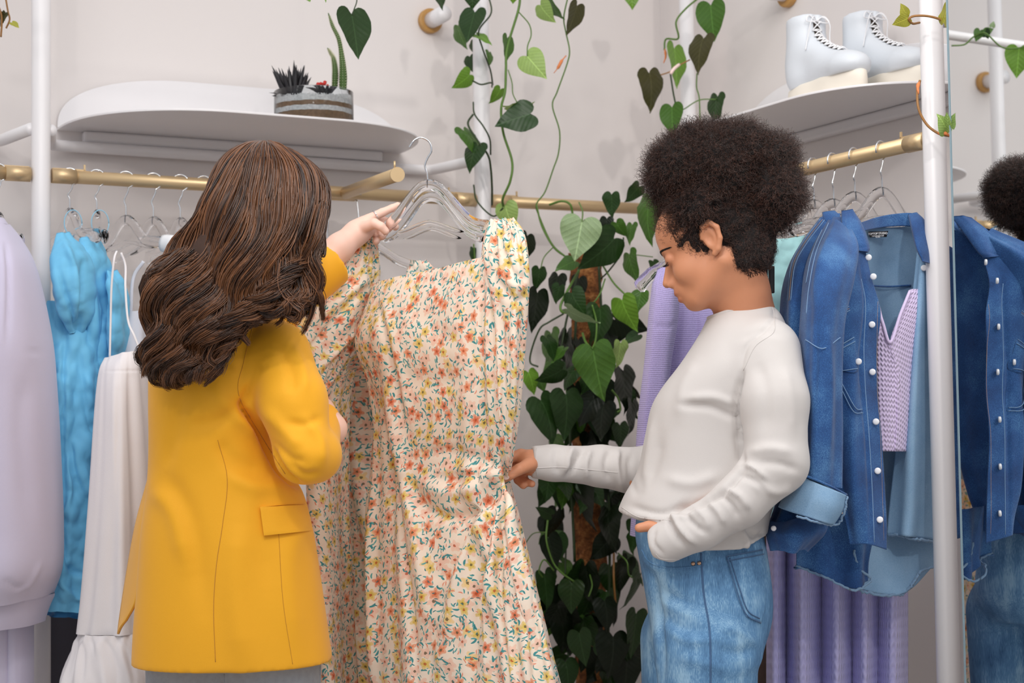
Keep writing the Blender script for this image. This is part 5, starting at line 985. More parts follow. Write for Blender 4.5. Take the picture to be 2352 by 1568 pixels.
loft('skirt_body', [R6(96, 1330, 3.92, 230, 1330, 3.9, .05), R6(80, 1450, 3.92, 240, 1450, 3.9, .06), R6(70, 1750, 3.92, 260, 1750, 3.9, .08)], M['charcoal'], c3, 50, 90, [(5, .004, .008, 0)])
# --- right rack: denim
t = NT('indigo_denim', .9); v = t.coord(); tw = t.noise(t.coord('Object', (1100, 1100, 420), (0, .3, 0)), 1, 2, .6); f_ = t.math('ADD', t.math('MULTIPLY', tw, .6), t.math('MULTIPLY', t.noise(v, 14, 3), .55))
t.set(Base_Color=t.ramp(f_, [(.32, lin((20, 44, 90))), (.60, lin((36, 82, 140))), (.82, lin((92, 142, 190)))])); t.bump(tw, .5, .001); t.b.inputs['Sheen Weight'].default_value = .15; M['indigo'] = t.m
t = NT('denim_inside', .92); tw = t.noise(t.coord('Object', (1100, 1100, 420)), 1, 2, .6); f_ = t.math('ADD', t.math('MULTIPLY', tw, .6), t.math('MULTIPLY', t.noise(t.coord(), 14, 3), .4))
t.set(Base_Color=t.ramp(f_, [(.30, lin((112, 150, 186))), (.8, lin((160, 192, 218)))])); t.bump(tw, .4, .001); M['denim_in'] = t.m
M['fray'] = cloth('frayed_hem', (120, 150, 180), .95); M['thread'] = cloth('tan_thread', (176, 140, 96), .8); M['pale_stitch'] = cloth('faded_seam', (118, 152, 190), .9); M['pearl'] = plain('pearl_snap', (236, 236, 240), .18, 0, .02)
def knit(name, c, sc=150, st=.9):
    t = NT(name, .95); v = t.coord('UV', (1, 1, 1)); sp = t.n('ShaderNodeSeparateXYZ'); t.put(sp.inputs[0], v); a = t.math('SINE', t.math('MULTIPLY', sp.outputs[0], sc * 6.28)); b_ = t.math('SINE', t.math('ADD', t.math('MULTIPLY', sp.outputs[1], sc * 4.2), t.math('MULTIPLY', a, 1.2)))
    h = t.math('MULTIPLY', t.math('ADD', t.math('MULTIPLY', a, .5), t.math('MULTIPLY', b_, .5)), 1.0); l = lin(c); t.set(Base_Color=t.mix(t.math('MULTIPLY', t.math('ADD', h, 1.0), .5), tuple(q * .86 for q in l), tuple(min(1, q * 1.08) for q in l))); t.bump(h, st, .003); t.b.inputs['Sheen Weight'].default_value = .3; return t.m
M['lilac_knit'] = knit('lilac_knit', (206, 202, 255), 70, .6); M['lilac_top'] = knit('lilac_cable', (226, 208, 244), 150, .7); M['lilac_cardigan'] = knit('lilac_cardigan_knit', (190, 176, 228), 330, .5)
def buttons(parent, pts, r=.0062):
    for q in pts:
        c = P(*q); n = unit(CAM - c); obj('snap_button', *tube([c - n * .001, c + n * .003, c + n * .0042], [r, r, r * .6], 16), M['pearl'], parent)
dj = thing('denim_shirt', 'open dark denim shirt with pearl snaps and turned up cuff, facing out, nearest the mirror', 'denim shirt', P(2010, 700, 3.1), 'dark denim shirts on the right rail')
# inside of the back
bi, bV, bF = sheet('inner_back', [[(1985, 515, 3.22), (2030, 522, 3.26), (2080, 520, 3.29), (2128, 512, 3.31)], [(1985, 600, 3.23), (2040, 600, 3.29), (2090, 600, 3.31), (2150, 600, 3.32)], [(1985, 800, 3.24), (2040, 800, 3.30), (2100, 800, 3.32), (2190, 800, 3.33)], [(1985, 1000, 3.24), (2040, 1000, 3.30), (2100, 1000, 3.32), (2210, 1000, 3.33)],
                                   [(1960, 1200, 3.22), (2040, 1200, 3.28), (2110, 1200, 3.30), (2215, 1200, 3.33)], [(1952, 1300, 3.20), (2030, 1300, 3.24), (2090, 1300, 3.27), (2190, 1240, 3.33)], [(1958, 1348, 3.2), (2020, 1362, 3.22), (2075, 1362, 3.24), (2150, 1300, 3.3)]], M['denim_in'], dj, 80, 50, [([(2030, 540), (2030, 900)], 30, -.006)], [(1.5, 0, .006, 0)])
obj('yoke_seam', *tube(cr(PA([(1990, 655, 3.235), (2040, 658, 3.29), (2092, 655, 3.31)]), 20), .0022, 6), M['indigo'], dj)
obj('frayed_hem', *tube(cr(PA([(1956, 1350, 3.19), (1985, 1358, 3.205), (2020, 1366, 3.21), (2060, 1368, 3.23), (2085, 1355, 3.24), (2100, 1335, 3.25), (2115, 1312, 3.26), (2145, 1300, 3.28)]), 60) + RNG.normal(0, .0013, (60, 3)), .003, 6), M['fray'], dj)
# right front, turned so the pale inside shows
sheet('right_front', [[(2112, 520, 3.24), (2130, 520, 3.24), (2160, 530, 3.28)], [(2100, 640, 3.24), (2122, 640, 3.22), (2175, 640, 3.28)], [(2084, 800, 3.24), (2110, 800, 3.20), (2150, 800, 3.28)], [(2070, 950, 3.24), (2102, 950, 3.19), (2152, 950, 3.28)], [(2056, 1060, 3.24), (2098, 1060, 3.19), (2152, 1060, 3.28)], [(2044, 1170, 3.24), (2094, 1170, 3.20), (2154, 1170, 3.28)], [(2040, 1226, 3.24), (2088, 1232, 3.20), (2154, 1240, 3.28)]], M['denim_in'], dj, 70, 40, folds=[(2, .001, .004, 1)])
sheet('right_placket', [[(2140, 560, 3.285), (2170, 560, 3.29), (2220, 590, 3.31)], [(2146, 800, 3.285), (2170, 800, 3.285), (2215, 800, 3.30)], [(2148, 1000, 3.285), (2172, 1000, 3.285), (2220, 1000, 3.30)], [(2152, 1240, 3.285), (2175, 1242, 3.285), (2225, 1230, 3.30)]], M['indigo'], dj, 40, 16)
obj('frayed_hem', *tube(cr(PA([(2040, 1228, 3.235), (2070, 1230, 3.215), (2100, 1238, 3.215), (2154, 1244, 3.27)]), 40) + RNG.normal(0, .001, (40, 3)), .003, 6), M['fray'], dj)
# left front panel
lf, lV, lF = sheet('left_front', [[(1915, 498, 3.17), (1935, 500, 3.13), (1960, 505, 3.12)], [(1870, 570, 3.08), (1930, 560, 3.06), (1985, 570, 3.10)], [(1858, 640, 3.05), (1935, 630, 3.03), (2002, 640, 3.08)], [(1862, 720, 3.05), (1940, 710, 3.03), (2022, 715, 3.08)], [(1866, 800, 3.05), (1945, 800, 3.035), (2014, 800, 3.08)], [(1876, 900, 3.05), (1950, 900, 3.035), (2016, 900, 3.08)],
                                  [(1890, 1000, 3.05), (1960, 1000, 3.03), (2024, 1000, 3.07)], [(1918, 1120, 3.05), (1975, 1120, 3.03), (2032, 1120, 3.07)], [(1942, 1200, 3.05), (1990, 1200, 3.035), (2036, 1200, 3.07)], [(1952, 1250, 3.05), (1995, 1250, 3.035), (2036, 1262, 3.07)]], M['indigo'], dj, 150, 90,
                   [([(1975, 600), (1988, 700), (1975, 850), (1990, 1000), (2000, 1240)], 5, -.004), ([(1950, 560), (1920, 700), (1935, 800)], 8, .006), ([(1905, 640), (1900, 760), (1935, 860)], 7, -.007), ([(1960, 830), (1955, 1000), (1970, 1240)], 12, .006), ([(1925, 960), (1930, 1100), (1955, 1240)], 10, -.006)])
lb = bvh_of(lV, lF)
jointube('faded_seam', lb, [[(1978, 640), (1988, 700), (1984, 800), (1988, 900), (1996, 1000), (2003, 1120), (2008, 1245)], [(1898, 735), (1925, 727), (1952, 712)], [(1896, 726), (1924, 718), (1950, 703)], [(1955, 1250), (1990, 1252), (2034, 1262)]], .0009, M['pale_stitch'], lf, 50, .001)
jointube('thread', lb, [[(2017, 650), (2014, 800), (2015, 900), (2022, 1000), (2030, 1240)], [(1897, 730), (1925, 722), (1951, 708)]], .0005, M['thread'], lf, 60, .0008)
pf = patch_px([(1898, 812), (1962, 776), (1972, 850), (1930, 852), (1920, 845), (1908, 826)], lb, .0035, M['indigo'], dj, 'pocket_flap', 12)
pb = patch_px([(1905, 840), (1968, 850), (1978, 900), (1982, 948), (1962, 944), (1935, 900)], lb, .0015, M['indigo'], dj, 'chest_pocket', 12)
jointube('pocket_stitch', lb, [[(1900, 812), (1930, 793), (1962, 774)], [(1902, 820), (1932, 801), (1964, 784)], [(1912, 828), (1925, 850), (1970, 846)], [(1908, 842), (1935, 898), (1960, 944), (1982, 948)], [(1916, 844), (1942, 896), (1965, 936), (1980, 940)]], .0009, M['pale_stitch'], dj, 40, .0055)
buttons(dj, [(1995, 591, 3.09), (2006, 635, 3.065), (2003, 745, 3.062), (2004, 854, 3.062), (2012, 968, 3.055), (2016, 1081, 3.052), (2021, 1193, 3.05), (1972, 830, 3.04), (2122, 615, 3.215)])
# collar
loft('collar', [R6(1934, 484, 3.14, 1960, 482, 3.16, .012), R6(1934, 520, 3.10, 1984, 520, 3.13, .012), R6(1938, 560, 3.08, 1998, 566, 3.10, .010), R6(1952, 572, 3.075, 1996, 580, 3.09, .008)], M['indigo'], dj, 40, 60, [(3, .001, .001, 0)], [([(1946, 490), (1945, 560), (1965, 568), (1996, 566)], 3, -.002)], cap=True, p=3)
sheet('collar_stand', [[(1975, 512, 3.18), (2010, 500, 3.24), (2050, 492, 3.27), (2095, 490, 3.28), (2122, 505, 3.26), (2135, 560, 3.20)], [(1985, 530, 3.18), (2015, 524, 3.235), (2050, 520, 3.265), (2090, 520, 3.275), (2112, 532, 3.255), (2122, 590, 3.20)]], M['indigo'], dj, 12, 60, solid=.004)
loft('collar', [R6(2086, 492, 3.27, 2106, 488, 3.27, .010), R6(2092, 520, 3.23, 2126, 512, 3.24, .014), R6(2104, 570, 3.19, 2134, 570, 3.21, .012), R6(2118, 600, 3.18, 2136, 605, 3.2, .008)], M['indigo'], dj, 40, 50, cap=True, p=3)
sheet('woven_label', [[(1994, 532, 3.225), (2040, 530, 3.245)], [(1998, 545, 3.225), (2036, 544, 3.245)]], M['black'], dj, 4, 8, solid=.001)
def text(s, c, right, up, size, mat, parent, name='label_text'):
    cu = bpy.data.curves.new(name, 'FONT'); cu.body = s; cu.size = size; cu.extrude = .0002; cu.align_x = 'CENTER'; cu.resolution_u = 2
    o = bpy.data.objects.new(name, cu); COL.objects.link(o); r = unit(right); n = unit(np.cross(r, up)); u_ = np.cross(n, r)
    m = bpy.data.meshes.new_from_object(o.evaluated_get(bpy.context.evaluated_depsgraph_get())); bpy.data.objects.remove(o); V = np.array([v.co[:] for v in m.vertices]); F = [tuple(p.vertices) for p in m.polygons]
    V = np.asarray(c) + V[:, :1] * r + V[:, 1:2] * u_ + V[:, 2:3] * n; return obj(name, V, F, mat, parent, smooth=False)
q0, q1 = P(1994, 535, 3.218), P(2038, 533, 3.238); text('TOPTOP STUDIO', (q0 + q1) / 2 - UP * .004, q1 - q0, UP, .0062, M['foam'], dj)
for k, s_ in ((8, 'TOPTOPSTUDIO.COM'), (12, 'XS S M L')): text(s_, (q0 + q1) / 2 - UP * (.0006 * k + .003), q1 - q0, UP, .003, M['foam'], dj)
# sleeve with turned up cuff
sl = [R6(1905, 505, 3.12, 1950, 520, 3.12, .02), R6(1872, 560, 3.06, 1968, 570, 3.06, .05), R6(1852, 620, 3.02, 1958, 640, 3.02, .07), R6(1844, 720, 2.99, 1935, 740, 2.99, .07), R6(1838, 850, 2.98, 1928, 860, 2.98, .065), R6(1836, 980, 2.98, 1928, 990, 2.98, .06), R6(1832, 1080, 2.98, 1926, 1120, 2.98, .055)]
Vs = loft('sleeve', sl, M['indigo'], dj, 120, 90, [(4, .002, .005, .6)], [([(1900, 520), (1862, 600), (1850, 700)], 4, -.003), ([(1915, 520), (1880, 600), (1866, 700)], 5, .003), ([(1880, 700), (1885, 850), (1870, 1000)], 9, -.006), ([(1902, 760), (1906, 900), (1900, 1080)], 8, .006)], seed=41)
S_ = loft('x', sl, None, nv=120, nu=90, folds=[(4, .002, .005, .6)], build=False, seed=41); sb = bvh_of(S_[0], S_[1])
jointube('faded_seam', sb, [[(1903, 512), (1874, 580), (1858, 660), (1852, 720)], [(1896, 510), (1866, 580), (1851, 650)], [(1850, 780), (1890, 800), (1930, 775)]], .0009, M['pale_stitch'], dj, 40, .001)
loft('turned_cuff', [R6(1828, 1088, 2.975, 1944, 1136, 2.975, .060), R6(1808, 1125, 2.97, 1938, 1170, 2.97, .062), R6(1790, 1165, 2.97, 1918, 1204, 2.97, .058)], M['denim_in'], dj, 24, 80, [(3, .001, .002, 0)], solid=.003)
obj('frayed_hem', *tube(cr(PA([(1946, 1140, 2.95), (1940, 1172, 2.945), (1922, 1204, 2.95), (1880, 1200, 2.915), (1830, 1184, 2.91)]), 50) + RNG.normal(0, .0009, (50, 3)), .0022, 6), M['fray'], dj)
obj('cuff_edge', *tube(cr(PA([(1832, 1086, 2.92), (1870, 1100, 2.918), (1910, 1118, 2.925), (1944, 1136, 2.96)]), 30), .0026, 6), M['indigo'], dj)
# second denim shirt behind
dk = thing('denim_shirt', 'dark denim shirt behind the open one, only shoulder seam, inner cuff and tail showing', 'denim shirt', P(1860, 700, 3.2), 'dark denim shirts on the right rail')
sl = [R6(1884, 498, 3.2, 1930, 492, 3.2, .02), R6(1838, 560, 3.16, 1925, 560, 3.16, .05), R6(1808, 620, 3.13, 1900, 630, 3.13, .07), R6(1794, 700, 3.12, 1890, 720, 3.12, .075), R6(1796, 850, 3.12, 1885, 860, 3.12, .07), R6(1806, 1000, 3.12, 1890, 1000, 3.12, .065), R6(1790, 1130, 3.1, 1890, 1150, 3.1, .06), R6(1766, 1205, 3.08, 1870, 1250, 3.08, .055)]
loft('sleeve', sl, M['indigo'], dk, 110, 80, [(4, .002, .005, 1.6)], seed=42); S_ = loft('x', sl, None, nv=110, nu=80, folds=[(4, .002, .005, 1.6)], build=False, seed=42); sb2 = bvh_of(S_[0], S_[1])
jointube('faded_seam', sb2, [[(1894, 505), (1852, 560), (1826, 610), (1816, 690)], [(1884, 503), (1844, 556), (1818, 606), (1808, 690)], [(1905, 500), (1922, 512)]], .0009, M['pale_stitch'], dk, 40, .001)
jointube('thread', sb2, [[(1889, 504), (1848, 558), (1822, 608), (1812, 690)]], .0005, M['thread'], dk, 40, .001)
loft('collar', [R6(1888, 488, 3.19, 1918, 484, 3.2, .012), R6(1892, 505, 3.17, 1932, 498, 3.19, .012), R6(1905, 520, 3.16, 1938, 515, 3.18, .010)], M['indigo'], dk, 30, 50, cap=True)
loft('inner_cuff', [R6(1770, 1196, 3.05, 1900, 1180, 3.05, .05), R6(1766, 1225, 3.03, 1890, 1220, 3.03, .06), R6(1776, 1262, 3.03, 1850, 1262, 3.03, .05)], M['indigo'], dk, 24, 70, [(4, .003, .005, 0)])
buttons(dk, [(1777, 1213, 2.985)], .005)
sheet('shirt_tail', [[(1830, 1180, 3.12), (1890, 1180, 3.12), (1960, 1180, 3.12), (2020, 1180, 3.14)], [(1828, 1290, 3.12), (1890, 1290, 3.13), (1960, 1280, 3.12), (2000, 1280, 3.15)], [(1826, 1302, 3.12), (1885, 1318, 3.13), (1950, 1350, 3.12), (2002, 1335, 3.15)]], M['indigo'], dk, 40, 50, folds=[(2.5, .002, .010, .5)])
obj('frayed_hem', *tube(cr(PA([(1828, 1298, 3.115), (1860, 1312, 3.13), (1895, 1325, 3.11), (1935, 1345, 3.10), (1960, 1356, 3.11), (1985, 1345, 3.12), (2001, 1328, 3.13), (1975, 1305, 3.12), (1958, 1262, 3.115)]), 60) + RNG.normal(0, .001, (60, 3)), .0024, 6), M['fray'], dk)
# lilac knit top hanging inside the denim shirt
kt = thing('sweater', 'lilac cable knit sweater with v neck showing inside the open denim shirt', 'sweater', P(2045, 850, 3.2))
sheet('knit_front', [[(1998, 690, 3.19), (2014, 692, 3.19), (2020, 706, 3.19)], [(1998, 740, 3.19), (2018, 740, 3.17), (2030, 746, 3.17)], [(1996, 786, 3.19), (2020, 788, 3.165), (2045, 788, 3.16)], [(1996, 850, 3.19), (2022, 850, 3.165), (2062, 850, 3.17)], [(2000, 950, 3.19), (2026, 950, 3.165), (2070, 950, 3.18)], [(2008, 1036, 3.19), (2030, 1036, 3.165), (2062, 1036, 3.18)]], M['lilac_top'], kt, 60, 30, solid=.004)
sheet('knit_front', [[(2088, 668, 3.215), (2096, 664, 3.215), (2108, 664, 3.22)], [(2068, 720, 3.185), (2084, 720, 3.195), (2104, 720, 3.21)], [(2045, 788, 3.16), (2066, 786, 3.175), (2100, 786, 3.21)], [(2055, 850, 3.168), (2070, 850, 3.18), (2096, 850, 3.21)], [(2060, 950, 3.172), (2075, 950, 3.185), (2094, 950, 3.21)], [(2055, 1036, 3.172), (2068, 1036, 3.185), (2090, 1036, 3.21)]], M['lilac_top'], kt, 60, 30, solid=.004)
obj('neck_rib', *tube(cr(PA([(2012, 690, 3.185), (2028, 742, 3.163), (2045, 786, 3.154), (2068, 722, 3.178), (2090, 668, 3.208)]), 40), .0032, 8), M['lilac_top'], kt)
ks = thing('knit_skirt', 'lilac chunky knit skirt with deep pleats below the denim shirts', 'knit skirt', P(1930, 1450, 3.35))
cols = [1762, 1780, 1800, 1806, 1842, 1880, 1888, 1920, 1950, 1958, 1985, 2010, 2018, 2050, 2084]; dd = [3.38, 3.33, 3.38, 3.41, 3.30, 3.40, 3.42, 3.31, 3.40, 3.42, 3.33, 3.40, 3.42, 3.34, 3.42]
sheet('skirt_front', [[(c + 1.5 * (c - 1925) * 0, y, d + .02) for c, d in zip(cols, dd)] for y in (1200, 1400, 1600, 1800)], M['lilac_knit'], ks, 90, 230, solid=.004)
M['brown_wool'] = cloth('brown_wool', (104, 84, 72), .95)
bc = thing('coat', 'dull brown coat barely showing between blue jeans and knit skirt', 'coat', P(1755, 1450, 3.55)); loft('coat_body', [R6(1700, 1230, 3.55, 1800, 1230, 3.55, .05), R6(1700, 1450, 3.55, 1800, 1450, 3.55, .06), R6(1700, 1760, 3.55, 1800, 1760, 3.55, .07)], M['brown_wool'], bc, 40, 60, [(3, .003, .006, 0)])
lc = thing('cardigan', 'lilac knitted cardigan hanging behind the curly haired woman, in front of the corner', 'cardigan', P(1550, 850, 3.6))
loft('cardigan_body', [R6(1545, 640, 3.66, 1640, 640, 3.62, .04), R6(1520, 700, 3.66, 1660, 690, 3.6, .08), R6(1500, 800, 3.66, 1670, 800, 3.6, .10), R6(1482, 950, 3.66, 1670, 950, 3.6, .10), R6(1466, 1100, 3.66, 1680, 1100, 3.6, .11), R6(1456, 1230, 3.66, 1690, 1230, 3.6, .11)], M['lilac_cardigan'], lc, 90, 110, [(5, .003, .008, .4)], [([(1600, 720), (1605, 900)], 5, -.012)], seed=51)
loft('sleeve', [R6(1512, 618, 3.5, 1548, 600, 3.52, .02), R6(1500, 660, 3.48, 1562, 650, 3.5, .04), R6(1492, 730, 3.47, 1560, 730, 3.5, .05), R6(1484, 830, 3.47, 1545, 830, 3.5, .05), R6(1470, 960, 3.47, 1530, 960, 3.5, .045), R6(1462, 1100, 3.47, 1515, 1100, 3.5, .04)], M['lilac_cardigan'], lc, 70, 80, [(3, .002, .004, .2)], [([(1498, 745), (1530, 752), (1556, 740)], 3, -.003)], seed=52, cap=True, gather=(16, .002, .1, .2))
# hangers on the right rail
rRz = lambda px: atz(px, 388 + (px - 1843) * -.2355, zR)
RH = [(1868, 470, 'clear hanger furthest from the mirror, hook by the curls'), (1913, 468, 'clear hanger, second along the right rail from the curls'), (1962, 452, 'clear hanger holding the rear denim shirt'), (2024, 442, 'clear hanger holding the open denim shirt, nearest the mirror')]
for px, py, l in RH:
    rp = rRz(px); top = rp.copy(); top[2] = P(px + 8, py, proj(rp[None])[2][0])[2]; top += P(px + 8, py, 3.2) * 0; hanger(l, top, nR + dR * .15, .20, rail_pt=rp, hookdir=-dR * .3 - nR, rod=.012, drop=.085)
M['aqua'] = cloth('aqua_cotton', (168, 216, 218), .8)
for k, (px, D_) in enumerate(((1800, 3.42), (1775, 3.46), (1748, 3.5), (1822, 3.39))):
    rp = rR0 + dR * (-.06 * k - .03); top = rp - UP * (.13 + .01 * k); hanger(['clear hanger first in the bunch behind the curls', 'clear hanger in the bunch behind the neck, second from the rail end', 'clear hanger in the bunch nearest the corner', 'clear hanger at the back of the bunch, lowest arm'][k], top, nR + dR * .1, .20, rail_pt=rp, hookdir=-nR, rod=.012, drop=.10)
aq = thing('camisole', 'pale aqua camisole crumpled among the clear hangers behind the neck', 'camisole', P(1790, 640, 3.35))
loft('camisole_body', [R6(1745, 560, 3.4, 1850, 540, 3.4, .02), R6(1745, 640, 3.4, 1840, 640, 3.4, .05), R6(1750, 760, 3.4, 1840, 760, 3.4, .06), R6(1750, 1180, 3.45, 1840, 1180, 3.45, .06)], M['aqua'], aq, 70, 80, [(5, .003, .006, 0)], crumple=.006, seed=61)
cl = thing('trouser_clip', 'black and chrome clip hanging behind the woman\'s neck', 'clip', P(1766, 640, 3.2))
c = P(1772, 642, 3.18); obj('clip_jaw', *box(c, _r, _f, _u, .011, .012, .054), M['black'], cl, smooth=False, bevel=.002)
obj('clip_jaw', *box(P(1757, 625, 3.2), _r, _f, _u, .010, .012, .020), M['black'], cl, smooth=False, bevel=.002); obj('clip_spring', *box(P(1760, 650, 3.195), _r, _f, _u, .006, .010, .03), M['chrome'], cl, smooth=False, bevel=.001)
tip = thing('clothes_hanger', 'clear hanger tip sticking out in front of the woman\'s face', 'hanger', P(1500, 635, 3.5)); obj('hanger_beam', *tube(cr(PA([(1466, 662, 3.46), (1480, 645, 3.47), (1505, 622, 3.5), (1540, 600, 3.55), (1600, 560, 3.62)]), 24), [.010] + [.016] * 10 + [.013] * 13, 14, flat=(UP, .6)), M['clear'], tip)
# ------------------------------------------------------------------ plants
def leafmat(name, c, vein=1.25, rough=.38):
    t = NT(name, rough); v = t.coord('UV'); sp = t.n('ShaderNodeSeparateXYZ'); t.put(sp.inputs[0], v); ax_ = t.math('ABSOLUTE', sp.outputs[0]); l = lin(c)
    w = t.math('SINE', t.math('MULTIPLY', t.math('SUBTRACT', t.math('MULTIPLY', sp.outputs[1], 1.0), t.math('MULTIPLY', ax_, .8)), 42.0)); mid = t.math('LESS_THAN', ax_, .016)
    b = t.mix(t.noise(t.coord(), 40, 3), tuple(q * .72 for q in l), tuple(min(1, q * 1.2) for q in l)); b = t.mix(t.math('MULTIPLY', t.math('GREATER_THAN', w, .93), .30), b, tuple(min(1, q * 1.7 + .01) for q in l)); b = t.mix(t.math('MULTIPLY', mid, .55), b, tuple(min(1, q * 1.9 + .02) for q in l))
    t.set(Base_Color=b); t.bump(w, .18, .0012); t.b.inputs['Specular IOR Level'].default_value = .45
    tr = t.n('ShaderNodeBsdfTranslucent'); t.put(tr.inputs[0], b); mx = t.n('ShaderNodeMixShader'); mx.inputs[0].default_value = .22; t.t.links.new(t.b.outputs[0], mx.inputs[1]); t.t.links.new(tr.outputs[0], mx.inputs[2]); t.t.links.new(mx.outputs[0], t.t.nodes['Material Output'].inputs['Surface']); return t.m
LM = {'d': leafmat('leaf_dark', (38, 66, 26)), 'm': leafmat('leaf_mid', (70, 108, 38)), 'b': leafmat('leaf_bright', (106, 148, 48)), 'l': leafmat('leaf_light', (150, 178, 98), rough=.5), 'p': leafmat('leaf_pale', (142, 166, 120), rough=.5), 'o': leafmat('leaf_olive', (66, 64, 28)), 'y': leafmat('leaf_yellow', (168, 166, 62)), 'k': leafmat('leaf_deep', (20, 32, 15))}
M['stem'] = plain('vine_stem', (84, 118, 44), .55, 0, .2, 60); M['stem_dark'] = plain('vine_stem_dark', (44, 62, 30), .55, 0, .2, 60); M['stem_red'] = plain('vine_stem_brown', (150, 104, 52), .5, 0, .25, 60); M['sheath'] = plain('leaf_sheath', (222, 130, 74), .6)
def heart(curl, wave, seed):
    """unit heart leaf: notch at the origin, tip at y=1, faces +z"""
    rng = np.random.default_rng(seed); nv = 17; K_ = np.linspace(-1, 1, 9)
    out = cr(np.array([(0, 0), (.08, -.10), (.20, -.155), (.34, -.12), (.43, .0), (.46, .15), (.43, .33), (.34, .52), (.21, .71), (.09, .87), (0, 1.0)]), nv); out[:, 0] = np.maximum(out[:, 0], 0)
    V = []; UVs = []
    for j in range(nv):
        s = j / (nv - 1); m = s ** 1.25
        for k in K_:
            ak = abs(k); x = out[j, 0] * k; y = m + (out[j, 1] - m) * ak
            z = -curl * .32 * max(0, y - .3) ** 2 * 1.6 - .05 * curl * (y < .1) + .16 * (abs(x) ** 1.1) * (1 - curl * .8) - .45 * curl * x * x + wave * .03 * math.sin(9 * y + 3 * np.sign(k) + seed) * ak
            z += .008 * math.cos(26 * (y - abs(x) * .8)) * ak
            V.append((x, y, z)); UVs.append((x, y))
    return np.array(V), gridfaces(nv, 9), np.array(UVs)
LV = [heart(.1, .6, 1), heart(.5, 1, 2), heart(.8, .5, 3), heart(.3, 1.6, 4)]; LME = {}
def leafmesh(k, key):
    if (k, key) not in LME:
        V, F, uv = LV[k]; me = bpy.data.meshes.new('leaf'); me.from_pydata([tuple(v) for v in V], [], [tuple(map(int, f)) for f in F]); l = me.uv_layers.new(name='UVMap')
        for lp in me.loops: l.data[lp.index].uv = uv[lp.vertex_index]
        me.polygons.foreach_set('use_smooth', np.ones(len(me.polygons), bool)); me.materials.append(LM[key]); me.update(); LME[(k, key)] = me
    return LME[(k, key)]
def leaf(parent, bx, by, tx, ty, w, D, key='m', tilt=None, k=None, yaw=None, stem=None, dtip=None):
    k = random.randrange(4) if k is None else k; dt = random.uniform(-.010, .02) if dtip is None else dtip
    a = P(bx, by, D); b = P(tx, ty, D - dt); L = np.linalg.norm(b - a) * 1.02; y = unit(b - a); full = L * .93 * FPX / D; c = min(1, w / max(full, 1))
    wid = 1.0
    if w > full: wid = w / full; c = 1
    ang = math.acos(c) * (random.choice((-1, 1)) if yaw is None else yaw); view = unit(CAM - a); x0 = unit(np.cross(y, view)); z0 = np.cross(x0, y); x = x0 * math.cos(ang) + z0 * math.sin(ang); z = np.cross(x, y)
    o = bpy.data.objects.new('leaf', leafmesh(k, key)); COL.objects.link(o); o.parent = parent; pl = np.array(parent.location); m = Matrix.Identity(4)
    for i, (ax, s) in enumerate(((x, L * wid), (y, L), (z, L))):
        for r in range(3): m[r][i] = ax[r] * s
    for r in range(3): m[r][3] = a[r] - pl[r]
    o.matrix_local = m; return o
def vine(parent, pts, r=.0022, mat='stem', name='stem'): return obj(name, *tube(cr(PA(pts), 8 * len(pts)), r, 7), M[mat], parent)
v1 = thing('trailing_vine', 'heartleaf vine trailing down around the middle white pole', 'vine', P(1100, 200, 4.15))
for L in [(1085, -30, 1085, 20, 55, 4.12, 'd'), (1090, 28, 1072, 97, 58, 4.10, 'd'), (1050, 60, 1068, 113, 32, 4.14, 'm'), (1085, 92, 1085, 122, 18, 4.3, 'd'), (1096, 78, 1131, 100, 18, 4.1, 'b'), (1078, 130, 1082, 163, 30, 4.28, 'd'), (1080, 172, 1043, 204, 42, 4.12, 'b'), (1150, 206, 1127, 241, 28, 4.14, 'b'),
          (1068, 298, 1108, 362, 34, 4.12, 'm'), (1095, 333, 1072, 392, 46, 4.1, 'd'), (1160, 472, 1178, 529, 54, 4.05, 'l'), (1212, 542, 1208, 600, 36, 4.05, 'k'), (1088, 572, 1085, 604, 20, 4.2, 'd'), (1012, -30, 1012, 22, 30, 4.0, 'd'), (1125, 120, 1128, 150, 16, 4.2, 'm')]: leaf(v1, *L)
vine(v1, [(1122, -10, 4.14), (1128, 30, 4.13), (1100, 70, 4.10), (1108, 110, 4.10), (1126, 160, 4.15), (1132, 195, 4.18)], .0022, 'stem_dark'); vine(v1, [(1086, 186, 4.12), (1105, 194, 4.10), (1128, 190, 4.12), (1130, 200, 4.2)], .0022, 'stem_dark')
vine(v1, [(1087, 235, 4.16), (1090, 262, 4.12), (1110, 290, 4.1), (1125, 320, 4.11), (1127, 355, 4.14)], .0022, 'stem_dark'); vine(v1, [(1087, 262, 4.12), (1075, 285, 4.12), (1095, 320, 4.10), (1120, 355, 4.10), (1127, 385, 4.12), (1130, 430, 4.15), (1130, 470, 4.2)], .0028, 'stem_dark')
vine(v1, [(1088, 425, 4.15), (1096, 462, 4.1), (1132, 496, 4.08), (1155, 478, 4.05)], .0022, 'stem_dark'); vine(v1, [(1088, 560, 4.2), (1090, 590, 4.2), (1092, 625, 4.2)], .002)
v2 = thing('trailing_vine', 'long vine strand with a dark notched leaf hanging right of the middle pole', 'vine', P(1170, 200, 4.0))
for L in [(1180, -22, 1178, 9, 32, 4.0, 'b'), (1166, 88, 1163, 143, 28, 4.02, 'm'), (1210, 128, 1252, 177, 66, 3.98, 'l'), (1165, 247, 1228, 239, 16, 4.0, 'l'), (1218, 262, 1137, 287, 72, 3.96, 'd')]: leaf(v2, *L)
vine(v2, [(1195, -10, 4.0), (1190, 25, 4.0), (1165, 110, 4.0), (1162, 160, 4.0), (1160, 210, 4.0), (1151, 250, 4.0), (1156, 305, 4.0), (1176, 370, 4.0), (1172, 415, 4.0), (1155, 455, 4.02), (1156, 474, 4.06)], .0032)
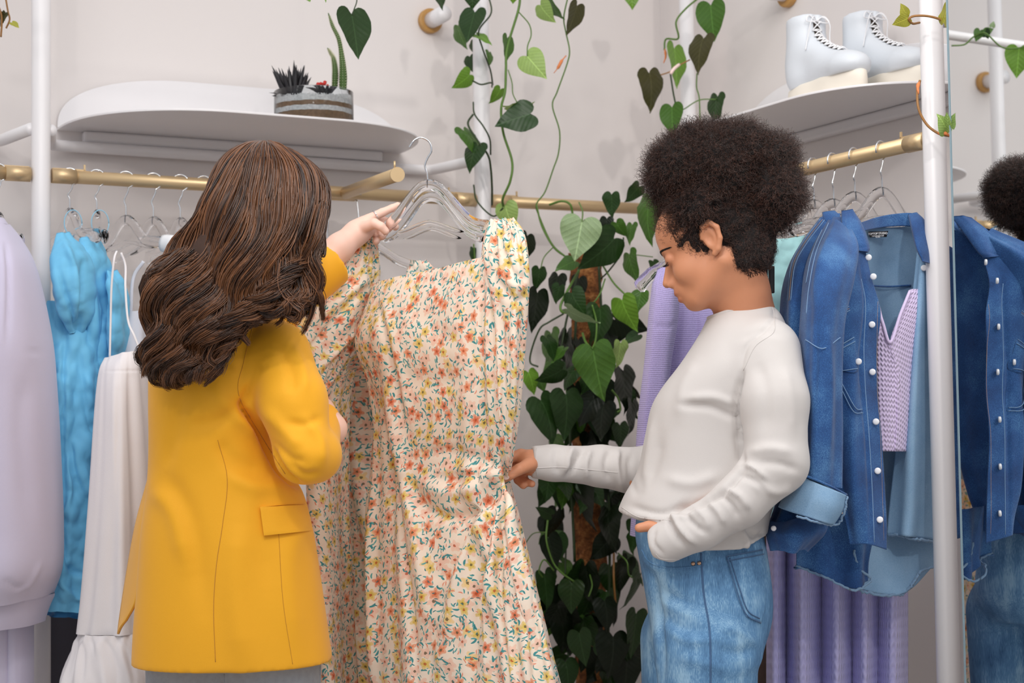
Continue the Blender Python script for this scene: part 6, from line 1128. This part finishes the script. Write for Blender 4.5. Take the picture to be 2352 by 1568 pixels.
vine(v2, [(1192, 28, 4.0), (1215, 55, 4.0), (1220, 80, 4.0), (1212, 105, 3.99), (1211, 128, 3.98)], .0016); vine(v2, [(1167, 160, 4.0), (1176, 190, 4.0), (1178, 215, 4.0), (1188, 236, 4.0)], .0014)
v3 = thing('trailing_vine', 'thin bare vine strand with pale leaves at the top, reaching the gold rail', 'vine', P(1280, 200, 4.1))
for L in [(1240, 12, 1270, 52, 44, 4.1, 'l'), (1258, 4, 1292, 47, 24, 4.1, 'm'), (1326, 14, 1303, 81, 40, 4.08, 'o')]: leaf(v3, *L)
vine(v3, [(1305, -10, 4.1), (1295, 40, 4.1), (1300, 75, 4.1), (1308, 115, 4.1), (1303, 145, 4.1), (1280, 210, 4.1), (1269, 243, 4.1), (1285, 300, 4.1), (1283, 350, 4.1), (1270, 390, 4.1), (1252, 440, 4.1), (1232, 470, 4.1), (1240, 500, 4.12), (1268, 560, 4.12), (1300, 590, 4.12)], .0019)
obj('dried_sheath', *tube(cr(PA([(1300, 128, 4.1), (1290, 140, 4.09), (1282, 155, 4.09), (1272, 168, 4.09)]), 10), [.0015] * 3 + [.004] * 4 + [.001] * 3, 6), M['sheath'], v3)
v4 = thing('trailing_vine', 'vine with very dark heart leaves hanging on the corner pole', 'vine', P(1570, 150, 4.3))
for L in [(1450, -28, 1453, 22, 46, 4.3, 'b'), (1632, 12, 1640, 95, 70, 4.2, 'm'), (1613, 88, 1598, 168, 54, 4.15, 'o'), (1550, 112, 1556, 202, 42, 4.3, 'b'), (1494, 168, 1500, 258, 56, 4.2, 'o'), (1543, 246, 1545, 312, 56, 4.2, 'm'), (1645, 222, 1640, 292, 38, 4.2, 'd')]: leaf(v4, *L)
vine(v4, [(1605, -5, 4.3), (1575, 20, 4.28), (1553, 50, 4.27), (1558, 88, 4.28), (1530, 90, 4.3), (1526, 115, 4.3)], .0026, 'stem'); vine(v4, [(1601, 168, 4.2), (1600, 200, 4.2), (1606, 225, 4.2), (1608, 280, 4.2)], .0018, 'stem'); vine(v4, [(1585, 137, 4.2), (1560, 150, 4.2), (1538, 165, 4.22), (1518, 172, 4.2)], .0018, 'stem_red'); vine(v4, [(1540, 170, 4.22), (1546, 210, 4.22), (1552, 240, 4.22)], .0024, 'stem_dark')
vine(v4, [(1645, 228, 4.2), (1606, 230, 4.2), (1572, 250, 4.2), (1555, 258, 4.2)], .0016, 'stem')
obj('dried_sheath', *tube(cr(PA([(1527, 112, 4.28), (1529, 130, 4.28), (1524, 145, 4.28)]), 8), [.001, .003, .004, .003, .003, .002, .002, .001], 6), M['sheath'], v4); obj('dried_sheath', *tube(cr(PA([(1560, 148, 4.19), (1548, 158, 4.18), (1540, 170, 4.18)]), 8), .0045, 6), M['nail'], v4)
v5 = thing('trailing_vine', 'dark heart leaf hanging over the cactus from above the frame', 'vine', P(810, 40, 3.75))
leaf(v5, 808, 32, 824, 134, 76, 3.7, 'd', k=0); leaf(v5, 700, -28, 712, 4, 40, 3.7, 'b', k=0); vine(v5, [(820, -15, 3.72), (819, 5, 3.72), (813, 22, 3.71), (809, 34, 3.7)], .0014, 'stem_dark')
v6 = thing('trailing_vine', 'brown vine curling round the thick pole beside the mirror', 'vine', P(2130, 150, 3.0))
for L in [(2086, 42, 2050, 58, 34, 3.150, 'y'), (2082, 34, 2068, 8, 24, 3.150, 'y'), (2168, 52, 2178, -4, 24, 3.140, 'y'), (2175, 300, 2158, 262, 34, 3.120, 'l'), (2180, 302, 2174, 258, 26, 3.115, 'l')]: leaf(v6, *L)
vine(v6, [(2182, 60, 3.150), (2160, 45, 3.150), (2130, 37, 3.150), (2100, 37, 3.150), (2088, 44, 3.150), (2096, 54, 3.160), (2112, 52, 3.180)], .0024, 'stem_red'); vine(v6, [(2113, 185, 3.170), (2107, 210, 3.160), (2110, 250, 3.150), (2128, 285, 3.145), (2155, 306, 3.135), (2180, 312, 3.125)], .0026, 'stem_red')
obj('dried_sheath', *tube(cr(PA([(2112, 188, 3.165), (2108, 200, 3.160), (2110, 216, 3.155)]), 8), [.001, .003, .004, .004, .003, .003, .002, .001], 6), M['sheath'], v6); obj('dried_sheath', *tube(cr(PA([(2155, 306, 3.130), (2170, 306, 3.122), (2184, 314, 3.120)]), 8), [.003, .004, .005, .005, .004, .003, .002, .001], 6), M['sheath'], v6)
v7 = thing('trailing_vine', 'withered vine scrap hanging in the top left corner', 'vine', P(15, 40, 3.6))
vine(v7, [(12, -10, 3.6), (18, 25, 3.6), (22, 45, 3.6), (14, 65, 3.6)], .002, 'stem_red'); vine(v7, [(-5, 10, 3.6), (4, 40, 3.6), (2, 85, 3.6)], .0022, 'stem_red'); leaf(v7, 28, 52, 44, 64, 14, 3.6, 'y'); leaf(v7, 5, 28, 10, 48, 14, 3.6, 'o'); leaf(v7, 10, 30, -2, 60, 16, 3.6, 'o')
for v_, pts, r, m_ in ((v1, [(1122, -10, 4.14), (1110, -200, 4.14), (1130, -420, 4.14), (1118, -620, 4.14)], .0022, 'stem_dark'), (v2, [(1195, -10, 4.0), (1200, -180, 4.0), (1186, -400, 4.0), (1192, -620, 4.0)], .0032, 'stem'), (v3, [(1305, -10, 4.1), (1312, -190, 4.1), (1300, -400, 4.1), (1306, -620, 4.1)], .0019, 'stem'),
                       (v4, [(1605, -5, 4.3), (1620, -160, 4.3), (1606, -400, 4.3), (1612, -620, 4.3)], .0026, 'stem'), (v5, [(820, -15, 3.72), (816, -200, 3.72), (826, -420, 3.72), (820, -620, 3.72)], .0014, 'stem_dark'), (v7, [(12, -10, 3.6), (16, -200, 3.6), (8, -420, 3.6), (14, -620, 3.6)], .002, 'stem_red')): vine(v_, pts, r, m_)
# moss pole plant in the corner
mp = thing('potted_climber', 'tall heartleaf climber on a brown moss pole in the corner behind the dress', 'plant', (*P(1345, 900, 4.25)[:2], 0))
t = NT('coir_moss', .95); v = t.coord(); nz = t.noise(v, 45, 4, .7); t.set(Base_Color=t.ramp(nz, [(.3, lin((74, 42, 20))), (.5, lin((140, 84, 40))), (.7, lin((196, 136, 78)))])); t.bump(nz, 1.0, .02); M['coir'] = t.m
px0 = P(1352, 1100, 4.3); zz = np.linspace(.3, 1.66, 60); a = np.linspace(0, 2 * math.pi, 30, endpoint=False)
V = np.array([[px0[0] + (.040 + .004 * math.sin(7 * q + 40 * z) + .003 * math.sin(13 * q - 90 * z) + random.uniform(-.002, .002)) * math.cos(q), px0[1] + (.040 + .004 * math.sin(5 * q + 60 * z)) * math.sin(q), z] for z in zz for q in a])
obj('moss_pole', V, [tuple(f) for f in gridfaces(60, 30, True)] + [tuple(range(59 * 30, 60 * 30))], M['coir'], mp)
M['pot'] = plain('clay_pot', (206, 200, 196), .6); M['soil'] = plain('potting_soil', (46, 34, 26), .95, 0, .3, 80)
pz = [(.001, .13), (.02, .135), (.30, .17), (.33, .172)]; V = np.array([[px0[0] + r * math.cos(q), px0[1] + r * math.sin(q), z] for z, r in pz + [(.33, .158), (.28, .155)] for q in a]); obj('pot', V, [tuple(f) for f in gridfaces(6, 30, True)] + [tuple(range(30))[::-1]], M['pot'], mp)
V = np.array([[px0[0] + .156 * math.cos(q), px0[1] + .156 * math.sin(q), .29] for q in a] + [[px0[0], px0[1], .295]]); obj('soil', V, [(i, (i + 1) % 30, 30) for i in range(30)], M['soil'], mp)
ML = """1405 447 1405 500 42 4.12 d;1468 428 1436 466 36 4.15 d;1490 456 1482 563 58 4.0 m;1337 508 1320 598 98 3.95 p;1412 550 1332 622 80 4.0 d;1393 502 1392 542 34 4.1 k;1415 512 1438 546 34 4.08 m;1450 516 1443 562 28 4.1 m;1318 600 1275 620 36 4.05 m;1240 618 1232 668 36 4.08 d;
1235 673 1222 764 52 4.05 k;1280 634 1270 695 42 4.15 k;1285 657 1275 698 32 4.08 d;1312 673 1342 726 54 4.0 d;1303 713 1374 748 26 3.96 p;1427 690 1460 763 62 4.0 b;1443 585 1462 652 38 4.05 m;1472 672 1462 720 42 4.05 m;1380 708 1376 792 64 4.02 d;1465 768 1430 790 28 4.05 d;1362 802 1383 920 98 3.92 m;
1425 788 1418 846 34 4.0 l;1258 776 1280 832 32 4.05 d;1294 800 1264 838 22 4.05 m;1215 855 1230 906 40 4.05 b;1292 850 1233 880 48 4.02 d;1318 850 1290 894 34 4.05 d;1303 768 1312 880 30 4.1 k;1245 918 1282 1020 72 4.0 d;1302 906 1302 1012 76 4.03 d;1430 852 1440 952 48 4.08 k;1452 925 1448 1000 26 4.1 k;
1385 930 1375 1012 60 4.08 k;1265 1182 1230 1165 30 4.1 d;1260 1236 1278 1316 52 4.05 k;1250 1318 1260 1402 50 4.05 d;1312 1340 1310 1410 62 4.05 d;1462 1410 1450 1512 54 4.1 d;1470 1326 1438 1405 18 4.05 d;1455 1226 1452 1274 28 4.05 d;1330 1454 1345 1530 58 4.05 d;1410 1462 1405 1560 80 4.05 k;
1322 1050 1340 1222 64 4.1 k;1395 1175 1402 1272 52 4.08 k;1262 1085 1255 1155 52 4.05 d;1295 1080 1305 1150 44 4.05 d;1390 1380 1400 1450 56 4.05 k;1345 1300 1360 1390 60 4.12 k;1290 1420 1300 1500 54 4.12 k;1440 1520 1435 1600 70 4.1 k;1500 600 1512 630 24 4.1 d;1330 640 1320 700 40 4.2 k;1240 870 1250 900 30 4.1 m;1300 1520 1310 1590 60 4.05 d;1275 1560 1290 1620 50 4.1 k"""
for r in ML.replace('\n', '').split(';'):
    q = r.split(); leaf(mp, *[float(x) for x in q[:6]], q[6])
rl = random.Random(5); n = 0
while n < 105:
    y = rl.uniform(900, 1640) if n > 12 else rl.uniform(760, 900); x = rl.gauss(1352, 58)
    if not 1232 < x < 1472: continue
    if 1300 < x < 1400 and (1170 < y < 1330 or 600 < y < 760): continue
    D = 4.22 + rl.uniform(-.08, .14) - (.05 if y > 900 else 0); L = rl.uniform(50, 92); a_ = rl.gauss(0, .55)
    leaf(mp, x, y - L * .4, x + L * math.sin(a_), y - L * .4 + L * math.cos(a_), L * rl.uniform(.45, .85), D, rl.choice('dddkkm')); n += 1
for pts, r, m_ in (([(1262, 470, 4.1), (1290, 462, 4.08), (1310, 470, 4.08), (1318, 500, 4.08), (1335, 510, 4.0)], .003, 'stem'), ([(1330, 465, 4.1), (1338, 485, 4.02), (1337, 508, 3.95)], .002, 'stem'), ([(1232, 470, 4.1), (1245, 520, 4.1), (1272, 568, 4.1), (1300, 590, 4.1)], .0024, 'stem'), ([(1272, 566, 4.1), (1250, 590, 4.08), (1242, 616, 4.08)], .0015, 'stem'),
                   ([(1330, 620, 4.1), (1305, 665, 4.04), (1288, 700, 4.03), (1290, 715, 4.02), (1300, 718, 4.0)], .0034, 'stem'), ([(1295, 720, 4.05), (1260, 740, 4.05), (1240, 755, 4.05), (1222, 800, 4.06), (1218, 832, 4.06), (1236, 842, 4.05)], .0024, 'stem_dark'), ([(1360, 700, 4.0), (1370, 740, 4.0), (1368, 780, 3.97), (1360, 802, 3.94)], .0024, 'stem'), ([(1338, 765, 4.0), (1345, 785, 3.96), (1358, 800, 3.93)], .003, 'stem'),
                   ([(1405, 895, 4.0), (1420, 915, 4.0), (1425, 940, 4.0), (1418, 946, 4.0)], .0026, 'stem'), ([(1385, 610, 4.08), (1410, 650, 4.05), (1440, 680, 4.02)], .0024, 'stem'), ([(1432, 545, 4.05), (1428, 580, 4.05), (1400, 620, 4.1), (1380, 640, 4.12)], .0022, 'stem_dark'), ([(1340, 720, 4.04), (1375, 680, 4.04), (1390, 640, 4.06)], .002, 'stem'), ([(1280, 860, 4.1), (1300, 740, 4.12), (1330, 620, 4.15)], .003, 'stem_dark'),
                   ([(1258, 1195, 4.05), (1255, 1240, 4.02), (1270, 1290, 4.02), (1290, 1315, 4.02), (1318, 1335, 4.03)], .0026, 'stem'), ([(1272, 1310, 4.02), (1250, 1285, 4.0), (1238, 1310, 4.0), (1246, 1325, 4.02)], .002, 'stem'), ([(1355, 1320, 4.1), (1360, 1345, 4.05), (1352, 1370, 4.04)], .002, 'stem'), ([(1420, 1270, 4.1), (1440, 1290, 4.05), (1445, 1320, 4.05), (1465, 1330, 4.05)], .002, 'stem'), ([(1410, 1270, 4.15), (1410, 1330, 4.12), (1415, 1400, 4.12)], .003, 'stem_red'),
                   ([(1300, 1250, 4.15), (1298, 1320, 4.12)], .0024, 'stem_dark'), ([(1205, 1250, 4.1), (1225, 1225, 4.08), (1255, 1222, 4.05)], .0014, 'stem'), ([(1320, 1290, 4.14), (1310, 1000, 4.16), (1325, 700, 4.16)], .0036, 'stem_dark'), ([(1395, 1560, 4.16), (1400, 1200, 4.18), (1385, 800, 4.18), (1375, 600, 4.18)], .0036, 'stem_dark'), ([(1460, 585, 4.08), (1500, 590, 4.08)], .0013, 'stem')): vine(mp, pts, r, m_)
# vine on the white pipe above the frame, seen in the mirror only
def MP(px, py, D): return reflect(P(px, py, D))
za = P(2190, 82, 4.35)[2]; q1 = atz(2170, 79, za); q2 = atz(2352, 106, za); q1, q2 = reflect(q1), reflect(q2); d_ = unit(q2 - q1); q1 = q1 - d_ * .3; q2 = q2 + d_ * .6
tag(obj('ceiling_pipe', *tube([q1, q2], .013, 16), M['white_metal'], loc=q1), 'high white horizontal pipe seen only in the mirror', 'pipe')
mv = thing('trailing_vine', 'vine draped on the high pipe, seen only in the mirror', 'vine', MP(2270, 100, 4.3))
def mleaf(bx, by, tx, ty, key, D=4.28, k=0):
    a, b = MP(bx, by, D), MP(tx, ty, D); L = np.linalg.norm(b - a); y = unit(b - a); v_ = unit(reflect(CAM) - a); x = unit(np.cross(y, v_)); z = np.cross(x, y)
    o = bpy.data.objects.new('leaf', leafmesh(k, key)); COL.objects.link(o); o.parent = mv; m = Matrix.Identity(4); pl = np.array(mv.location)
    for i, ax in enumerate((x, y, z)):
        for r in range(3): m[r][i] = ax[r] * L
    for r in range(3): m[r][3] = a[r] - pl[r]
    o.matrix_local = m
for L in ((2250, 70, 2240, 96, 'm'), (2262, 74, 2282, 66, 'm'), (2278, 62, 2282, 48, 'p'), (2262, 78, 2245, 78, 'd'), (2340, 112, 2334, 180, 'b'), (2262, 70, 2270, 90, 'd')): mleaf(*L)
obj('stem', *tube(cr(np.array([MP(2185, 105, 4.28), MP(2215, 102, 4.28), MP(2235, 85, 4.28), MP(2262, 76, 4.27), MP(2300, 108, 4.27), MP(2340, 110, 4.27), MP(2380, 95, 4.27)]), 50), .0022, 7), M['stem'], mv)
# ------------------------------------------------------------------ succulent bowl
D0 = 3.97; bc_ = P(721, 262, D0); bc_[2] = zs1 + .0065; print('mir', mn, pR @ mn, P(2113,185,3.11) @ mn); R0 = 91 / FPX * D0
def disc(name, z0, z1, r, mat, parent, n=48, jag=0):
    V = []; rng = np.random.default_rng(int(z0 * 1e5) % 999)
    for z, s in ((z0, -1), (z1, 1)):
        for q in range(n): V.append(bc_ + [r * math.cos(q * 2 * math.pi / n), r * math.sin(q * 2 * math.pi / n), z + rng.uniform(-jag, jag)])
    return obj(name, V, [(i, (i + 1) % n, n + (i + 1) % n, n + i) for i in range(n)] + [tuple(range(n))[::-1], tuple(range(n, 2 * n))], mat, parent, smooth=False)
sb_ = thing('succulent_bowl', 'clear glass bowl of layered gravel with cactus and black succulent, on the left shelf', 'planter', bc_)
M['gravel'] = plain('white_gravel', (214, 216, 222), .6, 0, .5, 160, 1.0, 260); M['gravel_brown'] = plain('brown_gravel', (128, 100, 74), .8, 0, .5, 150, 1.0, 240)
for z0, z1, m_ in ((.003, .024, 'gravel_brown'), (.024, .036, 'gravel'), (.036, .047, 'gravel_brown'), (.047, .060, 'gravel')): disc('gravel_layer', z0 + .0002, z1, R0 - .0045, M[m_], sb_, 60, .0012)
an = np.linspace(0, 2 * math.pi, 64, endpoint=False); V = [bc_ + [r * math.cos(q), r * math.sin(q), z] for r, z in ((R0 - .003, 0), (R0, .004), (R0, .082), (R0 - .0025, .083), (R0 - .003, .081), (R0 - .003, .003)) for q in an]
obj('glass_bowl', V, [tuple(f) for f in gridfaces(6, 64, True)] + [tuple(range(64))[::-1], tuple(range(5 * 64, 6 * 64))], M['glass'], sb_)
gs = bpy.data.meshes.new('pebble'); bm = bmesh.new(); bmesh.ops.create_icosphere(bm, subdivisions=1, radius=1); bm.to_mesh(gs); bm.free(); gs.materials.append(M['gravel'])
g = G(); ico = np.array([v.co[:] for v in gs.vertices]); icf = [tuple(p.vertices) for p in gs.polygons]
for i in range(700):
    a_ = random.uniform(0, 6.283); r = (R0 - .006) * math.sqrt(random.uniform(0, 1)) if i % 2 else R0 - .0062; z = .060 + random.uniform(0, .004) if i % 2 else random.choice((random.uniform(.024, .036), random.uniform(.047, .061)))
    g.add(bc_ + np.array([r * math.cos(a_), r * math.sin(a_), z]) + ico * random.uniform(.0012, .0024) * np.array([1, 1, .8]), icf)
o = obj('pebbles', *g.get(), M['gravel'], sb_); o['kind'] = 'stuff'
M['black_succ'] = plain('black_succulent', (34, 32, 36), .35, 0, .2, 60); M['cactus'] = plain('cactus_skin', (74, 104, 46), .6, 0, .2, 80); M['spine'] = plain('cactus_spine', (206, 204, 170), .6); M['red'] = plain('red_flower', (206, 44, 34), .6)
def spike(parent, base, tip, w, mat='black_succ'):
    b_, t_ = np.asarray(base, float), np.asarray(tip, float); m = (b_ + t_) / 2 + UP * .004; obj('succulent_leaf', *tube(cr(np.array([b_, m, t_]), 9), np.array([.6, .9, 1, 1, .9, .75, .5, .3, .04]) * w, 6, flat=(unit([1, .3, 0]), .4)), M[mat], parent)
for i in range(44):
    a_ = random.uniform(-1, 1); b0 = P(672 + 14 * a_, 208, D0 - .02 + .02 * random.uniform(-1, 1)); b0[2] = bc_[2] + .060; h = random.uniform(.070, .098) * (1 - .25 * a_ * a_); spike(sb_, b0, b0 + np.array([a_ * .036 - .006, random.uniform(-.03, .03), h]), .0055)
for dx, h in ((-.052, .012), (-.045, .004), (.03, .012)): b0 = P(668, 212, D0 - .03); b0[2] = bc_[2] + .064; spike(sb_, b0, b0 + [dx, -.01, h], .006)
for i in range(20):
    a_ = random.uniform(-1, 1); b0 = P(748 + 6 * a_, 206, D0 - .03); b0[2] = bc_[2] + .060; spike(sb_, b0, b0 + np.array([a_ * .042, random.uniform(-.03, .02), random.uniform(.012, .026)]), .0045)
for i in range(16): c = P(738 + random.uniform(-14, 18), 196 + random.uniform(-7, 8), D0 - .02 + random.uniform(-.015, .015)); g = G(); g.add(c + ico * random.uniform(.003, .0055), icf); obj('red_petal', *g.get(), M['red'], sb_)
def cact(pts, r, nm='cactus_stem'):
    c = cr(PA(pts), 40); n = 16; T, N_, B_ = frames(c); aa = np.arange(n) * 2 * math.pi / n; rr = np.interp(np.linspace(0, 1, 40), np.linspace(0, 1, len(r)), r); V = c[:, None] + (rr[:, None] * (1 + .16 * np.cos(8 * aa / 1.0)[None] * np.ones((40, 1))))[..., None] * (np.cos(aa)[None, :, None] * N_[:, None] + np.sin(aa)[None, :, None] * B_[:, None])
    o = obj(nm, V.reshape(-1, 3), [tuple(f) for f in gridfaces(40, n, True)] + [tuple(range(39 * n, 40 * n))], M['cactus'], sb_); g = G()
    for i in range(1, 38, 1):
        for k in range(0, n, 2): q = V[i, k]; d = unit(q - c[i]); g.add([q, q + d * .0035 + [.001, 0, .001], q + d * .0005 + [.0006, 0, .0012]], [(0, 1, 2)]); g.add(q + ico * .0009, icf[:20])
    s = obj('spines', *g.get(), M['spine'], o); s['kind'] = 'stuff'
cact([(787, 219, D0), (788, 170, D0), (785, 130, D0), (778, 90, D0), (764, 60, D0), (754, 30, D0)], [.0075, .0085, .0065, .0045, .0042, .0036, .001]); cact([(768, 217, D0 + .01), (770, 165, D0 + .01), (766, 135, D0 + .01), (760, 124, D0 + .01), (752, 110, D0 + .01)], [.006, .0068, .0055, .0035, .0030, .001])
# ------------------------------------------------------------------ white boots
M['boot'] = plain('white_leather', (216, 221, 227), .42, 0, .02, 20, .15, 300); M['sole'] = plain('cream_rubber', (238, 230, 216), .6, 0, .02); M['lace'] = cloth('white_lace', (240, 240, 242), .8); M['tongue'] = plain('dark_boot_tongue', (66, 56, 48), .9)  # tongue strip behind the laces is plain dark brown
def boot(heel, fwd, label, s=1.0):
    f = unit([fwd[0], fwd[1], 0]); l = np.array([-f[1], f[0], 0]); R = np.stack([f, l, UP], 1); th = thing('boot', label, 'boot', heel, 'white lace-up boots on the right shelf'); w = lambda p: np.asarray(heel) + (np.asarray(p, float) * s) @ R.T
    F = Field((-.06, -.07, .025), (.31, .07, .24), .003)
    F.cone((.035, 0, .19), (.030, 0, .10), .047, .044, .02); F.cone((.03, 0, .10), (.032, 0, .065), .043, .040, .02); F.cone((.03, 0, .062), (.20, 0, .055), .038, .036, .03); F.ell((.215, 0, .055), (.060, .046, .034), k=.02); F.cone((.05, 0, .13), (.16, 0, .07), .036, .030, .03); F.cutplane((0, 0, .036), (0, 0, -1)); F.cutplane((.04, 0, .205), unit((-.12, 0, 1)))
    F.ell((.035, 0, .21), (.036, .036, .05), k=.004, mode='-'); F.cone((.083, 0, .205), (.088, 0, .165), .008, .006, .003, '-')
    V, Q = F.mesh(1); b_ = obj('upper', w(V), Q, M['boot'], th); bl = bvh_of(V, Q)
    o_ = []; 
    for q in np.linspace(0, 2 * math.pi, 60, endpoint=False):
        x = .12 + .155 * math.cos(q); y = (.047 - .006 * math.cos(q + .8)) * math.sin(q); y *= 1.0 - .18 * math.exp(-((x - .11) / .05) ** 2); o_.append((x, y))
    V = [w((x * k_ - (.12 * (k_ - 1)), y * k_, z)) for z, k_ in ((0, .97), (.004, 1.0), (.024, 1.0), (.037, .985), (.041, .93)) for x, y in o_]; obj('sole', V, [tuple(f_) for f_ in gridfaces(5, 60, True)] + [tuple(range(60))[::-1], tuple(range(240, 300))], M['sole'], th)
    def on(x, y, up=.14, dr=(-.0, 0, -1)):
        h_ = bl.ray_cast(Vector((x + .12, y * 2.2, up + .12)), Vector((-.12, -y * 1.2, -.12 - .02)).normalized()); return None if h_[0] is None else np.array(h_[0]) + np.array([.0025, 0, .0025])
    path = [(.087 + .085 * t_ ** 1.5, .195 - .115 * t_ ** .8) for t_ in np.linspace(0, 1, 9)]; pr = None
    def surf_(x, z, y):   # march from outside (front-top) to the upper at given side offset
        h_ = bl.ray_cast(Vector((x + .1, y, z + .1)), Vector((-1, 0, -1)).normalized()); return np.array(h_[0]) if h_[0] is not None else None
    rows_ = []
    for x, z in path:
        a_, b2, c_ = surf_(x, z, .013), surf_(x, z, -.013), surf_(x, z, 0)
        if a_ is None or b2 is None or c_ is None: continue
        rows_.append((a_, c_, b2))
    up_ = np.array([.0025, 0, .0025])
    for i, (a_, c_, b2) in enumerate(rows_):
        obj('lace', w(cr(np.array([a_ + up_, c_ + up_ * 1.8, b2 + up_]), 9)) if 0 else tube(w(cr(np.array([a_ + up_ * .5, c_ + up_ * 1.9, b2 + up_ * .5]), 9)), .0017, 6)[0], tube(cr(np.array([a_, c_, b2]), 9), .0017, 6)[1], M['lace'], th)
        if i + 1 < len(rows_):
            n_ = rows_[i + 1]
            for p_, q_ in ((a_, n_[2]), (b2, n_[0])): pts = cr(np.array([p_ + up_, (c_ + n_[1]) / 2 + up_ * 2.2, q_ + up_]), 9); V_, F_ = tube(pts, .0015, 6); obj('lace', w(V_), F_, M['lace'], th)
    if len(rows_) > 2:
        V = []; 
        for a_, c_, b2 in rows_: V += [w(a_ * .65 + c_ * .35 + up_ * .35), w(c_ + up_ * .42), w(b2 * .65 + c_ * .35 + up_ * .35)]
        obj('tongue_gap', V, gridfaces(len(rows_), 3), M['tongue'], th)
        top_ = rows_[0][1]
        for sg in (-1, 1):
            pts = cr(np.array([top_ + up_, top_ + [.012, sg * .012, .012], top_ + [.020, sg * .026, -.006], top_ + [.012, sg * .03, -.040], top_ + [.014, sg * .038, -.07]]), 24); V_, F_ = tube(pts, .0014, 6); obj('lace', w(V_), F_, M['lace'], th)
            pts = cr(np.array([top_ + up_, top_ + [.004, sg * .02, .016], top_ + [.010, sg * .03, .0], top_ + up_]), 24); V_, F_ = tube(pts, .0014, 6); obj('lace', w(V_), F_, M['lace'], th)
    V_, F_ = tube(cr(np.array([[-.017, 0, .18], [-.022, 0, .14], [-.014, 0, .1], [-.012, 0, .06]]), 12), .0035, 8); obj('pull_seam', w(V_), F_, M['boot'], th)
    return th
hz_ = zs2 + .0065
def onshelf(px, py): q = atz(px, py, hz_); return q
b0 = onshelf(1796, 246); b1 = onshelf(1985, 178); print('boot dir', b1 - b0, np.linalg.norm(b1 - b0), dR)
bd = unit(b1 - b0)
boot(b0 - nR * .045 + bd * .012, bd, 'nearer white leather boot, left one on the shelf, toe pointing right', .99)
boot(b0 + bd * .095 - nR * .155, bd, 'farther white leather boot, right one, half behind the other', .99)
